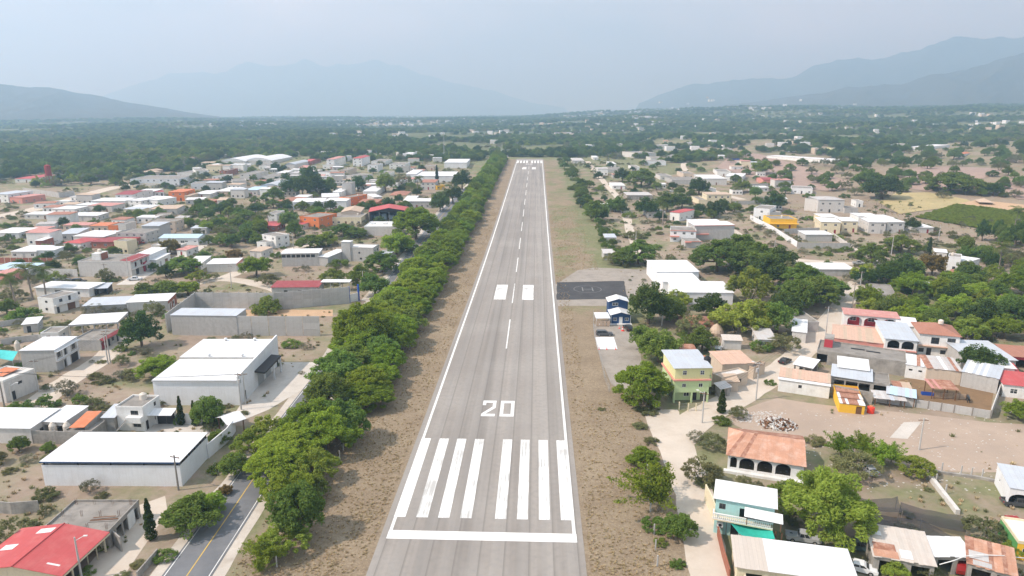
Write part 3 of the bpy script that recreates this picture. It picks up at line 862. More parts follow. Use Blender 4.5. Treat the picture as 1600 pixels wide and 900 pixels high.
def make_cypress(seed):
    rs = np.random.RandomState(seed)
    n = 2600; z = rs.uniform(.1, 5.2, n); r = .62 * np.clip(1.1 - (z / 5.4) ** 1.8, .06, 1) * np.minimum(1, .55 + z) * np.sqrt(rs.uniform(.25, 1, n)) * (1 + .16 * np.sin(z * 5 + rs.uniform(0, 6)))
    a = rs.uniform(0, 6.283, n)
    P = np.stack([r * np.cos(a), r * np.sin(a), z], 1)
    mb = MB(); mb.tube((0, 0, -.4), (0, 0, 3.5), .1, .04, 6)
    return quads_mesh('crown', leaf_quads(P, .12, rs, 0), LM['cyp']), mb.mesh('trunk', M['bark'])
TREES = {}
def variants():
    T_ = TREES
    T_['avenue'] = [make_tree_mesh('acacia', 'bright', 100 + i, 215, .175) for i in range(4)]
    T_['acacia'] = [make_tree_mesh('acacia', 'mid', 110 + i, 120, .22) for i in range(3)]
    T_['mango'] = [make_tree_mesh('round', 'dark', 120 + i, 115, .23) for i in range(3)]
    T_['round'] = [make_tree_mesh('round', 'mid', 130 + i, 120, .22) for i in range(3)]
    T_['lime'] = [make_tree_mesh('loose', 'lime', 140 + i, 150, .2) for i in range(3)]
    T_['huge'] = [make_tree_mesh('round', 'lime', 143, 330, .135)]
    T_['bright'] = [make_tree_mesh('round', 'bright', 145 + i, 150, .19) for i in range(2)]
    T_['loose'] = [make_tree_mesh('loose', 'olive', 150 + i, 110, .18) for i in range(3)]
    T_['thin'] = [make_tree_mesh('loose', 'grey', 160 + i, 60, .2) for i in range(3)]
    T_['bush'] = [make_tree_mesh('bush', 'olive', 170 + i, 110, .24) for i in range(2)]
    T_['gbush'] = [make_tree_mesh('bush', 'mid', 175 + i, 120, .25) for i in range(2)]
    T_['rust'] = [make_tree_mesh('round', 'rust', 180, 110, .28)]
    T_['feather'] = [make_feather('bright', 190 + i) for i in range(3)]
    T_['palm'] = [make_palm(200 + i) for i in range(2)]
    T_['cypress'] = [make_cypress(210 + i) for i in range(2)]
variants()
KIND_NAME = {'avenue': 'acacia_tree', 'acacia': 'acacia_tree', 'mango': 'mango_tree', 'round': 'broadleaf_tree', 'lime': 'lime_green_tree', 'huge': 'broadleaf_tree', 'bright': 'broadleaf_tree',
             'loose': 'scrub_tree', 'thin': 'bare_shrub', 'bush': 'shrub', 'gbush': 'shrub', 'rust': 'broadleaf_tree', 'feather': 'feathery_tree', 'palm': 'palm_tree', 'cypress': 'cypress_tree'}
KIND_R = {'palm': 3.0, 'feather': 3.0, 'cypress': .65}
KIND_CAT = {'bare_shrub': 'shrub', 'shrub': 'shrub', 'palm_tree': 'palm', 'cypress_tree': 'cypress'}
tree_log = []
def tree_at(kind, x, y, r, label, group=None, hs=1.0, z=None):
    """a tree of crown radius r metres; hs stretches its height"""
    crown, trunk = TREES[kind][rnd.randrange(len(TREES[kind]))]
    k = r / KIND_R.get(kind, 5.0)
    nm = KIND_NAME[kind]
    t = thing(nm, label, KIND_CAT.get(nm, 'tree'), (x, y, tz(x, y) if z is None else z), rnd.uniform(0, 6.28), group)
    t.scale = (k, k, k * hs)
    link('crown', crown, t); link('trunk', trunk, t)
    tree_log.append((x, y, r))
    return t
def T(kind, px, py, wpx, label, group=None, hs=1.0):
    """a tree by the photo pixel of its foot and its crown's width in photo pixels"""
    p = G(px, py)
    return tree_at(kind, p.x, p.y, max(.5, wpx * depth_of(p) / FOC / 2), label, group, hs)
# ------------------------------------------------------------------ building kit
_cache = {}
FOOT = []   # footprints (x, y, radius) already taken
def cached(key, fn):
    if key not in _cache: _cache[key] = fn()
    return _cache[key]
def window_meshes(w, h, dark=False):
    def mk():
        f = MB(); t = .07
        f.box(0, .02, 0, t, .12, h); f.box(w - t, .02, 0, w, .12, h); f.box(t, .02, 0, w - t, .12, t); f.box(t, .02, h - t, w - t, .12, h)
        if w > .8: f.box(w / 2 - .03, .03, t, w / 2 + .03, .11, h - t)
        if h > 1.0: f.box(t, .035, h * .55, w - t, .105, h * .55 + .05)
        g = MB(); g.quad((t, .09, t), (w - t, .09, t), (w - t, .09, h - t), (t, .09, h - t))
        return f.mesh('window', M['dframe' if dark else 'frame']), g.mesh('pane', M['glass'])
    return cached(('w', round(w, 2), round(h, 2), dark), mk)
def door_mesh(w, h, m):
    def mk():
        f = MB(); f.box(0, .06, 0, w, .12, h)
        for k in range(2):
            f.box(.12, .045, .15 + k * h * .48, w - .12, .06, .15 + k * h * .48 + h * .36)
        return f.mesh('door', M[m])
    return cached(('d', round(w, 2), round(h, 2), m), mk)
def shutter_mesh(w, h, m):
    def mk():
        f = MB(); n = max(3, int(h / .3))
        for k in range(n):
            z0, z1 = h * k / n, h * (k + 1) / n
            f.hexa([(0, .08, z0), (w, .08, z0), (w, .14, z0), (0, .14, z0), (0, .10, z1 - .01), (w, .10, z1 - .01), (w, .14, z1 - .01), (0, .14, z1 - .01)])
        return f.mesh('garage_door', M[m])
    return cached(('g', round(w, 2), round(h, 2), m), mk)
class Building:
    """box building on a rectangle given by its front roof corners A, B and a back roof corner C in photo pixels (h metres up)"""
    def __init__(s, name, label, A, B, C, h, wall='white', cat=None, group=None, back='r', base=.6, d=None):
        a, b, c = G(*A, h), G(*B, h), G(*C, h)
        u = Vector((b.x - a.x, b.y - a.y)); s.w = u.length; u.normalize()
        v = Vector((-u.y, u.x)); q = b if back == 'r' else a
        s.d = d or max(1.5, (c.x - q.x) * v.x + (c.y - q.y) * v.y)
        s.h = h; s.A = a
        zz = [tz(a.x + u.x * i * s.w + v.x * j * s.d, a.y + u.y * i * s.w + v.y * j * s.d) for i in (0, 1) for j in (0, 1)]
        s.z0 = min(zz) - a.z - base
        s.root = thing(name, label, cat or 'house', (a.x, a.y, a.z), math.atan2(u.y, u.x), group)
        s.wall = wall; s.ang = math.atan2(u.y, u.x)
        FOOT.append((*s.world(s.w / 2, s.d / 2)[:2], max(s.w, s.d) * .55))
        s.sides = {'f': ((0, 0), (s.w, 0)), 'r': ((s.w, 0), (s.w, s.d)), 'b': ((s.w, s.d), (0, s.d)), 'l': ((0, s.d), (0, 0))}
    def world(s, x, y, z=0):
        c, n = math.cos(s.ang), math.sin(s.ang)
        return (s.A.x + x * c - y * n, s.A.y + x * n + y * c, s.A.z + z)
    def walls(s, h=None, ops=None, gable=None, wall=None, name='wall', frames=False):
        """ops: {side: [(type, centre 0..1, z0, width, height[, material])]}; gable: (axis, rise) fills the ends under the roof"""
        h = h or s.h; ops = ops or {}
        mb = MB()
        for k, (p, q) in s.sides.items():
            P, Q = Vector(p), Vector(q); L = (Q - P).length; e = (Q - P) / L; n = Vector((e.y, -e.x))
            lst = []
            for o in ops.get(k, ()):
                ty, u, z, w, hh = o[:5]
                w = min(w, L * .94); u0 = min(max(u * L - w / 2, .06), L - w - .06); z = max(z, s.z0); hh = min(hh, h - z - .08)
                if hh < .2: continue
                lst.append((ty, u0, u0 + w, z, z + hh, o[5] if len(o) > 5 else None))
            us = sorted({0.0, L} | {v for o in lst for v in o[1:3]}); zs = sorted({s.z0, h} | {v for o in lst for v in o[3:5]})
            pt = lambda u, z, dep=0.0: (P.x + e.x * u - n.x * dep, P.y + e.y * u - n.y * dep, z)
            for i in range(len(us) - 1):
                for j in range(len(zs) - 1):
                    cu, cz = (us[i] + us[i + 1]) / 2, (zs[j] + zs[j + 1]) / 2
                    if any(o[1] < cu < o[2] and o[3] < cz < o[4] for o in lst): continue
                    mb.quad(pt(us[i], zs[j]), pt(us[i + 1], zs[j]), pt(us[i + 1], zs[j + 1]), pt(us[i], zs[j + 1]))
            for ty, u0, u1, z0, z1, mm in lst:
                D = .2
                mb.quad(pt(u0, z0), pt(u0, z1), pt(u0, z1, D), pt(u0, z0, D)); mb.quad(pt(u1, z0), pt(u1, z0, D), pt(u1, z1, D), pt(u1, z1))
                mb.quad(pt(u0, z1), pt(u1, z1), pt(u1, z1, D), pt(u0, z1, D)); mb.quad(pt(u0, z0), pt(u0, z0, D), pt(u1, z0, D), pt(u1, z0))
                w, hh = u1 - u0, z1 - z0
                if ty == 'a':      # arched opening: fill the two upper corners
                    rad = min(w / 2, hh * .45); cx, cz = (u0 + u1) / 2, z1 - rad; m_ = 6
                    for sg in (-1, 1):
                        cor = pt(u0 if sg < 0 else u1, z1)
                        arc = [pt(cx + sg * w / 2 * math.cos(t * math.pi / 2 / m_), cz + rad * math.sin(t * math.pi / 2 / m_)) for t in range(m_ + 1)]
                        for t in range(m_): mb.tri(cor, *( (arc[t + 1], arc[t]) if sg > 0 else (arc[t], arc[t + 1])))
                loc = pt(u0, z0, 0.0); rz = math.atan2(e.y, e.x)
                if ty == 'w':
                    f, g = window_meshes(w, hh, frames or mm == 'dframe'); o = link('window', f, s.root, loc, rz); link('pane', g, o)
                elif ty == 'd': link('door', door_mesh(w, hh, mm or 'dark'), s.root, loc, rz)
                elif ty == 'g': link('garage_door', shutter_mesh(w, hh, mm or 'shutter'), s.root, loc, rz)
        if gable:
            ax, rise = gable
            W, D = s.w, s.d
            if ax == 'x':
                for x in (0, W): mb.tri((x, 0, h), (x, D, h), (x, D / 2, h + rise))
            elif ax == 'y':
                for y in (0, D): mb.tri((0, y, h), (W, y, h), (W / 2, y, h + rise))
            elif ax == 's':   # single slope rising to the back
                mb.tri((0, 0, h), (0, D, h), (0, D, h + rise)); mb.tri((W, 0, h), (W, D, h), (W, D, h + rise)); mb.quad((0, D, h), (W, D, h), (W, D, h + rise), (0, D, h + rise))
        mb.obj(name, M[wall or s.wall], s.root)
        return s
    def roof(s, kind, m, rise=.5, over=.35, h=None, sheets=0, pal=None, x0=None, x1=None, y0=None, y1=None, name='roof', label=None):
        h = s.h if h is None else h
        X0 = -over if x0 is None else x0; X1 = s.w + over if x1 is None else x1; Y0 = -over if y0 is None else y0; Y1 = s.d + over if y1 is None else y1
        t = .07
        def slope(p):   # p: 4 corners (ccw from above): thin plate
            return [(x, y, z) for x, y, z in p] + [(x, y, z + t) for x, y, z in p]
        o = None
        if kind == 'slab':
            mb = MB(); mb.box(.13, .13, h - .5, s.w - .13, s.d - .13, h - .32)
            o = mb.obj(name, M[m], s.root)
            p = MB(); a = .04
            for q in ((-a, -a, s.w + a, .13), (-a, s.d - .13, s.w + a, s.d + a), (-a, .13, .13, s.d - .13), (s.w - .13, .13, s.w + a, s.d - .13)):
                p.box(q[0], q[1], h - .45, q[2], q[3], h + .03)
            p.obj('parapet', M[pal or s.wall], s.root)
            return o
        planes = []
        if kind == 'sheet':
            k = rise / s.d
            planes = [[(X0, Y0, h + k * Y0), (X1, Y0, h + k * Y0), (X1, Y1, h + k * Y1), (X0, Y1, h + k * Y1)]]
        elif kind == 'gx':      # ridge along x
            ym = (Y0 + Y1) / 2; k = rise / (s.d / 2); z0 = h - k * over; z1 = h + rise
            planes = [[(X0, Y0, z0), (X1, Y0, z0), (X1, ym, z1), (X0, ym, z1)], [(X0, ym, z1), (X1, ym, z1), (X1, Y1, z0), (X0, Y1, z0)]]
        elif kind == 'gy':
            xm = (X0 + X1) / 2; k = rise / (s.w / 2); z0 = h - k * over; z1 = h + rise
            planes = [[(X0, Y0, z0), (xm, Y0, z1), (xm, Y1, z1), (X0, Y1, z0)], [(xm, Y0, z1), (X1, Y0, z0), (X1, Y1, z0), (xm, Y1, z1)]]
        elif kind == 'hip':
            k = rise / (min(s.w, s.d) / 2); z0 = h - k * over; z1 = h + rise; hh = (Y1 - Y0) / 2; ym = (Y0 + Y1) / 2
            mb = MB()
            if X1 - X0 > Y1 - Y0:
                a, b = (X0 + hh, ym, z1), (X1 - hh, ym, z1)
                q = [(X0, Y0, z0), (X1, Y0, z0), (X1, Y1, z0), (X0, Y1, z0)]
                mb.quad(q[0], q[1], b, a); mb.quad(q[2], q[3], a, b); mb.tri(q[1], q[2], b); mb.tri(q[3], q[0], a)
            else:
                xm = (X0 + X1) / 2; hh = (X1 - X0) / 2; a, b = (xm, Y0 + hh, z1), (xm, Y1 - hh, z1)
                q = [(X0, Y0, z0), (X1, Y0, z0), (X1, Y1, z0), (X0, Y1, z0)]
                mb.tri(q[0], q[1], a); mb.quad(q[1], q[2], b, a); mb.tri(q[2], q[3], b); mb.quad(q[3], q[0], a, b)
            mb.quad((X0, Y0, z0 - .06), (X0, Y1, z0 - .06), (X1, Y1, z0 - .06), (X1, Y0, z0 - .06))
            return mb.obj(name, M[m], s.root)
        if kind == 'vault':
            mb = MB(); n = 14
            for i in range(n):
                u0, u1 = i / n, (i + 1) / n
                f = lambda u: h + rise * math.sin(math.pi * u)
                xa, xb = X0 + (X1 - X0) * u0, X0 + (X1 - X0) * u1
                mb.quad((xa, Y0, f(u0)), (xb, Y0, f(u1)), (xb, Y1, f(u1)), (xa, Y1, f(u0)))
                for yy in (0, s.d): mb.quad((xa, yy, h - .5), (xb, yy, h - .5), (xb, yy, f(u1) - .02), (xa, yy, f(u0) - .02))
            return mb.obj(name, M[m], s.root)
        if sheets:
            for p in planes:
                a, b, c, d_ = [Vector(q) for q in p]
                for i in range(sheets):
                    u0, u1 = i / sheets, (i + 1) / sheets
                    dz = Vector((0, 0, .03 * (i % 2) + rnd.uniform(0, .015)))
                    sl = rnd.uniform(-.12, .12)
                    off = (a - d_).normalized() * sl
                    q = [a.lerp(b, u0) + dz + off, a.lerp(b, u1) + dz + off, d_.lerp(c, u1) + dz, d_.lerp(c, u0) + dz]
                    mb = MB(); mb.hexa(slope([tuple(x) for x in q]))
                    mm = (pal or [m])[rnd.randrange(len(pal or [m]))]
                    o = mb.obj('roof_sheet', M[mm], s.root)
            return o
        mb = MB()
        for p in planes: mb.hexa(slope(p))
        o = mb.obj(name, M[m], s.root)
        return o
    def part(s, name, m, fn):
        mb = MB(); fn(mb); return mb.obj(name, M[m], s.root)
    def posts(s, pts, h, m='cpole', r=.12, z0=-.3, name='post'):
        me = cached(('post', r, round(h, 2), m, z0), lambda: MB().box(-r, -r, z0, r, r, h).mesh(name, M[m]))
        for x, y in pts: link(name, me, s.root, (x, y, 0))
    def tank(s, x, y, z, label, m='tank', r=.55, h=1.2):
        t = thing('water_tank', label, 'water tank', s.world(x, y, z), 0)
        tank_parts(t, m, r, h)
def tank_parts(t, m, r, h):
    me = cached(('tank', m, r, h), lambda: MB().lathe([(r, 0), (r, h * .3), (r * .96, h * .33), (r, h * .36), (r, h * .66), (r * .96, h * .69), (r, h * .72), (r * .97, h * .8), (r * .55, h * .95)], 14).mesh('tank_body', M[m]))
    ld = cached(('lid', m, r, h), lambda: MB().lathe([(r * .4, h * .93), (r * .4, h * 1.0), (r * .2, h * 1.03)], 10).mesh('lid', M[m]))
    link('tank_body', me, t); link('lid', ld, t)
def auto_ops(b, storeys, n=3, door=True, r=True, arch=False):
    """ordinary window rows for a small far building"""
    H = b.h / storeys
    f, rr_ = [], []
    for k in range(storeys):
        z = k * H + min(1.0, H * .33)
        for i in range(n):
            u = (i + .5 + rnd.uniform(-.12, .12)) / n
            if k == 0 and door and i == n // 2: f.append(('d', u, 0, 1.1, min(2.2, H * .75), rnd.choice(['dark', 'wood', 'reddoor', 'shutter'])))
            else: f.append(('w', u, z, min(1.5, b.w / n * .5), min(1.2, H * .42)))
        if r:
            m_ = max(1, int(b.d / 4))
            for i in range(min(3, m_)): rr_.append(('w', (i + .5) / min(3, m_), z, min(1.2, b.d * .3), min(1.1, H * .4)))
    return {'f': f, 'r': rr_, 'l': rr_}
def simple(label, A, B, C, h, wall, roof, rk='sheet', rise=.5, st=1, n=3, back='r', tank=None, cat='house', name='house', group=None, ops=None, over=.35, d=None):
    b = Building(name, label, A, B, C, h, wall, cat, group, back, d=d)
    if ops is None: ops = auto_ops(b, st, n)
    gb = {'sheet': ('s', rise), 'gx': ('x', rise), 'gy': ('y', rise)}.get(rk)
    b.walls(ops=ops, gable=gb)
    b.roof(rk, roof, rise, over)
    if tank: b.tank(b.w * .25, b.d * .7, h + (rise if rk != 'slab' else -.32), tank)
    return b
def wall_run(label, pts, h, m='grey', t=.2, bay=0, rows=1, cat='wall', name='boundary_wall', px=True, posts=True, pm='cpole', ph=.12):
    """wall along ground points; with bay, it is posts and separate panels"""
    P = [G(*p) for p in pts] if px else [Vector(p) for p in pts]
    root = thing(name, label, cat, tuple(P[0]), 0)
    o0 = P[0]
    if not bay:
        mb = MB(); k_all = []
        for i in range(len(P) - 1):
            n = max(1, int((P[i + 1] - P[i]).length / 12))
            for j in range(n):
                a, b = P[i].lerp(P[i + 1], j / n), P[i].lerp(P[i + 1], (j + 1) / n)
                d = Vector((b.x - a.x, b.y - a.y)).normalized(); q = Vector((-d.y, d.x)) * t / 2
                za, zb = tz(a.x, a.y) - o0.z, tz(b.x, b.y) - o0.z
                a2, b2 = (a.x - o0.x, a.y - o0.y), (b.x - o0.x, b.y - o0.y)
                mb.hexa([(a2[0] + q.x, a2[1] + q.y, za - .5), (a2[0] - q.x, a2[1] - q.y, za - .5), (b2[0] - q.x, b2[1] - q.y, zb - .5), (b2[0] + q.x, b2[1] + q.y, zb - .5),
                         (a2[0] + q.x, a2[1] + q.y, za + h), (a2[0] - q.x, a2[1] - q.y, za + h), (b2[0] - q.x, b2[1] - q.y, zb + h), (b2[0] + q.x, b2[1] + q.y, zb + h)])
        mb.obj('wall_body', M[m], root)
        return root
    pmh = MB().box(-.13, -.13, -.5, .13, .13, h + ph).mesh('post', M[pm])
    for i in range(len(P) - 1):
        L = (P[i + 1] - P[i]).length; n = max(1, round(L / bay)); bl = L / n
        ang = math.atan2(P[i + 1].y - P[i].y, P[i + 1].x - P[i].x)
        pan = MB().box(.1, -t / 2, 0, bl - .1, t / 2, h / rows - .025).mesh('wall_panel', M[m])
        for j in range(n + (i == len(P) - 2)):
            q = P[i].lerp(P[i + 1], j / n); zq = tz(q.x, q.y) - o0.z
            if posts: link('post', pmh, root, (q.x - o0.x, q.y - o0.y, zq), ang)
            if j < n:
                for k in range(rows): link('wall_panel', pan, root, (q.x - o0.x, q.y - o0.y, zq + k * h / rows + rnd.uniform(-.01, .01)), ang + rnd.uniform(-.004, .004))
    return root
# ================================================================== LEFT SIDE, near
def near_left():
    # red metal-roofed house in the corner
    b = Building('house', 'cream house under a red metal gable roof in the bottom left corner', (-44, 889), (95, 896), (160, 834), 3.1, 'cream')
    b.walls(ops={'r': [('o', .12, 0, 1.9, 2.5), ('d', .3, 0, 1.1, 2.3, 'dark'), ('o', .47, 0, 2.0, 2.5), ('o', .68, 0, 2.0, 2.5), ('o', .88, 0, 1.7, 2.5)]}, gable=('y', 1.1))
    b.roof('gy', 'r_red', 1.1, .55)
    k = 1.1 / (b.w / 2)
    def sky(x0, x1, y0, y1):
        z = lambda x: b.h + k * (x if x < b.w / 2 else b.w - x) + .085
        return lambda mb: mb.hexa([(x0, y0, z(x0)), (x1, y0, z(x1)), (x1, y1, z(x1)), (x0, y1, z(x0)), (x0, y0, z(x0) + .02), (x1, y0, z(x1) + .02), (x1, y1, z(x1) + .02), (x0, y1, z(x0) + .02)])
    W, D = b.w, b.d
    for q in ((W * .27, W * .46, D * .82, D * .95), (W * .06, W * .22, D * .42, D * .56), (W * .04, W * .12, D * .12, D * .2), (W * .78, W * .92, D * .12, D * .155)):
        b.part('skylight_sheet', 'r_white', sky(*q))
    b.part('fascia_board', 'cream', lambda mb: mb.box(W + .5, -.5, b.h - .42, W + .57, D + .5, b.h - .16))
    b.part('ridge_cap', 'r_red', lambda mb: mb.tube((W / 2, -.55, b.h + 1.19), (W / 2, D + .55, b.h + 1.19), .12, .12, 6))
    # unfinished concrete house
    b = Building('house', 'unfinished flat-roofed concrete house with rebar sprouting from its slab behind the red roof', (62, 829), (170, 829), (214, 781), 3.2, 'concrete')
    b.walls(ops={'r': [('o', .12, 0, 1.1, 2.3), ('o', .3, 0, 1.6, 2.4), ('o', .5, 0, 1.2, 2.3), ('o', .86, 0, 1.1, 2.3)], 'f': [('o', .2, .9, 1.2, 1.2), ('o', .45, 0, 1.1, 2.2)]})
    b.roof('slab', 'slab', pal='concrete')
    b.part('white_wall_face', 'white', lambda mb: mb.box(b.w + .02, b.d * .57, 0, b.w + .06, b.d * .8, 2.7))
    reb = MB()
    for ox, oy in ((-.1, -.1), (.1, -.1), (.1, .1), (-.1, .1)): reb.tube((ox, oy, 0), (ox * 1.3, oy * 1.3, 1.1), .02, .02, 4)
    rm = reb.mesh('rebar', M['wood'])
    for i in range(4):
        for j in range(3): link('rebar', rm, b.root, (b.w * (.08 + .28 * i), b.d * (.1 + .4 * j), b.h - .35), rnd.uniform(0, 1))
    p = thing('timber_planks', 'weathered timber planks lying on the unfinished concrete roof', 'planks', b.world(b.w * .55, b.d * .3, b.h - .31), b.ang + .15)
    for i in range(4):
        mb = MB(); mb.box(0, 0, 0, 4.6 - i * .4, .28, .07); mb.obj('plank', M['wood'] if i % 2 else M['pole'], p, (i * .1, i * .34, .02 + .01 * i), rnd.uniform(-.06, .06))
    wall_run('low stained concrete wall behind the red-roofed house at the left edge', [(-20, 800), (20, 803), (62, 800)], 2.2, 'concrete', name='garden_wall')
    wall_run('short concrete wall stub beside the red-roofed house', [(168, 842), (191, 862)], 2.6, 'concrete', name='garden_wall')
    wall_run('low stained wall along the verge at the bottom beside the driveway', [(215, 905), (247, 868)], 1.2, 'concrete', name='garden_wall')
    # big low warehouse
    b = Building('warehouse', 'long low white warehouse with a flat white roof beside the road', (63.5, 721), (280, 722), (323.5, 677.5), 4.9, 'clean', 'warehouse')
    b.walls(4.2)
    b.roof('sheet', 'r_white', .12, .15)
    b.part('fascia_trim', 'blue', lambda mb: mb.box(-.2, -.24, b.h - .2, b.w + .2, -.17, b.h - .02))
    b.posts([(b.w * (.02 + .24 * i), .12) for i in range(5)] + [(b.w - .12, b.d * (.15 + .2 * i)) for i in range(5)], 4.9, 'dark', .11, 3.6)
    b.part('inner_wall', 'grey', lambda mb: mb.box(.3, 1.2, 0, b.w - .5, 1.3, 4.6))
    wall_run('white boundary wall running along the lane from the low warehouse', [(326, 716), (356, 690), (368, 674), (366, 666)], 3.0, 'clean', name='boundary_wall')
    # gate house
    b = Building('house', 'small two-storey white gatehouse with a tank on its roof', (180, 634.6), (222, 636), (244, 617.5), 5.6, 'white')
    b.walls(ops={'f': [('w', .68, 3.7, 1.7, 1.0, 'dframe'), ('w', .72, .9, 1.7, 1.0, 'dframe')], 'r': [('d', .16, 0, .95, 2.1, 'dark'), ('w', .66, .9, .8, .9, 'dframe'), ('w', .7, 4.0, .8, .9, 'dframe')]})
    b.roof('slab', 'slab', pal='white')
    b.part('balcony_box', 'white', lambda mb: mb.box(b.w * .42, -1.0, 2.2, b.w * .98, -.02, 3.5))
    b.tank(b.w * .55, b.d * .75, b.h - .3, 'beige water tank on the white gatehouse roof', 'tank', .75, 1.5)
    st = thing('steel_stair', 'grey steel stair climbing the side of the white gatehouse', 'stair', b.world(b.w * .12, -.8, 0), b.ang)
    for i in range(12):
        mb = MB(); mb.box(0, -.45, 0, .28, .45, .05); mb.obj('tread', M['steel'], st, (i * .23 - .6, 0, .35 + i * .24))
    MB().hexa([(-.6, -.5, .2), (2.2, -.5, 3.1), (2.2, -.45, 3.1), (-.6, -.45, .2), (-.6, -.5, .42), (2.2, -.5, 3.32), (2.2, -.45, 3.32), (-.6, -.45, .42)]).obj('stringer', M['steel'], st)
    g = Building('gate', 'wide black steel gate under a small white canopy', (243, 643), (273, 643), (276, 640), 3.0, 'dark', 'gate', d=.3)
    me = shutter_mesh(g.w / 2 - .05, 2.9, 'dark')
    for i in range(2): link('gate_leaf', me, g.root, (i * g.w / 2 + .02, 0, 0))
    g.part('canopy', 'r_white', lambda mb: mb.hexa([(-.8, -2.2, 3.0), (g.w + .3, -2.2, 3.0), (g.w + .3, .6, 3.5), (-.8, .6, 3.5), (-.8, -2.2, 3.07), (g.w + .3, -2.2, 3.07), (g.w + .3, .6, 3.57), (-.8, .6, 3.57)]))
    g.posts([(0, .1), (g.w, .1)], 3.2, 'white', .14)
    wall_run('white yard wall behind the row of cypresses', [(274, 662), (352, 663)], 2.4, 'white')
    c = Building('gate_porch', 'little white gabled gate porch at the lane beside the cypresses', (340, 652), (356, 662), (371, 648), 2.8, 'white', 'porch')
    c.posts([(.1, .1), (c.w - .1, .1), (c.w - .1, c.d - .1), (.1, c.d - .1)], 2.8, 'wood', .1)
    c.roof('gy', 'r_white', .8, .4)
    # white warehouse with parapet facade
    b = Building('warehouse', 'big white warehouse with a stepped white roof and a dark canopy over its shutters', (238, 594.3), (372, 594.5), (440, 535), 6.2, 'clean', 'warehouse')
    W, D = b.w, b.d
    b.walls(ops={'r': [('d', .12, 0, 1.1, 2.4, 'dark'), ('g', .5, 0, 4.2, 4.0), ('g', .69, 0, 3.6, 4.0), ('d', .95, 0, 1.2, 2.6, 'dark')]})
    b.roof('sheet', 'r_white', .35, .12, x1=W - .35, y1=D * .5)
    b.roof('sheet', 'r_white', .35, .12, h=b.h + .5, x1=W - .35, y0=D * .5)
    b.part('roof_step', 'grey', lambda mb: mb.box(0, D * .5 - .1, b.h, W - .35, D * .5 + .1, b.h + .62))
    b.part('gutter', 'steel', lambda mb: mb.box(-.1, -.3, b.h - .25, W - .4, -.13, b.h - .08))
    b.part('parapet', 'clean', lambda mb: mb.hexa([(W - .33, -.06, b.h - .4), (W + .03, -.06, b.h - .4), (W + .03, D + .06, b.h - .4), (W - .33, D + .06, b.h - .4), (W - .33, -.06, b.h + .95), (W + .03, -.06, b.h + .95), (W + .03, D + .06, b.h + 2.1), (W - .33, D + .06, b.h + 2.1)]))
    b.part('canopy', 'dark', lambda mb: mb.hexa([(W + .05, D * .36, 4.3), (W + 2.6, D * .36, 4.0), (W + 2.6, D * .8, 4.0), (W + .05, D * .8, 4.3), (W + .05, D * .36, 4.75), (W + 2.6, D * .36, 4.45), (W + 2.6, D * .8, 4.45), (W + .05, D * .8, 4.75)]))
    b.posts([(W + 2.4, D * .595), (W + 2.4, D * .785)], 4.1, 'clean', .2)
    for x, y, dz in ((.36, .52, .8), (.78, .52, .8), (.33, .95, 1.0), (.72, .95, 1.0)):
        t = thing('roof_ventilator', 'small white turbine ventilator on the stepped white warehouse roof', 'ventilator', b.world(W * x, D * y, b.h + dz - .1), 0, 'turbine ventilators on the white warehouse')
        link('neck', cached('vneck', lambda: MB().tube((0, 0, -.3), (0, 0, .35), .22, .22, 10).mesh('neck', M['steel'])), t)
        link('turbine', cached('vturb', lambda: MB().lathe([(.2, .3), (.38, .4), (.42, .6), (.32, .82), (.1, .9)], 12).mesh('turbine', M['r_white'])), t)
    # long white roofs at the left edge
    b = Building('house', 'long white sheet-roofed shed at the left edge behind a stained concrete wall', (-60, 667.5), (47, 669), (97, 641), 3.5, 'pale', 'shed')
    b.walls(ops={'r': [('w', .35, 1.4, 1.2, .8, 'dframe'), ('o', .7, 0, 1.4, 2.3)]}, gable=('s', .3)); b.roof('sheet', 'r_white', .3, .3)
    b = Building('house', 'white-roofed lean-to between the long white shed and the orange roof', (66, 658.5), (99.6, 659.6), (129, 636.4), 3.3, 'pale', 'shed')
    b.walls(ops={'f': [('o', .25, 0, 2.0, 2.6), ('o', .75, .0, 2.2, 2.4)]}, gable=('s', .25)); b.roof('sheet', 'r_white', .25, .25)
    b = Building('house', 'low concrete house with an orange sheet roof set on its slab', (100, 673), (143, 673), (177, 643), 2.7, 'concrete')
    b.walls(ops={'f': [('w', .8, 1, 1.0, 1.0, 'dframe')]}); b.roof('slab', 'slab', pal='concrete')
    b.part('roof_sheet', 'r_orange', lambda mb: mb.hexa([(b.w * .12, .6, 3.0), (b.w * .68, .6, 3.1), (b.w * .72, b.d * .72, 4.0), (b.w * .15, b.d * .72, 3.9), (b.w * .12, .6, 3.07), (b.w * .68, .6, 3.17), (b.w * .72, b.d * .72, 4.07), (b.w * .15, b.d * .72, 3.97)]))
    b.part('gable_wall', 'concrete', lambda mb: mb.hexa([(b.w * .69, .7, 2.4), (b.w * .70, .7, 2.4), (b.w * .74, b.d * .72, 2.4), (b.w * .73, b.d * .72, 2.4), (b.w * .69, .7, 3.1), (b.w * .70, .7, 3.1), (b.w * .74, b.d * .72, 3.95), (b.w * .73, b.d * .72, 3.95)]))
    for px, lb in ((82.5, 'pinkish water tank standing by the white-roofed lean-to'), (104.5, 'cream water tank standing in front of the orange roof')):
        q = G(px, 668, 2.2); t = thing('water_tank', lb, 'water tank', (q.x, q.y, tz(q.x, q.y))); tank_parts(t, 'tank', .75, 3.4)
    b = Building('house', 'grey lean-to with a tilted tin roof beside the white gatehouse', (160, 652), (178, 652), (188, 637), 3.4, 'concrete', 'shed')
    b.walls(ops={'r': [('o', .5, 0, 1.0, 2.2)]}); b.roof('sheet', 'r_silver', .7, .3)
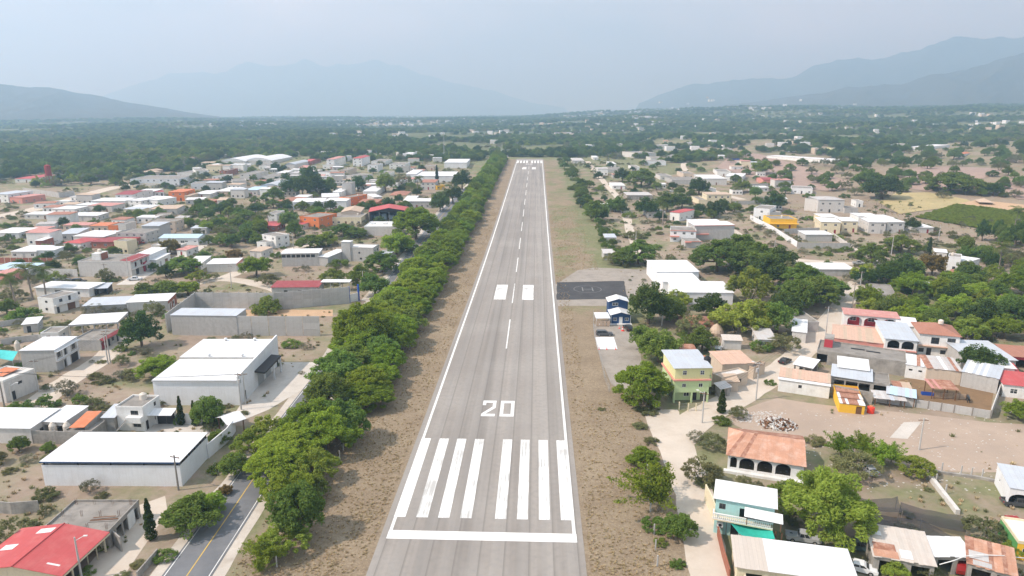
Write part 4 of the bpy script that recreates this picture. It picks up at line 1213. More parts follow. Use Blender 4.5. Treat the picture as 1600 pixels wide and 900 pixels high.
    wall_run('stained concrete perimeter wall with square posts in front of the long white shed', [(-25, 690), (47, 692.5), (131, 695)], 2.9, 'concrete', bay=6.3, pm='concrete')
    # left street houses
    b = Building('house', 'pale flat-roofed house with an orange roof corner at the left edge', (-40, 590), (4, 595), (43.5, 575), 5.6, 'pale')
    b.walls(ops={'r': [('w', .5, 3.3, 1.1, .7, 'dframe'), ('d', .25, 0, 1.0, 2.2, 'dark')]}); b.roof('slab', 'pale', pal='white')
    b.part('roof_sheet', 'r_orange', lambda mb: mb.hexa([(1, b.d * .3, b.h - .25), (b.w * .66, b.d * .3, b.h - .1), (b.w * .66, b.d * .85, b.h + .25), (1, b.d * .85, b.h + .1), (1, b.d * .3, b.h - .18), (b.w * .66, b.d * .3, b.h - .03), (b.w * .66, b.d * .85, b.h + .32), (1, b.d * .85, b.h + .17)]))
    b = Building('house', 'two-storey grey block house with a white front and white roof on the dirt street', (30.7, 547.8), (84.3, 547), (118.9, 527.3), 6.1, 'grey')
    b.walls(ops={'r': [('w', .16, 3.6, 1.4, 1.5, 'dframe'), ('d', .44, 3.3, .95, 2.0, 'dark'), ('w', .8, 3.6, 1.5, 1.5, 'dframe'), ('g', .16, 0, 2.0, 2.4), ('a', .37, 0, .9, 2.2), ('g', .79, 0, 3.2, 2.6, 'dark')]})
    b.part('white_facade', 'clean', lambda mb: (mb.box(b.w + .02, 0, 2.7, b.w + .07, b.d, 3.2), mb.box(b.w + .02, 0, 5.2, b.w + .07, b.d, 6.1), mb.box(b.w + .02, b.d * .3, 3.2, b.w + .07, b.d * .36, 5.2), mb.box(b.w + .02, b.d * .52, 3.2, b.w + .07, b.d * .66, 5.2), mb.box(b.w + .02, 0, 3.2, b.w + .07, b.d * .05, 5.2), mb.box(b.w + .02, b.d * .94, 0, b.w + .07, b.d, 5.2), mb.box(b.w + .02, b.d * .43, 0, b.w + .07, b.d * .58, 2.7)))
    b.roof('sheet', 'r_white', .25, .2)
    b.part('canopy', 'r_white', lambda mb: mb.box(b.w + .08, -.2, 5.5, b.w + .9, b.d + .2, 5.6))
    b.part('balcony_slab', 'pale', lambda mb: mb.box(b.w + .08, 0, 2.8, b.w + .6, b.d, 2.95))
    q = G(27, 541, 2); t = thing('water_tank', 'beige water tank on a block stand behind the two-storey grey house', 'water tank', (q.x, q.y, tz(q.x, q.y)))
    tank_parts(t, 'tank', .7, 3.6)
    p = thing('tarpaulin', 'turquoise tarpaulin stretched over a yard at the left edge', 'tarpaulin', tuple(G(0, 570)), 0)
    mb = MB(); n = 7
    a, bq, cq, dq = G(-25, 556, 3.2), G(20, 566, 2.8), G(28, 549, 3.2), G(-5, 545, 3.4); o0 = Vector(p.location)
    for i in range(n):
        for j in range(n):
            def pt(u, v):
                q = a.lerp(bq, u).lerp(dq.lerp(cq, u), v); return (q.x - o0.x, q.y - o0.y, 3.2 - .9 * math.sin(math.pi * u) * math.sin(math.pi * v))
            mb.quad(pt(i / n, j / n), pt((i + 1) / n, j / n), pt((i + 1) / n, (j + 1) / n), pt(i / n, (j + 1) / n))
    mb.obj('cloth', M['pool'], p)
    pm = cached('tpost', lambda: MB().tube((0, 0, -.2), (0, 0, 3.3), .05, .05, 6).mesh('post', M['steel']))
    for q in (a, bq, cq, dq): link('post', pm, p, (q.x - o0.x, q.y - o0.y, 0))
    # white canopy over unfinished house with red facade
    b = Building('house', 'unfinished house with a brown tiled street front below a raised white roof', (112, 531), (156, 531), (190, 514.5), 3.3, 'grey')
    b.walls(ops={'r': [('g', .16, 0, 2.4, 2.3, 'reddoor'), ('d', .42, 0, 1.0, 2.2, 'dark'), ('w', .62, 1, 1.2, 1.1, 'dframe'), ('d', .86, 0, 1.0, 2.2, 'dark')]})
    b.roof('slab', 'slab', pal='grey')
    b.part('roof_sheet', 'r_dred', lambda mb: mb.hexa([(b.w - .1, -.1, 3.35), (b.w + .9, -.1, 2.8), (b.w + .9, b.d, 2.8), (b.w - .1, b.d, 3.35), (b.w - .1, -.1, 3.45), (b.w + .9, -.1, 2.9), (b.w + .9, b.d, 2.9), (b.w - .1, b.d, 3.45)]))
    b.part('tiled_face', 'beige', lambda mb: mb.box(b.w + .02, b.d * .28, 0, b.w + .05, b.d * .36, 2.9))
    c = Building('canopy_roof', 'raised flat white roof on thin posts above the unfinished house', (107, 508), (183, 503.5), (211, 488), 5.2, 'white', 'canopy')
    c.roof('sheet', 'r_white', .2, .1)
    c.part('edge_beam', 'grey', lambda mb: (mb.box(0, -.05, 4.75, c.w, .1, 5.15), mb.box(c.w - .1, .1, 4.75, c.w + .05, c.d, 5.2)))
    c.posts([(c.w * i / 4, c.d * j) for i in range(5) for j in (.05, .95)], 4.8, 'cpole', .12)
    simple('small roofless grey block house beside the raised white roof', (63, 520), (91, 519), (96, 510), 3.2, 'white', 'slab', 'slab', n=1)
    simple('low grey shelter with a small white roof left of the raised white roof', (35, 507), (58, 505), (64, 497.5), 2.8, 'grey', 'r_white', n=1, cat='shed', name='shed')
    wall_run('grey garden wall around the houses at the far left', [(2, 540), (24, 536), (60, 532), (108, 533)], 1.9, 'grey')
    wall_run('grey block wall with a post row near the left edge', [(-5, 512), (30, 506), (64, 503)], 1.8, 'grey')
    # brick-ended row building
    b = Building('house', 'low pale house with a bright white roof and a brick street end', (197, 473), (262, 470), (280, 458.5), 3.6, 'pale')
    b.walls(ops={'r': [('d', .25, 0, 1.1, 2.3, 'wood'), ('w', .6, 1, 1.2, 1.1, 'dframe')]}, gable=('s', .2)); b.roof('sheet', 'r_white', .2, .2)
    b.part('brick_face', 'brick', lambda mb: (mb.box(b.w + .02, 0, 2.5, b.w + .06, b.d, 3.7), mb.box(b.w + .02, b.d * .4, 0, b.w + .06, b.d * .5, 2.5), mb.box(b.w + .02, b.d * .75, 0, b.w + .06, b.d, 2.5)))
    b = simple('long low grey outbuilding joined to the bright white roof', (130, 478), (196, 475), (206, 465), 3.0, 'grey', 'r_silver', n=1, ops={}, cat='outbuilding', name='outbuilding')
    b = Building('house', 'two-storey white house with a narrow balcony near the palms', (58, 464), (82, 466.5), (112, 455), 5.4, 'white')
    b.walls(ops={'f': [('w', .55, 3.6, 1.1, .8, 'dframe'), ('w', .5, .9, 1.1, .9, 'dframe')], 'r': [('w', .3, 3.5, 1.2, 1.1, 'dframe'), ('d', .15, 0, 1, 2.1, 'dark'), ('g', .68, 0, 3, 2.4, 'wood'), ('d', .65, 3, 1, 2, 'dark')]})
    b.roof('slab', 'slab', pal='white'); b.part('balcony_slab', 'white', lambda mb: (mb.box(b.w + .02, 0, 2.7, b.w + 1.1, b.d, 2.9), mb.box(b.w + 1.0, 0, 2.9, b.w + 1.1, b.d, 3.6)))
    b = Building('carport', 'long white-roofed carport house behind the palms', (55, 449), (138, 451), (162, 442.5), 3.3, 'white')
    b.walls(ops={'f': [('o', .42, 0, 2.6, 2.4), ('o', .58, 0, 2.4, 2.4), ('w', .8, 1, 1.2, 1, 'dframe')], 'r': [('o', .5, 0, 2.5, 2.4)]}, gable=('s', .2)); b.roof('sheet', 'r_white', .2, .5)
    simple('small tin canopy beside the long white carport', (149, 451), (167, 450), (171, 444), 2.6, 'dark', 'r_silver', ops={'f': [('o', .5, 0, 4, 2.2)]}, cat='canopy', name='canopy')
    # big blank wall house row
    b = Building('house', 'tall blank-sided pale house with a rooftop stair tower and tank', (121, 408), (203.5, 408), (226, 396.5), 6.6, 'pale')
    b.walls(ops={'r': [('o', .25, 3.5, 1.4, 2.0), ('o', .55, 3.5, 1.4, 2.0), ('o', .82, 3.5, 1.4, 2.0), ('g', .3, 0, 2.4, 2.5, 'dark'), ('d', .75, 0, 1.1, 2.2, 'dark')]})
    b.roof('slab', 'slab', pal='pale')
    b.part('stair_tower', 'white', lambda mb: mb.box(b.w * .2, b.d * .2, 6.3, b.w * .36, b.d * .6, 9.2)); b.part('tower_door', 'brick', lambda mb: mb.box(b.w * .362, b.d * .24, 6.35, b.w * .366, b.d * .56, 9.0))
    b.part('awning', 'r_dred', lambda mb: mb.hexa([(b.w * .8, 0, 6.9), (b.w + .8, 0, 6.3), (b.w + .8, b.d, 6.3), (b.w * .8, b.d, 6.9), (b.w * .8, 0, 6.97), (b.w + .8, 0, 6.37), (b.w + .8, b.d, 6.37), (b.w * .8, b.d, 6.97)]))
    b.part('balcony_slab', 'pale', lambda mb: mb.box(b.w + .02, 0, 3.0, b.w + 1.2, b.d, 3.2))
    b.tank(b.w * .28, b.d * .4, 9.2, 'white water tank on the rooftop stair tower', 'tank', .8, 1.4)
    wall_run('long pale yard wall left of the tall blank-sided house', [(66, 432), (122, 433)], 3.4, 'pale')
    b = simple('red-fronted house in the row behind the blank-sided house', (204, 411), (225, 410), (240, 402), 4.0, 'redwall', 'slab', 'slab', ops={'r': [('g', .25, 0, 2.4, 2.6, 'reddoor'), ('g', .72, 0, 2.4, 2.6, 'dark')]})
    b = simple('white house with an orange door closing the red row', (224, 406.5), (243.5, 406.5), (262, 397), 3.6, 'white', 'r_white', ops={'r': [('d', .3, 0, 1.4, 2.3, 'shutter'), ('g', .7, 0, 2.6, 2.5, 'wood')]})
    b = simple('tall plain white block behind the red-fronted row', (200, 402.5), (224, 402.5), (243, 388), 5.6, 'clean', 'r_white', ops={})
    b = Building('clinic', 'long white hall with a pale blue roof and a row of windows', (249, 371.8), (309, 371.8), (316.5, 365), 3.7, 'clean', 'hall')
    b.walls(ops={'f': [('d', .16, 0, 1.2, 2.3, 'dark'), ('w', .27, 1.1, 2.0, 1.2), ('w', .37, 1.1, 2.0, 1.2), ('w', .59, 1.1, 2.0, 1.2), ('w', .69, 1.6, 1.6, .7), ('w', .92, 1.6, 1.4, .6)], 'r': [('d', .5, 0, 1.5, 2.3, 'dark')]}, gable=('x', 1.0)); b.roof('gx', 'r_blue', 1.0, .4)
    b = Building('house', 'blank white-walled house with a white roof and pink end wall', (322.7, 412.8), (369, 411.6), (383, 403.6), 3.6, 'pale')
    b.walls(ops={'r': [('w', .5, 1, 1.3, 1.1, 'dframe')]}, gable=('s', .25)); b.roof('sheet', 'r_white', .25, .25)
    b.part('pink_face', 'pink', lambda mb: mb.box(b.w + .02, 0, 2.4, b.w + .06, b.d, 3.6))
    simple('small white-roofed house left of the blank white-walled house', (290, 412.5), (313, 412), (320, 401.5), 3.0, 'white', 'r_white', n=2)
    simple('tiny house with a red end roof behind the brown-topped tree', (276, 390), (291, 391), (296, 385), 3.0, 'white', 'r_pink', n=1)
    b = Building('hall', 'grey block hall with a row of seven square windows under a white roof', (439.6, 396.2), (497.5, 395.2), (503, 389), 5.9, 'grey', 'hall')
    b.walls(ops={'f': [('w', .055 + .132 * i, 4.0, 1.7, 1.3, 'dframe') for i in range(7)]}, gable=('s', .3)); b.roof('sheet', 'r_white', .3, .3)
    b = simple('white-roofed annex with a peach top beside the seven-window hall', (498, 401), (512, 402), (519, 390), 4.2, 'grey', 'r_white', n=1, ops={})
    b = Building('house', 'grey two-storey block house with a tall stair tower at mid left', (543, 386), (583, 387), (591, 381.5), 6.6, 'grey')
    b.walls(ops={'f': [('w', .45, 3.6, .9, .9, 'dframe'), ('w', .5, .9, 1.0, .9, 'dframe')], 'r': [('w', .3, 4, 1.2, 1.2, 'dframe'), ('w', .75, 4, 1.2, 1.2, 'dframe'), ('g', .5, 0, 3, 2.5, 'dark')]}); b.roof('slab', 'white', pal='grey')
    b.part('stair_tower', 'grey', lambda mb: mb.box(-2.8, -.4, -.5, 1.4, 3.4, 9.0)); b.part('tower_roof', 'r_white', lambda mb: mb.box(-3.0, -.6, 9.0, 1.6, 3.6, 9.12))
    simple('tin-roofed porch right of the grey two-storey block house', (587, 398), (605, 399), (608, 393), 2.8, 'grey', 'r_silver', n=1, cat='porch', name='porch')
    b = Building('depot', 'large plain white block building with rooftop equipment beside the spreading tree', (569, 353.5), (618, 353.5), (622, 345), 5.4, 'pale', 'building')
    b.walls(); b.roof('slab', 'white', pal='clean')
    for i, (x, y) in enumerate(((.1, .5), (.5, .5), (.82, .45))):
        t = thing('rooftop_unit', ['white cooling unit at the left of the plain block roof', 'white cooling unit in the middle of the plain block roof', 'solar heater at the right of the plain block roof'][i], 'rooftop unit', b.world(b.w * x, b.d * y, b.h - .32), b.ang)
        MB().box(0, 0, .1, 2.6, 1.5, 1.0).obj('casing', M['r_white'] if i < 2 else M['glass'], t); MB().box(.1, .1, 0, 2.5, 1.4, .1).obj('base', M['dark'], t)
    # grey precast compound
    wall_run('tall grey panel wall along the back of the walled compound', [(307, 483.5), (430, 484), (546, 474)], 6.1, 'panel', bay=3.1, rows=4, ph=.25)
    wall_run('tall grey panel wall on the left side of the walled compound', [(262, 520), (307, 483.5)], 6.1, 'panel', bay=3.1, rows=4, ph=.25)
    wall_run('long grey block wall closing the front of the walled compound', [(368, 524.5), (501, 525)], 6.3, 'panel', bay=5.0, rows=3, posts=False)
    b = Building('shed', 'grey block shed with a white roof inside the walled compound', (266, 492.5), (369, 493.6), (385, 483.5), 6.4, 'grey', 'shed')
    b.walls(gable=('s', .2)); b.roof('sheet', 'r_silver', .2, .15)
    b = simple('long low shed with a faded red roof behind the walled compound', (424, 449), (497, 448.5), (508, 440.5), 3.2, 'grey', 'r_dred', ops={'f': [('o', .3, .9, 1.4, 1.1), ('o', .6, .9, 1.4, 1.1), ('o', .85, .9, 1.4, 1.1)]}, cat='shed', name='shed')
    c = Building('canopy', 'flat white canopy on posts beside the faded red shed', (501, 441), (546, 441), (547, 437), 3.8, 'grey', 'canopy'); c.roof('sheet', 'r_white', .1, .1); c.posts([(c.w * i / 3, j) for i in range(4) for j in (.3, c.d - .3)], 3.8)
    g = thing('gateway', 'tall blue gateway at the corner of the grey compound', 'gate', tuple(G(546, 473)), .9)
    for x in (0, 4.2): MB().box(x - .25, -.25, -.3, x + .25, .25, 6.0).obj('gate_post', M['bluetarp'], g)
    MB().box(.25, -.05, 0, 3.95, .05, 3.0).obj('gate_leaf', M['white'], g)
near_left()
# ================================================================== RIGHT SIDE, near
def sag_cloth(name, label, cat, P, sag, m, posts=None, n=8, wob=0.0, seed=0):
    """cloth hung from four corner points (x, y, z world), sagging in the middle"""
    rr = random.Random(seed)
    P = [Vector(p) for p in P]; o0 = Vector((P[0].x, P[0].y, tz(P[0].x, P[0].y)))
    root = thing(name, label, cat, tuple(o0))
    grid = {}
    for i in range(n + 1):
        for j in range(n + 1):
            u, v = i / n, j / n
            q = P[0].lerp(P[1], u).lerp(P[3].lerp(P[2], u), v)
            s_ = sag * (.55 * math.sin(math.pi * u) + .45 * math.sin(math.pi * u) * math.sin(math.pi * v))
            grid[i, j] = (q.x - o0.x, q.y - o0.y, max(.15, q.z - s_ + rr.uniform(-wob, wob) - o0.z))
    mb = MB()
    for i in range(n):
        for j in range(n): mb.quad(grid[i, j], grid[i + 1, j], grid[i + 1, j + 1], grid[i, j + 1])
    o = mb.obj('cloth', m, root)
    for f in o.data.polygons: f.use_smooth = True
    for q in (posts if posts is not None else P):
        MB().tube((0, 0, -.3), (0, 0, q.z - tz(q.x, q.y) + .1), .05, .05, 6).obj('post', M['pole'], root, (q.x - o0.x, q.y - o0.y, tz(q.x, q.y) - o0.z))
    return root
def net_mat(alpha):
    m = bpy.data.materials.new('black_shade_net'); m.use_nodes = True
    N, L = m.node_tree.nodes, m.node_tree.links
    b = N['Principled BSDF']; b.inputs['Base Color'].default_value = (.02, .02, .022, 1); b.inputs['Alpha'].default_value = alpha
    return m
def near_right():
    # navy blue airport house
    b = Building('house', 'navy blue two-storey house with white gable roofs beside the airstrip parking lot', (955, 492), (985.5, 492), (984, 484), 3.0, 'blue')
    W = b.w
    b.walls(ops={'f': [('w', .2, 1.0, 1.2, 1.1), ('d', .5, 0, 1.15, 2.3, 'frame'), ('w', .8, 1.0, 1.2, 1.1)]}, gable=('y', .9)); b.roof('gy', 'r_white', .9, .35)
    u = MB(); D1 = b.d + .05; D2 = b.d + 5.0
    u.box(0, D1, -.4, W, D2, 5.9); u.tri((0, D1, 5.9), (W, D1, 5.9), (W / 2, D1, 6.8)); u.tri((0, D2, 5.9), (W, D2, 5.9), (W / 2, D2, 6.8)); u.obj('upper_wall', M['blue'], b.root)
    f, g = window_meshes(1.9, 1.0); o = link('window', f, b.root, (W * .18, D1 - .1, 4.4)); link('pane', g, o)
    for sg in (0, 1):
        xa, xb = (-.4, W / 2) if sg == 0 else (W / 2, W + .4)
        za, zb = (5.75, 6.85) if sg == 0 else (6.85, 5.75)
        MB().hexa([(xa, D1 - .5, za), (xb, D1 - .5, zb), (xb, D2 + .3, zb), (xa, D2 + .3, za), (xa, D1 - .5, za + .08), (xb, D1 - .5, zb + .08), (xb, D2 + .3, zb + .08), (xa, D2 + .3, za + .08)]).obj('upper_roof', M['r_white'], b.root)
        x = -.03 if sg == 0 else W - .09
        MB().box(x, -.04, 0, x + .12, -.005, 3.0).obj('corner_trim', M['clean'], b.root)
    b.part('plinth', 'clean', lambda mb: mb.box(-4.8, -1.1, -.3, W + .4, -.05, .12))
    c = Building('carport', 'white-roofed side canopy with slatted fence joined to the navy house', (931.5, 497.5), (953.5, 497.5), (951, 489), 2.7, 'white', 'canopy')
    c.roof('sheet', 'r_white', .15, .1); c.posts([(.1, .1), (c.w - .1, .1), (c.w - .1, c.d - .1), (.1, c.d - .1)], 2.7, 'white', .08)
    for i in range(4): MB().box(0, -.03, .15, c.w / 4 - .15, .03, 1.9).obj('fence_panel', M['r_tan'], c.root, (i * c.w / 4 + .08, .0, 0))
    # pale green and lemon three-storey house
    b = Building('house', 'three-storey house painted pale green below and lemon above with a coral band', (1055.4, 574.8), (1110, 574), (1039.5, 550), 8.8, 'lime', back='l')
    W, D = b.w, b.d
    b.walls(5.6, name='lower_wall', ops={'f': [('w', .28, 3.9, .95, .95), ('w', .76, 3.9, .95, .95), ('o', .5, 0, W * .92, 2.6)], 'r': [('o', .2, 0, D * .3, 2.6), ('o', .55, 0, D * .3, 2.6), ('o', .86, 0, D * .22, 2.6), ('w', .5, 3.9, 1.0, .9)], 'l': [('o', .3, 0, D * .34, 2.6), ('o', .75, 0, D * .34, 2.6)]})
    b.part('ground_floor_wall', 'lime', lambda mb: mb.box(.3, 1.6, -.3, W - 1.4, 1.8, 2.7))
    f, g = window_meshes(1.3, 1.0); o = link('window', f, b.root, (W * .34, 1.5, 1.0)); link('pane', g, o)
    link('door', door_mesh(1.0, 2.2, 'dark'), b.root, (W * .6, 1.48, 0))
    b.posts([(.12, .12), (W * .52, .12), (W - .12, .12), (W - .12, D * .38), (W - .12, D * .72), (.12, D * .5)], 2.75, 'lime', .17)
    b.part('upper_wall', 'lemon', lambda mb: mb.hexa([(.05, .05, 5.9), (W - .02, .05, 5.9), (W - .02, D - .05, 5.9), (.05, D - .05, 5.9), (.05, .05, 8.75), (W - .02, .05, 8.75), (W - .02, D - .05, 8.75), (.05, D - .05, 8.75)]))
    b.part('coral_band', 'pink', lambda mb: mb.box(-.35, -.35, 5.6, W + .35, D + .2, 5.92))
    for u in (.28, .78):
        f, g = window_meshes(.95, 1.05); o = link('window', f, b.root, (W * u - .47, -.06, 7.0)); link('pane', g, o)
    f, g = window_meshes(.95, 1.0); o = link('window', f, b.root, (W + .06, D * .5, 7.0), math.pi / 2); link('pane', g, o)
    b.roof('sheet', 'r_silver', .35, .5)
    b.part('roof_terrace', 'r_orange', lambda mb: mb.hexa([(W * .95, D * .6, 8.0), (W * 1.25, D * .6, 7.7), (W * 1.25, D * .95, 7.9), (W * .95, D * .95, 8.2), (W * .95, D * .6, 8.06), (W * 1.25, D * .6, 7.76), (W * 1.25, D * .95, 7.96), (W * .95, D * .95, 8.26)]))
    b.part('side_stair_tower', 'lemon', lambda mb: mb.box(W + .02, D * .25, 5.93, W + 1.5, D * .6, 8.0)); b.part('side_bay', 'lime', lambda mb: mb.box(W + .02, D * .25, 2.8, W + 1.5, D * .6, 5.58))
    b.tank(W + .75, D * .42, 8.0, 'black water tank on the lemon three-storey house', 'black', .85, 1.9)
    b.tank(W + .2, D * .8, 8.0, 'white cistern beside the lemon three-storey house roof', 'tank', .5, 1.0) if False else None
    fr = thing('gate_fence', 'cream posts with wire mesh gates in front of the lemon house', 'fence', tuple(G(1061, 640)), .1)
    a, c2 = G(1061, 640), G(1098, 641)
    for i in range(4):
        q = a.lerp(c2, i / 3) - a; MB().box(-.12, -.12, -.2, .12, .12, 1.9).obj('post', M['cream'], fr, (q.x, q.y - (1 if i in (1, 2) else 0), 0))
    for i in range(3):
        q = a.lerp(c2, (i + .08) / 3) - a; mb = MB(); L_ = (c2 - a).length / 3 * .84
        for k in range(5): mb.tube((0, -.5, .25 + k * .36), (L_, -.5, .25 + k * .36), .02, .02, 4)
        mb.obj('mesh_panel', M['steel'], fr, (q.x, q.y, 0))
    # row of street shops behind it
    b = Building('house', 'row house with a pale concrete roof facing the cement street', (1128, 590), (1169, 581), (1193, 566), 3.4, 'beige')
    b.walls(ops={'r': [('g', .25, 0, 2.2, 2.4, 'dark'), ('d', .6, 0, 1.0, 2.2, 'dark'), ('w', .85, 1, 1, 1, 'dframe')], 'f': [('w', .7, 1, 1.0, 1.0, 'dframe')]}); b.roof('slab', 'pale', pal='beige')
    b = Building('house', 'row house with a sunbleached orange roof up the cement street', (1129, 569), (1177, 567), (1181, 549), 4.0, 'beige')
    b.walls(gable=('s', .4)); b.roof('sheet', 'r_peach', .4, .3, sheets=12, pal=['r_peach'])
    b = Building('house', 'cluttered flat-roofed row house at the top of the shop row', (1178, 574), (1196, 566), (1219, 550.5), 3.3, 'beige')
    b.walls(ops={'r': [('g', .2, 0, 2.2, 2.4, 'dark'), ('g', .55, 0, 2.4, 2.4, 'dark'), ('d', .86, 0, 1.1, 2.2, 'dark')]}); b.roof('slab', 'slab', pal='r_tan')
    b.part('street_awning', 'r_tan', lambda mb: mb.hexa([(b.w - .2, -.2, 3.35), (b.w + 1.2, -.2, 2.8), (b.w + 1.2, b.d, 2.8), (b.w - .2, b.d, 3.35), (b.w - .2, -.2, 3.42), (b.w + 1.2, -.2, 2.87), (b.w + 1.2, b.d, 2.87), (b.w - .2, b.d, 3.42)]))
    simple('low tan-roofed lean-to at the near end of the shop row', (1130, 596), (1154, 596), (1162, 588), 2.7, 'beige', 'r_tan', n=1, cat='lean-to', name='lean_to')
    simple('small grey porch with dark openings under the lemon house', (1126, 607), (1141, 604), (1146, 597), 2.4, 'concrete', 'r_zinc', ops={'f': [('o', .5, 0, 1.2, 2)], 'r': [('o', .3, 0, 1.2, 2), ('o', .7, 0, 1.2, 2)]}, cat='porch', name='porch')
    simple('little white-walled outhouse with a dusty roof among the trees', (1131, 531), (1159, 532), (1162, 527), 2.8, 'pale', 'r_beige2', ops={}, cat='outhouse', name='outhouse')
    b = Building('cottage', 'old cottage with a brown hipped tile roof under the trees', (1073, 509), (1118, 509), (1113, 494), 2.5, 'beige'); b.walls(ops={'r': [('d', .4, 0, 1, 2, 'wood')]}); b.roof('hip', 'r_tile', 1.7, .5)
    simple('corrugated brown lean-to roof behind the lemon house', (1056, 549), (1088, 549), (1085, 541), 2.8, 'wood', 'r_rust', ops={}, cat='shed', name='shed')
    simple('small patched tin-roofed shed under the trees by the street', (1186, 530), (1213, 531), (1215, 517), 2.8, 'pale', 'r_zinc', n=1, cat='shed', name='shed')
    b = Building('house', 'white-roofed corner house at the left of the cement street', (1238, 517.5), (1260, 520), (1280, 503), 3.3, 'pale')
    b.walls(ops={'r': [('d', .1, 0, 1.0, 2.1, 'reddoor'), ('w', .5, 1, 1.1, 1, 'dframe'), ('d', .8, 0, 1, 2.1, 'dark')]}, gable=('s', .2)); b.roof('sheet', 'r_white', .2, .25)
    b = Building('house', 'long grey flat-roofed house further up the cement street', (1252, 503), (1280, 503), (1299, 486.5), 3.3, 'grey')
    b.walls(ops={'r': [('d', .3, 0, 1.0, 2.1, 'dark'), ('w', .7, 1, 1.1, 1, 'dframe')]}); b.roof('slab', 'slab', pal='grey')
    b.tank(1.2, b.d * .7, 3.0, 'white tank on the grey flat roof up the cement street')
    # block of houses across the street
    b = Building('house', 'long two-storey house with three white arches over crimson walls', (1320, 490.5), (1405, 498), (1409, 490), 6.6, 'white')
    W, D = b.w, b.d
    b.walls(ops={'f': [('a', .2, 3.3, W * .27, 2.8), ('a', .52, 3.3, W * .29, 2.8), ('a', .84, 3.3, W * .25, 2.8), ('w', .3, .9, 1.4, 1.2, 'dframe'), ('d', .6, 0, 1.2, 2.2, 'dark')]}, gable=('s', .2))
    b.part('crimson_wall', 'redwall', lambda mb: mb.box(.3, 1.3, 3.1, W - .3, 1.5, 6.4))
    for u in (.14, .48, .84):
        f, g = window_meshes(1.8, 1.2); o = link('window', f, b.root, (W * u - .4, 1.2, 4.5)); link('pane', g, o)
    for u in (.30, .62): link('door', door_mesh(1.0, 2.2, 'frame'), b.root, (W * u, 1.2, 3.2))
    b.roof('sheet', 'r_pink', .2, .35); b.part('floor_band', 'pink', lambda mb: mb.box(-.3, -1.3, 2.9, W * .8, -.02, 3.2))
    b = Building('house', 'pink-walled house with a patched sunbleached roof below the three arches', (1302, 528), (1383, 537.5), (1386, 518), 3.5, 'pink')
    b.walls(gable=('s', .4)); b.roof('sheet', 'r_peach', .4, .2, sheets=14, pal=['r_peach', 'r_peach', 'r_peach', 'r_tan'])
    b = Building('house', 'white house with two arched openings under a pale metal roof', (1384, 528.5), (1434, 533), (1438, 509), 5.6, 'white')
    W = b.w
    b.walls(ops={'f': [('a', .27, 2.9, W * .38, 2.3), ('a', .72, 2.9, W * .38, 2.3), ('w', .5, .8, 1.6, 1, 'dframe')]}, gable=('s', .4)); b.roof('sheet', 'r_silver', .4, .4)
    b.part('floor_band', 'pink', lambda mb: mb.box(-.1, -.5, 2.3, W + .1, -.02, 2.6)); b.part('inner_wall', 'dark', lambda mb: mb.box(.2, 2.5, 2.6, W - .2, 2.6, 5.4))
    b2 = simple('plain white-roofed block between the arched houses', (1404, 508), (1434, 511), (1440, 501), 5.8, 'white', 'r_white', ops={})
    b = Building('house', 'white two-storey house with a red hipped roof and arched windows', (1438, 519.8), (1501, 525.5), (1499, 509), 6.5, 'white')
    W = b.w
    b.walls(ops={'f': [('w', .4, 3.6, 2.0, 1.9, 'dframe'), ('w', .8, 3.6, 2.0, 2.0, 'dframe'), ('d', .28, 0, 1.2, 2.3, 'dark'), ('w', .08, .9, 1.4, 1.2, 'dframe'), ('w', .65, .8, 1.7, 1.2, 'dframe'), ('d', .88, 0, 1.1, 2.2, 'frame')]})
    b.roof('hip', 'r_tile', 1.7, .4); b.part('floor_band', 'r_peach', lambda mb: mb.box(-.2, -.9, 2.9, W + .2, -.02, 3.1)); b.part('lower_facing', 'beige', lambda mb: [mb.box(x0, -.05, 2.4, x1, -.01, 2.88) for x0, x1 in ((0, W),)])
    b.tank(W * .62, b.d * .55, 8.0, 'white tank poking above the red hipped roof', 'tank', .7, 1.2)
    simple('wide low building with a pale silver metal roof right of the hipped house', (1514, 560), (1588, 563), (1573, 537), 4.0, 'grey', 'r_silver', n=2, ops={})
    simple('white roof strip in front of the wide silver roof', (1540, 572), (1586, 576), (1584, 563), 3.6, 'white', 'r_white', ops={}, cat='shed', name='shed')
    b = Building('warehouse', 'stained flat-roofed concrete store with a red stair box on its roof', (1277, 546), (1416, 566), (1428, 550.5), 3.9, 'concrete', 'store')
    W, D = b.w, b.d
    b.walls(ops={'f': [('o', .015, 0, 2.6, 2.8)]}); b.roof('slab', 'slab', pal='concrete')
    b.part('stair_box', 'concrete', lambda mb: mb.box(W * .06, D * .45, 3.5, W * .17, D * .9, 6.2)); b.part('stair_box_front', 'redwall', lambda mb: mb.box(W * .065, D * .43, 3.6, W * .165, D * .448, 5.8))
    b.part('roof_joint', 'black', lambda mb: (mb.box(W * .38, D * .62, 3.6, W * .54, D * .68, 3.75), mb.box(W * .56, D * .56, 3.6, W * .72, D * .62, 3.75)))
    b = Building('house', 'low workshop with a wide pale metal roof and open front bays', (1300, 587), (1390, 600.5), (1402, 586), 3.2, 'concrete', 'workshop')
    W, D = b.w, b.d
    b.walls(ops={'f': [('o', .14, .4, 2.2, 2.0), ('o', .36, .4, 2.6, 2.0), ('o', .58, .4, 2.4, 2.0), ('o', .86, 0, 3.0, 2.5)], 'r': [('o', .5, 1, 1, 1)]}); b.roof('sheet', 'r_silver', .4, .3, x1=W * .72); b.roof('slab', 'slab', pal='concrete')
    simple('small white tin roof above the open workshop', (1311, 573), (1357, 579), (1360, 566), 3.9, 'pale', 'r_white', ops={'f': [('o', .7, 1.5, 1.0, 1.2)]})
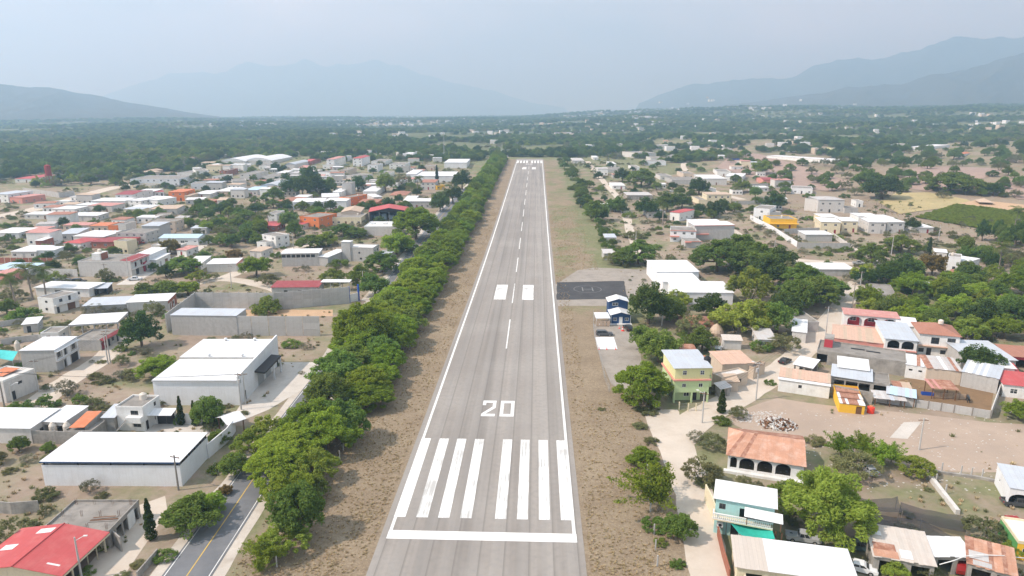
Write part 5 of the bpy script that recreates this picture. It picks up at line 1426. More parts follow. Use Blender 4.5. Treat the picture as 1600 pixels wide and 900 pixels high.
    simple('tin canopy on the corner of the cement street', (1241, 569), (1269, 575), (1272, 564), 2.9, 'concrete', 'r_white', ops={'f': [('o', .5, 0, 5, 2.5)], 'l': [('o', .5, 0, 4, 2.5)], 'r': [('o', .5, 0, 4, 2.5)]}, cat='canopy', name='canopy')
    wall_run('stained low yard wall beside the tin street canopy', [(1262, 590), (1310, 598)], 1.8, 'concrete', name='garden_wall')
    b = Building('house', 'white-walled house with an orange pantile roof on the corner of the tan lot', (1217, 592), (1297, 603.5), (1301, 588), 3.2, 'white')
    b.walls(ops={'f': [('w', .43, 1.6, .8, .8, 'dframe')]}, gable=('s', .5)); b.roof('sheet', 'r_peach', .5, .1, y0=1.3, sheets=16, pal=['r_peach', 'r_peach', 'r_peach', 'r_tan']); b.part('front_sheet', 'r_white', lambda mb: mb.box(-.2, -.3, b.h, b.w + .2, 1.35, b.h + .06))
    wall_run('black-stained wall between the orange pantile house and the rust hut', [(1297, 619), (1362, 632)], 3.0, 'concrete', name='yard_wall')
    b = Building('hut', 'yellow plank hut under a patchwork of rust and white roof sheets', (1312, 628.5), (1352, 633), (1350, 609), 2.4, 'yellow', 'hut')
    W, D = b.w, b.d
    b.walls(2.2, ops={'f': [('d', .78, 0, 1.2, 1.9, 'wood')]})
    for i in range(8):
        for j in range(3):
            mb = MB(); mb.box(0, 0, 0, W / 8 + .08, D / 3 + .3, .03)
            link('roof_sheet', mb.mesh('roof_sheet', M['r_white' if (i, j) in ((0, 1), (0, 0), (2, 0), (6, 0), (7, 0), (7, 1)) else 'r_rust']), b.root, (i * (W / 8) , -.3 + j * D / 3, 2.3 + .16 * j + .012 * (i % 2)))
            b.root.children[-1].rotation_euler = (.1, 0, rnd.uniform(-.02, .02))
    b = Building('house', 'white house with a rust-streaked roof beside the corral', (1416, 569), (1449, 574), (1453, 560), 3.6, 'white')
    b.walls(ops={'f': [('o', .25, 2.0, .8, .5), ('o', .7, 2.0, .8, .5)]}, gable=('s', .3)); b.roof('sheet', 'r_rust', .3, .15, sheets=6, pal=['r_white', 'r_rust', 'r_zinc', 'r_white'])
    b = Building('house', 'pinkish-grey block house with a patched white roof behind the corral', (1449, 574.8), (1503, 580.5), (1505, 563), 3.7, 'beige')
    b.walls(gable=('s', .3)); b.roof('sheet', 'r_white', .3, .2, sheets=10, pal=['r_white', 'r_white', 'r_white', 'r_rust', 'r_zinc'])
    b = Building('house', 'bare grey block house under a silver roof at the corral corner', (1503.5, 580.5), (1561, 592), (1567, 574.5), 3.9, 'grey')
    b.walls(gable=('s', .3)); b.roof('sheet', 'r_silver', .3, .15, sheets=11, pal=['r_silver', 'r_silver', 'r_white'])
    for lb, A, B, C, h, pal in (('open cattle shelter with a rusty red sheet roof inside the corral', (1457, 606.5), (1497, 609.5), (1498, 598), 2.8, ['r_rust', 'r_pink']),
                                ('open shelter with a bluish tin roof against the panel wall', (1386, 615), (1431, 622.5), (1433, 612), 2.4, ['r_silver', 'r_blue']),
                                ('low lean-to of grey tin sheets just inside the panel wall', (1367, 622), (1416, 627), (1415, 617), 1.9, ['r_zinc', 'r_silver']),
                                ('small tan tin shelter at the left of the corral', (1398, 607), (1425, 610), (1427, 601), 2.2, ['r_rust', 'r_tan'])):
        c = Building('shelter', lb, A, B, C, h, 'wood', 'shelter'); c.roof('sheet', pal[0], .3, .2, sheets=8, pal=pal); c.posts([(.2, .2), (c.w - .2, .2), (c.w - .2, c.d - .2), (.2, c.d - .2), (c.w / 2, .2)], h, 'wood', .08)
    rl = thing('corral_fence', 'weathered wooden rail fence in the middle of the corral', 'fence', tuple(G(1459, 622)), -.12)
    for i in range(6): MB().box(-.08, -.08, -.2, .08, .08, 1.5).obj('fence_post', M['wood'], rl, (i * 1.4, 0, 0))
    for k in range(4): MB().box(0, -.14, .3 + k * .33, 7.0, -.08, .44 + k * .33).obj('fence_rail', M['r_tan'], rl)
    wall_run('long white panel wall with dark posts in front of the corral', [(1365, 628), (1430, 636), (1490, 645), (1547, 654)], 1.9, 'panel', bay=3.0, rows=1, pm='pole')
    wall_run('pale side wall of the corral running back from the panel wall', [(1547, 654), (1562, 612)], 2.4, 'pale')
    simple('house with a bright red metal roof at the right edge', (1569, 600), (1625, 606), (1622, 588), 3.2, 'white', 'r_red', n=2)
    simple('small dark kiosk under a red awning at the right edge', (1565, 580), (1592, 583), (1590, 572), 2.8, 'dark', 'r_red', ops={'f': [('o', .5, .8, 3, 1.5)]}, cat='kiosk', name='kiosk')
    simple('brown-roofed open house with dark red walls at the right edge', (1575, 556), (1625, 560), (1622, 546), 3.4, 'redwall', 'r_tile', ops={'f': [('o', .5, 0, 4, 2.6)]})
    # rusty-roofed hall
    b = Building('hall', 'long arcaded hall under a broad rust-streaked metal roof', (1138, 709), (1256.5, 727), (1263, 686), 3.6, 'white', 'hall')
    W, D = b.w, b.d
    b.walls(3.5, ops={'f': [('a', .02 + .06, .9, W * .09, 2.2)] + [('a', .26 + .24 * i, .9, W * .2, 2.3) for i in range(3)], 'l': [('o', .4, .9, 1.6, 1.8)]}, gable=None)
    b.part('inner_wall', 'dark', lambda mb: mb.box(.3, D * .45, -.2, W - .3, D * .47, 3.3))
    ym = D * .62
    mb = MB(); hipx = 2.6
    for i in range(17):
        u0, u1 = i / 17, (i + 1) / 17
        def P(u, v):   # v=0 front eave, 1 ridge; the left end is cut back by the hip
            x = -.4 + (W + .8) * u; xr = hipx + (W + .4 - hipx) * u
            return (x + (xr - x) * v, -.5 + (ym + .5) * v, 3.5 + 1.7 * v + .025 * (i % 2))
        q = [P(u0, 0), P(u1, 0), P(u1, 1), P(u0, 1)]
        s_ = MB(); s_.hexa(q + [(x, y, z + .04) for x, y, z in q]); s_.obj('roof_sheet', M[['r_rusty', 'r_rusty', 'r_rusty', 'r_rust'][rnd.randrange(4)]], b.root)
    hp_ = [(-.4, -.5, 3.5), (hipx, ym, 5.2), (-.4, D + .4, 3.5)]
    for i in range(5):
        v0, v1 = i / 5, (i + 1) / 5
        a = Vector(hp_[0]).lerp(Vector(hp_[2]), v0); c = Vector(hp_[0]).lerp(Vector(hp_[2]), v1)
        s_ = MB(); s_.add([tuple(a), hp_[1], tuple(c), tuple(a + Vector((0, 0, .03))), (hp_[1][0], hp_[1][1], 5.23), tuple(c + Vector((0, 0, .03)))], [(0, 2, 1), (3, 4, 5), (0, 1, 4, 3), (1, 2, 5, 4), (2, 0, 3, 5)]); s_.obj('hip_sheet', M['r_rusty'], b.root)
    s_ = MB(); q = [(hipx, ym, 5.2), (W + .4, ym, 5.2), (W + .4, D + .4, 3.9), (-.4, D + .4, 3.5)]; s_.hexa(q + [(x, y, z + .04) for x, y, z in q]); s_.obj('back_slope', M['r_rust'], b.root)
    b.part('plinth_wall', 'white', lambda mb: mb.box(-.6, -.9, -.4, W + .2, -.05, .5))
    b.part('gable_wall', 'white', lambda mb: mb.hexa([(W - .2, .1, 3.4), (W - .02, .1, 3.4), (W - .02, D, 3.4), (W - .2, D, 3.4), (W - .2, .1, 3.52), (W - .02, .1, 3.52), (W - .02, ym, 5.1), (W - .2, ym, 5.1)]))
    # turquoise balcony house
    b = Building('house', 'turquoise two-storey house with a white balustraded balcony by the dirt street', (1119, 777), (1211, 793), (1211.5, 771), 6.4, 'aqua')
    W, D = b.w, b.d
    b.walls(ops={'f': [('w', .12, 4.5, 1.0, 1.0, 'dframe'), ('o', .62, 3.5, W * .4, 1.7), ('w', .1, .9, 1.0, 1.1), ('d', .36, 0, 1.2, 2.2, 'dark'), ('o', .93, 0, .9, 2.3)]}, gable=('s', .4))
    b.roof('sheet', 'r_white', .5, .4, sheets=0)
    b.part('awning', 'r_white', lambda mb: mb.hexa([(W * .5, -1.7, 4.9), (W + 1.3, -1.7, 4.7), (W + 1.2, -.2, 5.5), (W * .5, -.2, 5.7), (W * .5, -1.7, 4.96), (W + 1.3, -1.7, 4.76), (W + 1.2, -.2, 5.56), (W * .5, -.2, 5.76)]))
    b.part('balcony_slab', 'cream', lambda mb: mb.box(-.3, -1.3, 3.1, W - .1, -.02, 3.3))
    b.part('balcony_rail', 'white', lambda mb: (mb.box(-.3, -1.3, 4.2, W - .1, -1.1, 4.35), mb.box(-.3, -1.3, 3.31, W - .1, -1.1, 3.4), mb.box(-.3, -1.1, 4.2, -.1, -.02, 4.35)))
    bal = MB().lathe([(.06, 0), (.11, .2), (.05, .42), (.09, .62), (.06, .8)], 8).mesh('baluster', M['white'])
    for i in range(30): link('baluster', bal, b.root, (-.2 + i * W / 30, -1.2, 3.4))
    b.posts([(W + 1.0, -1.6), (W * .55, -1.25)], 4.75, 'wood', .07, 3.3); b.posts([(W + .4, -1.4), (W + 1.3, -1.4), (W - .3, -1.2)], 3.1, 'wood', .09)
    ac = thing('cooling_unit', 'white cooling unit on the turquoise wall below the balcony', 'air conditioner', b.world(.5, -.65, 1.6), b.ang)
    MB().box(0, 0, 0, .9, .6, .7).obj('casing', M['white'], ac); MB().lathe([(.26, 0), (.26, .03)], 14).obj('fan_grille', M['dark'], ac, (.45, -.01, .35)); ac.children[-1].rotation_euler = (math.pi / 2, 0, 0)
    wall_run('cream side wall of the turquoise house along the dirt street', [(1101, 782), (1110, 800), (1121, 831)], 3.2, 'cream', name='side_wall')
    wall_run('brown fence wall below the turquoise house along the dirt street', [(1121, 836), (1129, 870), (1139, 905)], 1.7, 'brick', name='side_wall')
    h3 = lambda px, py, z: (lambda q: Vector((q.x, q.y, q.z + z)))(G(px, py, z))
    sag_cloth('shade_cloth', 'teal shade cloth slung in front of the turquoise house', 'shade cloth', [h3(1136, 811, 2.9), h3(1204, 820, 3.0), h3(1211, 842, 3.3), h3(1156, 835, 3.2)], .7, M['teal'])
    # long roof at the bottom edge
    b = Building('workshop', 'long workshop with a white and beige sheet roof at the bottom right edge', (1152, 884), (1338, 909), (1334, 866), 3.4, 'cream', 'workshop')
    W, D = b.w, b.d
    b.walls(ops={'f': [('o', .15, 0, 2.2, 2.4), ('o', .35, .9, 1.6, 1.2), ('o', .6, 0, 3, 2.6)], 'l': [('d', .4, 0, 1, 2.1, 'dark')]}, gable=('s', .4))
    b.roof('sheet', 'r_beige', .4, .4, x1=W * .265, sheets=6, pal=['r_beige']); b.roof('sheet', 'r_white', .42, .4, x0=W * .265)
    b.posts([(W * .06, -1.5), (W * .2, -1.5), (W * .34, -1.5)], 3.1, 'cream', .12)
    # patchwork shacks
    for lb, A, B, C, h, pal, n, rise in (
            ('shack with a large patched grey tin roof below the shade net', (1366, 868), (1461, 884), (1449, 841), 3.0, ['r_beige2'], 14, .8),
            ('shelter with a clean white sheet roof between the two shacks', (1461, 868), (1521, 870), (1509, 846), 3.1, ['r_white'], 8, .5),
            ('shack with rusted brown roof sheets at the bottom right', (1513, 880), (1588, 900), (1553, 857), 3.0, ['r_rust', 'r_rusty'], 11, .7)):
        b = Building('shack', lb, A, B, C, h, 'concrete', 'shack')
        b.walls(ops={'f': [('o', .3, 0, b.w * .4, 2.4), ('o', .78, 0, b.w * .3, 2.4)]}, gable=('s', rise)); b.roof('sheet', pal[0], rise, .25, sheets=n, pal=pal)
        z_ = lambda y: h + rise * y / b.d + .13
        for x0, x1, y0, y1, mm in {14: ((.0, .42, -.02, .2, 'r_rusty'), (.02, .4, .2, .42, 'r_rust'), (.46, .66, .04, .3, 'r_white'), (.0, .22, .66, .8, 'r_white')), 11: ((.02, .45, .2, .5, 'r_zinc'), (.1, .5, -.02, .16, 'r_zinc'))}.get(n, ()):
            b.part('patch_sheet', mm, lambda mb: mb.hexa([(b.w * x0, b.d * y0, z_(b.d * y0)), (b.w * x1, b.d * y0, z_(b.d * y0)), (b.w * x1, b.d * y1, z_(b.d * y1)), (b.w * x0, b.d * y1, z_(b.d * y1)), (b.w * x0, b.d * y0, z_(b.d * y0) + .03), (b.w * x1, b.d * y0, z_(b.d * y0) + .03), (b.w * x1, b.d * y1, z_(b.d * y1) + .03), (b.w * x0, b.d * y1, z_(b.d * y1) + .03)]))
    hz = thing('hose', 'long pale hose draped over the tin roofs at the bottom right', 'hose', tuple(G(1470, 880)))
    pts = [h3(1468, 882, 3.3), h3(1490, 876, 3.9), h3(1508, 869, 3.8), h3(1530, 867, 3.8), h3(1565, 868, 3.6), h3(1600, 872, 2.6)]
    mb = MB()
    for i in range(len(pts) - 1): mb.tube(pts[i] - hz.location, pts[i + 1] - hz.location, .07, .07, 6)
    mb.obj('tube', M['white'], hz)
    b = Building('house', 'white-walled house with a pale grey roof at the right edge beside the dark pickup', (1579, 762), (1640, 772), (1640, 740), 3.6, 'clean')
    b.walls(ops={'f': [('a', .3, 0, 3.4, 2.6)], 'l': [('w', .3, 1.6, .6, .6)]}, gable=('s', .4)); b.roof('sheet', 'r_silver', .4, .15)
    b = Building('house', 'green and yellow house with a cream roof edge in the bottom right corner', (1592, 845), (1640, 852), (1625, 815), 3.2, 'yellow')
    b.walls(ops={'f': [('w', .3, 1, 1, 1)], 'l': [('w', .4, 1.1, 1.0, 1.0)]}); b.roof('slab', 'white', pal='cream'); b.part('green_face', 'green', lambda mb: mb.box(-.05, .1, 0, -.01, b.d, 2.7))
    # nets, low walls
    nm = net_mat(.62)
    sag_cloth('shade_net', 'black shade net sagging beside the big tree', 'shade net', [h3(1338, 790, 2.2), h3(1410, 800, 2.4), h3(1402, 776, 2.6), h3(1335, 776, 2.0)], .9, nm, wob=.12, seed=1)
    sag_cloth('shade_net', 'wide black shade net spread in front of the low diagonal wall', 'shade net', [h3(1404, 803, 1.6), h3(1510, 832, 1.2), h3(1505, 806, 1.4), h3(1408, 785, 1.8)], .6, nm, wob=.1, seed=2)
    sag_cloth('shade_net', 'lower black shade net along the back of the tin roofs', 'shade net', [h3(1352, 822, 2.2), h3(1545, 868, 1.6), h3(1440, 812, 1.6), h3(1352, 800, 2.0)], .5, nm, wob=.1, seed=3)
    wall_run('low pale wall running diagonally down from the leafy shrub', [(1449, 744), (1496, 804)], .9, 'pale', t=.7, name='low_wall')
    wall_run('broken stone footing along the far side of the empty plot', [(1455, 738), (1530, 748), (1572, 757)], .5, 'concrete', t=.5, name='low_wall')
    fp = cached('fencepost', lambda: MB().box(-.09, -.09, -.4, .09, .09, 1.9).mesh('post', M['cpole']))
    for lb, grp, P in (('slim concrete fence post at the edge of the tan lot', 'fence posts at the tan lot', [(1501, 742), (1517, 745), (1534, 747), (1471, 737), (1462, 755), (1477, 772)]),
                       ('white fence post at the foot of the avenue of trees', 'white fence posts along the avenue', [(433, 886), (488, 786), (492, 776), (531, 718), (537, 705), (553, 672), (560, 660), (566, 650)]),
                       ('slim fence post on the verge by the dirt street', 'fence posts along the right verge', [(1027, 885), (1024, 860), (1022, 835), (1016, 800), (1012, 765), (1011, 740)])):
        for q in P:
            p = G(*q); o = link('fence_post', fp, None, tuple(p), rnd.uniform(0, .4)); tag(o, lb, 'fence post', grp)
near_right()
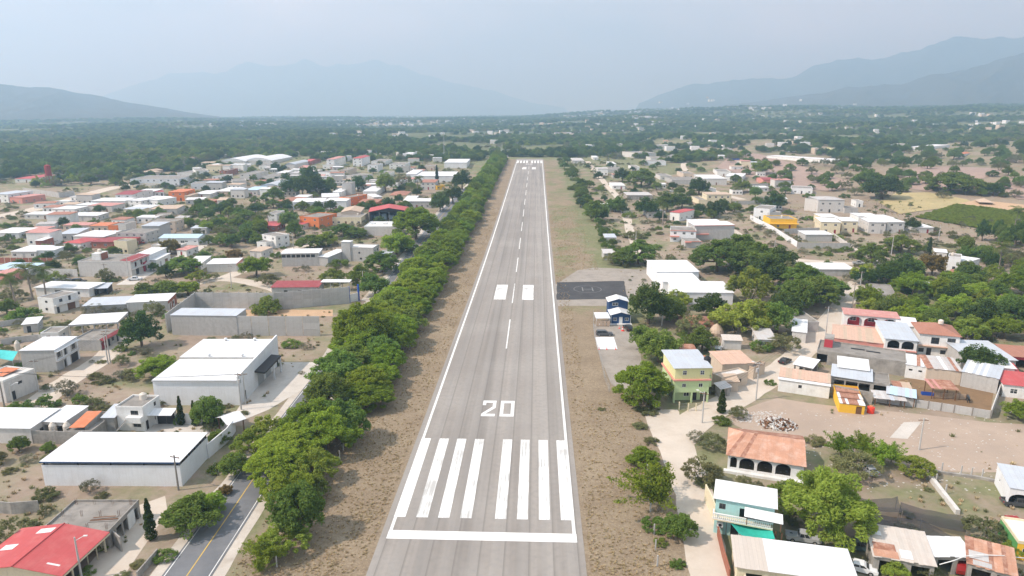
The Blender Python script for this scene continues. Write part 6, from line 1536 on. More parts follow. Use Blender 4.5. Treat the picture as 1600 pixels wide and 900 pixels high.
# ================================================================== THE TOWN FURTHER OFF
TOWN = """
white house with a dark window band at the far left beside the open track|-14,303 12,304 15,297|6|white|r_silver|sheet|2|3
small pink-walled house beside the dark hedge at the far left|15,308 34,309 36,302|4.2|pink|r_pink|sheet|1|2
cottage with a bright red hipped roof near the red water tower|23,279 48,279 46,272|3.5|white|r_red|hip|1|2
two-storey white house with a dark red roof at the edge of the open ground|180,304 207,304 211,296|5.5|white|r_dred|gx|2|2
long low white roof with posts behind the palm at far left|38,335 103,335 100,331|3|pale|r_white|sheet|1|5
flat white roof beside the round dark shrub at far left|81,326 116,327 115,322|3.2|white|r_white|sheet|1|3
white house with dark doorways in front of the open ground|118,320 137,321 139,317|3.4|white|r_white|sheet|1|2
wide white-walled house with a pink roof edge at left|138,321 174,322 176,317|4|pale|r_pink|sheet|1|2
long white-roofed house under the dark red gable|142,314 194,314 196,309|3.6|white|r_white|sheet|1|4
broad white roof in front of the pink-edged house|106,337 152,337 156,332|3.2|pale|r_white|sheet|1|3
low white-roofed house at the left edge above the block wall|-12,364 29,364 32,356|3.2|white|r_white|sheet|1|3
low house with a peach roof next to the dark trees at left|32,361 61,361 64,354|3.2|pale|r_pink|sheet|1|3
grey-roofed house right of the tall dark cypress at left|92,366 120,365 139,356|3.4|pale|r_silver|sheet|1|2
very wide white roof among dark red roofs at left|114,369 162,370 187,361|4|pale|r_white|sheet|1|2
orange two-storey house with a white round emblem wall|169,352 183,352 185,346|4.6|orange|slab|slab|1|2
long orange and peach house beside the orange two-storey house|140,353 168,353 170,348|3.4|beige|r_orange|sheet|1|3
long pale pink roof above the wide white roof|98,352 138,352 140,348|3.2|beige|r_pink|sheet|1|3
small house with a scarlet hipped roof left of the dark mango trees|99,379 126,380 125,371|3.2|white|r_red|hip|1|2
long dark-red-roofed row in front of the wide white roof|142,378 200,378 202,371|3.2|brick|r_dred|sheet|1|4
white house with a broad sloping roof above the brick-panelled wall|17,393 56,393 60,384|3.2|pale|r_white|sheet|1|3
white box house with a large window above the brick-panelled wall|57,391 84,391 92,386|3.6|clean|r_white|sheet|1|2
small brick-red house with a dark doorway in the left town|55,376 66,376 74,371|4|brick|r_white|sheet|1|1
pale blue-roofed long house in front of the brick-panelled wall|-20,421 37,422 64,412|3.2|pale|r_blue|sheet|1|3
pink corner shop at the left edge behind the palms|-12,428 14,429 26,421|3.2|pink|r_pink|sheet|1|2
bare concrete two-storey frame with a row of dark openings|181,363 227,364 233,357|5.4|grey|slab|slab|2|4
cream two-storey flat-roofed house with small square windows|229,346 273,346 278,341|6|beige|slab|slab|2|3
tall bare block building beside the concrete frame|221,353 248,353 259,347|6.5|grey|r_silver|sheet|1|0
white house with a tank beside the orange two-storey house|184,350 196,350 198,345|5.5|pale|slab|slab|1|1
long two-storey white building with paired windows at upper left|203,280 279,279 280,272|6.2|clean|slab|slab|2|7
long cream wall house below the two-storey white building|203,290 235,290 236,286|3|cream|slab|slab|1|3
peach-roofed long house behind the two-storey white building|198,271 232,271 234,267|3.5|beige|r_tan|sheet|1|3
small house with a yellow thatch-like roof at upper left|227,267 240,267 240,264|3|beige|r_tan|hip|1|1
bright white modern house with three dark windows|298,287 333,286 335,282|5|clean|slab|slab|1|3
white house with an arched porch among the upper left trees|277,270 299,270 300,265|4|white|slab|slab|1|2
two-storey white house with small dark windows at upper left|306,267 326,266 328,262|5.5|white|slab|slab|2|2
unplastered brick-red house at upper left|343,267 352,267 357,262|5.5|brick|slab|slab|2|1
white house with an open terrace right of the bright modern house|331,276 345,276 346,271|5|white|slab|slab|2|2
large pale rendered house beside the arched sheds|374,272 395,272 396,265|5.5|pale|slab|slab|2|2
grey flat house at the near side of the arched sheds|363,283 385,282 387,277|4|pale|slab|slab|1|2
orange-red house with a red roof and an open upper terrace|263,300 287,300 290,295|6.5|orange|r_orange|sheet|2|2
tan house behind the orange-red terrace house|288,306 296,306 297,302|4|beige|r_tan|sheet|1|1
small white house with a grey side wall below the red terrace house|232,312 246,313 258,307|4.4|white|r_white|sheet|1|2
wide white house with a red roof strip at upper left|213,299 240,299 243,295|4|pale|r_white|sheet|1|2
red-roofed low house beside the wide white house|242,300 256,299 258,294|3.4|white|r_red|sheet|1|2
white-roofed house with a shaded yard at left middle|200,313 220,314 221,309|4.5|white|r_white|sheet|2|2
long pinkish-grey house above the scrub thicket|235,327 276,326 279,320|4|pale|r_tan|sheet|1|3
low white-roofed house beside the long pinkish-grey house|200,325 233,325 234,320|3|white|r_white|sheet|1|3
flat pale workshop on the left of the scrub thicket|242,337 264,336 266,331|4|beige|slab|slab|1|3
white-roofed house half hidden by dark trees at upper left|303,303 328,303 329,297|3|pale|r_white|sheet|1|1
pale house with a white roof above the thick hedge|336,299 361,299 362,292|3.2|beige|r_white|sheet|1|3
little pale gabled house by the thick hedge|339,313 352,313 353,309|3.6|pale|r_tan|gx|1|1
blue-roofed long house at the upper left centre|381,297 402,297 404,291|4|pale|r_blue|sheet|1|3
reddish-brown courtyard wall house at left centre|308,316 330,316 331,311|2.6|brick|r_tile|sheet|1|2
white house with a tan roof on the rise|404,259 420,259 421,254|4|white|slab|slab|1|2
house of grey curved sheeting beside the arched sheds|445,257 460,257 461,250|5|pale|r_silver|vault|1|1
small red-roofed house among dense trees at upper middle|475,252 485,252 486,247|4|brick|r_red|gx|1|1
white tower-like house with a pink top at upper middle|510,249 522,249 523,243|9|white|r_pink|sheet|3|1
long white house below the tower-like house|504,258 521,258 522,254|4|white|slab|slab|1|2
three-storey white house crowned by a red hipped roof|551,247 565,247 567,242|9|clean|r_red|hip|3|2
boxy white house with a dark roof band at upper middle|574,258 590,258 592,254|7|clean|slab|slab|2|2
long pale green-grey roof at upper middle|453,271 485,271 488,264|4|pale|r_zinc|sheet|1|3
pinkish roof house behind the long green-grey roof|467,262 479,262 480,257|4|white|r_pink|gx|1|1
white flat-roofed house with a long terrace at upper middle|498,269 526,270 527,266|4.5|clean|slab|slab|1|3
crowded pinkish flat-roofed house at upper middle|529,266 543,266 545,260|6|beige|slab|slab|2|2
pale two-storey house with a wide roof terrace at upper middle|538,274 561,275 563,270|5|pale|slab|slab|2|3
grey rooftop-cluttered house at upper middle|410,275 434,275 445,269|4.4|pale|slab|slab|1|3
long white house right of the cluttered rooftops|432,270 446,270 447,266|4|white|r_white|sheet|1|2
house under a curved grey roof beside the dense mango trees|407,290 434,290 435,282|4.5|beige|r_silver|vault|1|2
blue-white flat house left of the dense mango trees|400,296 412,296 414,290|3.4|white|r_white|sheet|1|1
white house behind the tall bare block tower|520,300 533,300 534,294|4.5|white|r_white|sheet|1|1
bright white roof in front of the tall bare block tower|503,308 530,307 531,301|4|white|r_white|sheet|1|2
very tall bare grey block tower in the middle of the town|534,286 549,286 552,283|9.5|grey|slab|slab|1|0
orange two-storey house at the foot of the bare tower|530,308 546,309 560,302|6|orange|slab|slab|2|2
low house with an orange end wall and pink roof|560,316 590,316 592,311|3.4|orange|r_tile|sheet|1|3
long white-roofed school building with a row of classroom windows|457,316 505,315 508,309|5|clean|r_white|sheet|1|7
tall plain white hall joined to the school building|507,314 541,314 543,309|5.5|clean|r_white|sheet|1|1
cream building with five windows under a tan flat roof|515,339.5 564,339.5 575,331|4.6|cream|slab|slab|1|5
brownish-roofed house left of the school building|431,314 452,315 454,307|4|pale|r_tile|sheet|1|1
small white chalet with a dark balcony in the trees|418,334 432,334 437,328|5|white|slab|slab|2|1
low white house with a white roof near the school building|457,309 478,309 480,304|3|pale|r_white|sheet|1|2
orange block house stepped down the slope|468,338 498,340 502,331|6.5|orange|slab|slab|2|2
small red-roofed lean-to in front of the orange block house|457,350 472,351 474,346|3|pale|r_red|sheet|1|1
stained white two-storey house at the lane corner|409,366 430.5,369.5 445,364.5|6|white|slab|slab|2|2
red-roofed row behind the stained white house|405,353 432,353 436,346|3.2|brick|r_red|sheet|1|3
little white house left of the stained white house|401,378 416,379 418,373|3.6|white|slab|slab|1|1
small tan-roofed house at the left of the acacia lot|390,392 408,393 410,386|3.2|pale|r_tan|sheet|1|1
white sheet roof right of the dense mango trees|567,299 588,299 590,290|4|white|r_white|sheet|1|2
tiny white canopy roof beside the brown hipped house|584,308 597,307 598,302|3|pale|r_white|sheet|1|1
house with a brown hipped roof and cream porch|608,305 634,305 636,298|4|cream|r_tile|hip|1|3
long block store with a white roof and a line of small windows|629,314.5 673,314.5 674,310|4.8|grey|r_white|sheet|1|5
white-roofed shed joined to the back of the long block store|633,310 650,310 651,306|4.5|white|r_white|sheet|1|1
pillared house with a brown roof terrace over a yellow wall|657,285 680,285 681,280|6|pale|r_tile|sheet|2|3
low yellow shop beside the pillared house|682,290 695,289 696,285|3.5|yellow|slab|slab|1|2
large white shed by the avenue with a long white roof|634,272 650,272 651,264|6|clean|r_white|sheet|1|0
long bright white warehouse roof beside the avenue|650,275 709,275 716,267|5.5|clean|r_white|sheet|1|0
far long white warehouse near the runway end|694,254 729,254 743,247|6|clean|r_white|sheet|1|0
white house cluster end with a flat roof at upper middle|580,252 602,252 604,247|4.5|white|slab|slab|1|3
white flat house with a roof shed at upper middle|608,257 632,257 634,252|5|white|slab|slab|2|3
low pale house under the trees left of the long warehouse|661,260 678,260 679,256|4|beige|slab|slab|1|2
tan-roofed house between the big white shed and the warehouse|649,268 661,268 662,263|4|beige|r_tile|gx|1|1
white flat house right of the boxy white house|593,271 608,271 610,266|4.5|white|slab|slab|1|2
small pale house at the end of the right verge lane|895,251 913,251 915,246|3.2|pale|r_zinc|sheet|1|2
tiny white house hidden above the right verge lane|927,246 935,246 936,243|3|white|r_white|sheet|1|1
long grey garden house beside the right verge lane|935,265 974,265 976,260|3|grey|slab|slab|1|2
little white house under big trees right of the runway|953,256 963,256 964,252|3.6|white|r_white|sheet|1|1
white house with a small porch right of the verge lane|988,261 1000,261 1002,257|3.6|white|slab|slab|1|1
tall pale block house on the rise behind the runway's right side|997,239 1025,238 1026,235|6.5|pale|slab|slab|1|2
long white-walled house on the right rise|1009,252 1041,252 1043,249|4.5|clean|slab|slab|1|1
pale house with a stepped roof on the right rise|1017,247 1036,247 1038,243|4.5|pale|slab|slab|1|2
grey unfinished house on the right rise|1042,244 1056,244 1058,239|5.5|grey|slab|slab|2|1
white roofed house in the trees right of the runway|957,290 977,290 980,285|3|white|r_white|sheet|1|2
long dark-stained block house right of the runway|980,305 1019,305 1020,300|3.4|concrete|r_zinc|sheet|1|3
tiny white shed beside the round tree on the right verge|941,322 953,322 954,318|3|clean|r_white|sheet|1|0
grey block house beside the red-edged white house|1012,331 1040,331 1044,325|3.8|grey|slab|slab|1|3
white house with a red sloping roof edge right of the lane|1047,331 1062,333 1069,326|5|white|r_red|sheet|1|1
small pale house on the slope behind the yellow arches|1032,275 1050,275 1052,270|3.6|pale|slab|slab|1|2
long blue-grey block wall house on the right slope|1050,281 1093,281 1095,275|4|grey|slab|slab|1|0
pink-tinged white house above the blue-grey wall house|1068,271 1086,271 1087,266|4.5|beige|slab|slab|1|2
large pale house with a peach terrace on the right slope|1099,279 1136,279 1137,272|5.5|pale|r_white|sheet|1|1
white flat-roofed house at the top of the right slope|1121,268 1142,268 1145,262|4.2|white|slab|slab|1|1
white house with a dark garage mouth on the right slope|1134,275 1160,276 1163,270|4.2|clean|r_white|sheet|1|1
little pink cottage with a dark red roof on the right|1193,281 1209,281 1210,276|4|pink|r_dred|gx|1|2
ochre house with an arched upper loggia|1105,304 1143,304 1144,300|6.8|cream|r_tan|sheet|2|4
low ochre wing with a red cornice beside the arched loggia|1092,312 1105,312 1106,305|3.6|cream|slab|slab|1|0
small white stair house behind the arched loggia|1107,295 1119,295 1121,291|5|white|slab|slab|1|1
white two-storey house next to the bright yellow house|1178,325 1203,327 1218,321|7|clean|slab|slab|2|1
bright yellow two-storey house with a yellow balcony|1204,342 1246,342.5 1247,336|5.6|yellow|slab|slab|1|2
pale clustered roofs behind the bright yellow house|1200,332 1221,331 1223,325|5|pale|slab|slab|1|1
white house with a round-topped garage door on the right|1237,293.5 1270,294.5 1271,290|4.4|clean|slab|slab|1|3
big grey two-storey villa with a peaked roof|1279,312 1320,312 1319,306|8.4|pale|r_zinc|hip|2|3
square grey tower wing of the big villa|1258,310 1278,312 1279,307|8|pale|slab|slab|1|0
white gatehouse kiosk beside the palm rows|1338,314 1349,314 1350,311|4.2|white|slab|slab|1|1
low grey garden house right of the big villa|1320,325 1341,325 1342,321|3.4|grey|slab|slab|1|1
left house of the first cream twin pair with a white flat roof|1283,346.5 1314,347.5 1316,341|6.4|cream|r_white|sheet|2|2
right house of the first cream twin pair with a white flat roof|1316,345.5 1341,346 1343,340|6.2|cream|r_white|sheet|2|2
left house of the second grey twin pair with a scaffold balcony|1358,347 1385,347.5 1387,341|6.4|pale|r_white|sheet|2|2
right house of the second grey twin pair at the end of the row|1387,347 1414,347 1413,341|6.4|pale|r_white|sheet|2|2
white flat-roofed house behind the twin pairs|1342,338 1374,338 1377,333|5.5|white|r_white|sheet|1|4
long white roof behind the second twin pair|1360,341 1397,340 1398,335|5.5|white|r_white|sheet|1|3
pale yellow house behind the first twin pair|1284,339 1310,339 1312,334|4.5|cream|r_white|sheet|1|3
grey block workshop with a crisp white roof inside the right compound|1259,366.5 1301,366.5 1298,361|3.8|grey|r_white|sheet|1|0
low red-ended shed with a white roof by the dirt crossing|1258,420.5 1336,421 1331,412|3|grey|r_white|sheet|1|0
modern white house with a flat overhanging roof and dark glass|1474,402.5 1516,409 1519,402|4.4|clean|r_white|slab|1|2
upper white box of the modern house|1482,400 1502,402 1504,397|6.5|clean|slab|slab|1|1
small house with a white roof near the end of the dirt road|1424,355.5 1459,355.5 1460,350|3.2|pale|r_white|sheet|1|2
little white-roofed house left of the modern house|1461,393.5 1480,395 1482,391|3.2|pale|r_white|sheet|1|1
brown-roofed hut in front of the modern house|1480,431 1495,433 1498,421|3|beige|r_tile|gx|1|1
weathered flat-roofed house where the street meets the wood|1366,460 1402,463 1405,446|3.2|concrete|slab|slab|1|2
small white house in the trees beside the weathered flat roof|1418,443 1438,447 1440,440|3.2|white|r_white|sheet|1|1
white roof glimpsed among the dense trees at right|1512,482 1531,482 1533,476|3|white|r_white|sheet|1|0
white two-storey house with a coral roof edge and balcony|1048,359.5 1088,361 1089,354|6.2|clean|slab|slab|2|3
low grey block annex in front of the coral-edged house|1071,377 1096,377 1097,372|3.4|grey|slab|slab|1|0
tall long grey block hall with a white roof beside the coral-edged house|1086,352.5 1148,351.5 1147,346|7.6|grey|r_white|sheet|1|0
narrow white-roofed building behind the tall grey hall|1079,347 1126,346.5 1127,343|5.5|white|r_white|sheet|1|0
white hangar roof beside the helipad apron|1026,424.5 1092,424.5 1097,407.5|5.6|clean|r_white|sheet|1|0
lower white hangar roof stepping down to the trees|1036,440 1094,440 1096,426|4.8|clean|r_white|sheet|1|0
broad white hangar roof half hidden by the tall trees|1055,456.5 1146,457.5 1150,441.5|4.4|clean|r_white|sheet|1|0
small shed with a tin roof among shrubs on the right verge|946,371 963,371 962,366|3|pale|r_silver|sheet|1|1
open-fronted block shed at the edge of the apron|944,396 962,396 964,390|3.2|grey|r_zinc|sheet|1|0
white-roofed house at the far right among trees|1300,250 1318,250 1320,245|4|white|r_white|sheet|1|2
pale yellow house with a white wall at far right|1299,232 1312,232 1313,228|5|lemon|slab|slab|1|2
pair of white houses on the far right hillside|1387,229 1412,229 1413,224|5|clean|slab|slab|1|3
white building with a paved yard on the far right hillside|1424,229 1449,229 1450,225|5|clean|r_white|sheet|1|3
red-roofed house surrounded by trees at far right|1494,240 1506,240 1507,235|4|white|r_orange|hip|1|1
small white house beside the far brown field|1449,252 1455,252 1456,248|4.5|clean|slab|slab|1|1
"""
def town():
    for ln in TOWN.strip().split('\n'):
        lb, pts, h, wall, roof, rk, st, n = ln.split('|')
        A, B, C = [tuple(float(v) for v in p.split(',')) for p in pts.split()]
        h, st, n = float(h), int(st), int(n)
        rise = {'hip': 1.3, 'gx': 1.2, 'vault': 1.6, 'sheet': .35}.get(rk, 0)
        ops = {} if n == 0 else None
        b = simple(lb, A, B, C, h, wall, roof, rk, rise, st, max(1, n), ops=ops, over=.3)
        if 'coral' in lb:
            b.part('coral_trim', 'pink', lambda mb: (mb.box(-.3, -.3, h - .25, b.w + .3, -.05, h + .1), mb.box(-.3, -1.2, 2.8, b.w * .35, -.05, 3.3)))
        if 'yellow balcony' in lb: b.part('balcony_band', 'yellow', lambda mb: mb.box(-1.0, -1.2, h - 2.9, b.w + .8, -.05, h - 2.5))
        if rk == 'slab' and h > 4 and rnd.random() < .35:
            b.tank(b.w * rnd.uniform(.2, .8), b.d * .6, h - .32, 'tank on the roof of the ' + ' '.join(lb.split()[:9]))
    # market hall with the red gable roof
    b = Building('market_hall', 'market hall with a broad red gable roof and a dark open front', (577, 331), (638, 329.5), (646, 322), 6.2, 'dark', 'market hall')
    W, D = b.w, b.d
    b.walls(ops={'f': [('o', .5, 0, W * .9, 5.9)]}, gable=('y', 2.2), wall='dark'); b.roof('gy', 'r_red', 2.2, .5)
    b.part('back_stalls', 'r_blue', lambda mb: [mb.box(W * (.1 + .2 * i), D * .4, 0, W * (.22 + .2 * i), D * .6, 2.6 + i % 2) for i in range(4)])
    b.posts([(W * i / 4, .2) for i in range(5)], 6.0, 'steel', .15)
    b = Building('market_hall', 'market hall with a tan corrugated roof left of the red gable hall', (533, 331.5), (563, 331), (582, 322.6), 5.4, 'beige', 'market hall')
    b.walls(ops={'f': [('o', .5, 1, b.w * .7, 3)]}, gable=('y', 1.2)); b.roof('gy', 'r_tan', 1.2, .4)
    # arched sheds
    for lb, A, B, C in (('left one of the two white arched sheds at the back of the town', (342, 252), (383, 252), (385, 243)), ('right one of the two white arched sheds at the back of the town', (383, 251), (424, 251), (424, 242.5))):
        b = Building('arched_shed', lb, A, B, C, 4.5, 'pale', 'shed'); b.walls(); b.roof('vault', 'r_white', 3.2, .2, x0=-.1, x1=b.w - .1)
    # red water tower, tank houses, walls
    p = G(79, 291); t = thing('water_tower', 'dark red cylindrical water tower on steel legs at the far left', 'water tower', tuple(p))
    r_ = 2.4; MB().lathe([(r_, 9), (r_, 17.5), (r_ * .3, 18.3)], 16).obj('tank', M['redtank'], t)
    for i in range(4):
        a = i * math.pi / 2 + .7; MB().tube((r_ * 1.2 * math.cos(a), r_ * 1.2 * math.sin(a), -.5), (r_ * .9 * math.cos(a), r_ * .9 * math.sin(a), 9), .16, .13, 6).obj('leg', M['redtank'], t)
    wall_run('long bare concrete wall behind the open track at the far left', [(37, 301), (93, 309), (117, 306)], 4, 'grey')
    wall_run('brick-panelled wall with pale posts at the left edge', [(-20, 411), (84, 412)], 2.6, 'brick', bay=2.8, pm='beige')
    wall_run('grey wall around the right villa compound', [(1145, 320), (1192, 319), (1200, 310)], 2.6, 'grey')
    wall_run('white garden wall stepping down the right slope', [(1158, 284), (1172, 293)], 3, 'clean')
    wall_run('grey garden wall on the right slope', [(1172, 293), (1200, 292)], 3, 'grey')
    wall_run('long white wall slanting down past the bright yellow house', [(1172, 343), (1205, 360), (1245, 386)], 2.8, 'clean')
    wall_run('grey block compound wall below the bright yellow house', [(1246, 388), (1327, 389)], 3, 'grey')
    wall_run('pale yard wall along the right of the grey compound', [(1327, 389), (1300, 370)], 2.4, 'pale')
    wall_run('grey upper yard wall between the yellow house and the twin pairs', [(1225, 366), (1280, 364)], 3, 'grey')
    wall_run('long white parapet wall on the right rise', [(1069, 249), (1113, 250)], 3, 'pale')
    wall_run('grey wall in front of the arched ochre house', [(1110, 322), (1150, 323)], 2.2, 'pale')
    tr = thing('tarpaulin', 'small bright blue tarpaulin on the right hillside', 'tarpaulin', tuple(G(1149, 250)))
    MB().hexa([(-5, -2, 0), (5, -2, 0), (5, 2, 0), (-5, 2, 0), (-4, -1.6, 1.8), (4, -1.2, 1.6), (4, 1.6, 2), (-4, 1.2, 2.2)]).obj('cloth', M['bluetarp'], tr)
town()
def free(x, y, r):
    return all((x - a) ** 2 + (y - b) ** 2 > (r + c) ** 2 for a, b, c in FOOT)
def fillers():
    """small houses of the crowded quarters whose features cannot be told apart at this distance"""
    Z = [('small house in the crowded quarter between the school and the arched sheds', 'crowded houses of the middle town', (290, 640, 262, 310), 40),
         ('low light-roofed house in the crowded far left quarter of the town', 'crowded houses of the left town', (40, 300, 314, 400), 18),
         ('small house among trees on the slope right of the runway', 'scattered houses right of the runway', (930, 1230, 246, 330), 14),
         ('tiny far-off house among trees beyond the town and the runway end', 'far houses at the back of the valley', (400, 1000, 215, 243), 10),
         ('tiny far-off house among trees beyond the right hillside pasture', 'far houses beyond the pasture', (880, 1560, 205, 226), 6)]
    for lb, grp, (x0, x1, y0, y1), n in Z:
        k = tries = 0
        while k < n and tries < n * 25:
            tries += 1
            px, py = rnd.uniform(x0, x1), rnd.uniform(y0, y1)
            p = G(px, py); w, d = rnd.uniform(7, 15), rnd.uniform(6, 10)
            if abs(p.x) < 60 or not free(p.x, p.y, 7): continue
            FOOT.append((p.x, p.y, max(w, d) * .5))
            st = 2 if rnd.random() < .3 else 1; h = 3.1 * st + .3
            b = Building.__new__(Building)
            b.w, b.d, b.h, b.A, b.z0 = w, d, h, p, -1.5
            b.ang = rnd.choice((0, 0, .1, -.15, .3)); b.wall = rnd.choice(['white', 'white', 'white', 'pale', 'pale', 'grey', 'pale', 'cream', 'white'])
            b.sides = {'f': ((0, 0), (w, 0)), 'r': ((w, 0), (w, d)), 'b': ((w, d), (0, d)), 'l': ((0, d), (0, 0))}
            b.root = thing('house', lb, 'house', tuple(p), b.ang, grp)
            far = p.y > 700
            b.walls(ops={'f': [('w', (i + .5) / 3, 1.0, 1.3, 1.2, 'dframe') for i in range(3)]} if not far else {'f': [('o', .3, .5, 1.4, 1.6), ('o', .7, .5, 1.4, 1.6)]})
            rk = rnd.choice(['slab', 'sheet', 'sheet', 'sheet'])
            b.roof(rk, rnd.choice(['r_white', 'r_white', 'r_white', 'r_silver', 'r_tan', 'r_tile', 'r_pink', 'r_zinc']) if rk != 'slab' else rnd.choice(['slab', 'white', 'pale']), .4, .3)
            k += 1
fillers()
def distant_town():
    """white specks of the city on the far plateau: too many and too small to be told apart"""
    mats = ['clean', 'pale', 'beige', 'r_tile']
    me = bpy.data.meshes.new('distant_town'); V, F, MI = [], [], []
    rr = random.Random(5)
    def box(x, y, z, w, d, h, a, mi):
        c, s = math.cos(a), math.sin(a); n = len(V)
        for zz in (z - 3, z + h):
            for ux, uy in ((-w, -d), (w, -d), (w, d), (-w, d)): V.append((x + ux * c / 2 - uy * s / 2, y + ux * s / 2 + uy * c / 2, zz))
        for f in ((4, 5, 6, 7), (0, 1, 5, 4), (1, 2, 6, 5), (2, 3, 7, 6), (3, 0, 4, 7)): F.append(tuple(i + n for i in f)); MI.append(mi)
        MI[-5] = rr.choice([0, 0, 1, 1, 3]) if mi != 3 else 3
    for (x0, x1, y0, y1, n) in ((830, 1420, 156, 176, 620), (1000, 1300, 152, 166, 260), (330, 780, 183, 198, 200), (820, 1060, 170, 186, 200), (1280, 1600, 158, 180, 60), (380, 1000, 186, 215, 150), (900, 1600, 180, 205, 90), (290, 700, 240, 262, 50), (880, 1300, 205, 240, 40)):
        for _ in range(n):
            px, py = rr.uniform(x0, x1), rr.uniform(y0, y1)
            if (x1 - x0) > 400 and px > 1000 and py < 158: continue
            p = G(px, py)
            if py > 200 and (abs(p.x) < 60 or not free(p.x, p.y, 8)): continue
            if p.y > 9000 or p.y < (3300 if py < 178 else 620): continue
            k_ = 1 + p.y / 9000
            box(p.x, p.y, p.z, rr.uniform(7, 13) * k_, rr.uniform(6, 10) * k_, rr.uniform(3, 7) * k_, rr.uniform(-.4, .4), rr.choice([0, 0, 0, 1, 2]))
    me.from_pydata(V, [], F)
    for m in mats: me.materials.append(M[m])
    me.polygons.foreach_set('material_index', MI); me.update()
    tag(link('distant_town', me), 'white specks of the distant city spread over the far plateau', 'distant town', None, 'stuff')
distant_town()
# ================================================================== POLES, WIRES, VEHICLES, SMALL THINGS
POLE_TOP = {}
def pole(key, label, base, h=9.0, arm=True, lamp=None, m='cpole', transformer=False):
    p = G(*base); t = thing('utility_pole' if not (lamp and not arm) else 'street_lamp', label, 'utility pole' if arm else 'street lamp', tuple(p), rnd.uniform(-.3, .3))
    link('shaft', cached(('shaft', h, m), lambda: MB().tube((0, 0, -.6), (0, 0, h), .19, .11, 8).mesh('shaft', M[m])), t)
    if arm:
        link('crossarm', cached('xarm', lambda: MB().box(-1.0, -.06, -.06, 1.0, .06, .06).mesh('crossarm', M['wood'])), t, (0, .12, h - .5))
        for x in (-.85, 0, .85): link('insulator', cached('insul', lambda: MB().lathe([(.05, 0), (.09, .08), (.05, .22)], 7).mesh('insulator', M['tank'])), t, (x, .12, h - .44))
    if transformer: link('transformer', cached('trafo', lambda: MB().lathe([(.28, 0), (.3, .1), (.3, .85), (.15, .98)], 10).mesh('transformer', M['steel'])), t, (.32, .1, h - 2.4))
    if lamp:
        def mk():
            mb = MB(); mb.tube((0, 0, h - .6), (1.3, 0, h + .1), .05, .04, 6); mb.hexa([(1.2, -.14, h), (1.75, -.1, h + .02), (1.75, .1, h + .02), (1.2, .14, h), (1.2, -.12, h + .16), (1.75, -.08, h + .14), (1.75, .08, h + .14), (1.2, .12, h + .16)]); return mb.mesh('lamp_arm', M['frame'])
        link('lamp_arm', cached(('lamp', h), mk), t); t.rotation_euler.z = lamp
    POLE_TOP[key] = Vector((p.x, p.y, p.z + h - .3))
POLES = [('a', 'left pole of the close pair beside the dirt street', (169, 569), 9, 1, None), ('b', 'right pole of the close pair beside the dirt street', (172.5, 567), 9.5, 1, None),
         ('c', 'slim pole in front of the rubble by the pale house at the left', (61, 613), 8.5, 1, None), ('d', 'dark pole at the left edge beside the pale house', (7, 636), 9, 1, None),
         ('e', 'street lamp pole by the long white shed at the left edge', (22, 637), 6, 0, .3), ('f', 'leaning pole at the corner of the low white warehouse', (279, 766), 7, 1, None),
         ('g', 'street lamp leaning over the red metal roof', (128, 905), 7, 0, .2), ('h', 'pole with a transformer at the edge of the white warehouse forecourt', (377, 640), 9, 1, None),
         ('i', 'second pole at the edge of the white warehouse forecourt', (384, 632), 8, 1, None), ('j', 'pole at the corner of the tall blank-sided house', (202, 436), 9, 1, None),
         ('k', 'slim pole in the weeds before the blank-sided house', (165, 434), 6, 1, None), ('l', 'pole at the junction of the two pale streets left of the compound', (362, 449), 9, 1, None),
         ('m', 'street lamp at the lane corner by the stained white house', (459, 389), 8, 0, 2.6), ('n', 'pole standing in the roadside trees by the blue gateway', (568, 455), 8, 1, None),
         ('o', 'tall grey concrete pole behind the navy blue house', (1034, 509), 11, 1, None), ('p', 'street lamp pole in front of the lemon house gates', (1097, 661), 7.5, 1, 2.8),
         ('q', 'pole with a lamp across from the shop row', (1181, 625), 9.5, 1, 2.9), ('r', 'pole by the long grey flat-roofed house', (1290, 523), 9, 1, None),
         ('s', 'dark pole at the foot of the wood beside the cement street', (1331, 486), 10, 1, None), ('t', 'slim pole at the top of the cement street', (1343, 456), 8, 1, None),
         ('u', 'leaning concrete pole at the bend beyond the dirt crossing', (1392, 402), 11, 1, None), ('v', 'concrete pole on the slope below the green field', (1466, 377), 9, 1, None),
         ('w', 'street lamp pole in front of the arched ochre house', (1124, 340), 9, 0, 1.2), ('x', 'pole at the back of the tan lot beside the bushy shrub', (1436, 703), 7, 1, None),
         ('y', 'slim pale pole on the scrub lot beside the white slanting wall', (1209, 401), 8, 1, None), ('z', 'pole on the pale lane by the tin-roofed shed', (993, 385), 8, 1, None)]
for k, lb, b, h, arm, lamp in POLES: pole(k, lb, b, h, bool(arm), lamp, 'pole' if k in 'dsfk' else 'cpole', k in 'hq')
def wire(label, keys):
    P = [POLE_TOP[k] for k in keys]; t = thing('power_line', label, 'power line', tuple(P[0]))
    for off in (-.8, 0, .8):
        mb = MB()
        for i in range(len(P) - 1):
            a, b = P[i] - P[0] + Vector((off, 0, 0)), P[i + 1] - P[0] + Vector((off, 0, 0)); n = 10
            pts = [a.lerp(b, j / n) - Vector((0, 0, 1.1 * math.sin(math.pi * j / n))) for j in range(n + 1)]
            for j in range(n): mb.tube(pts[j], pts[j + 1], .022, .022, 3, False)
        mb.obj('wire', M['black'], t)
wire('sagging wires strung along the cement street on the right', ['p', 'q', 'r', 's', 't', 'u'])
wire('wires following the dirt street past the two-storey block house', ['d', 'c', 'a'])
wire('long wires crossing in front of the stepped white warehouse', ['d', 'h'])
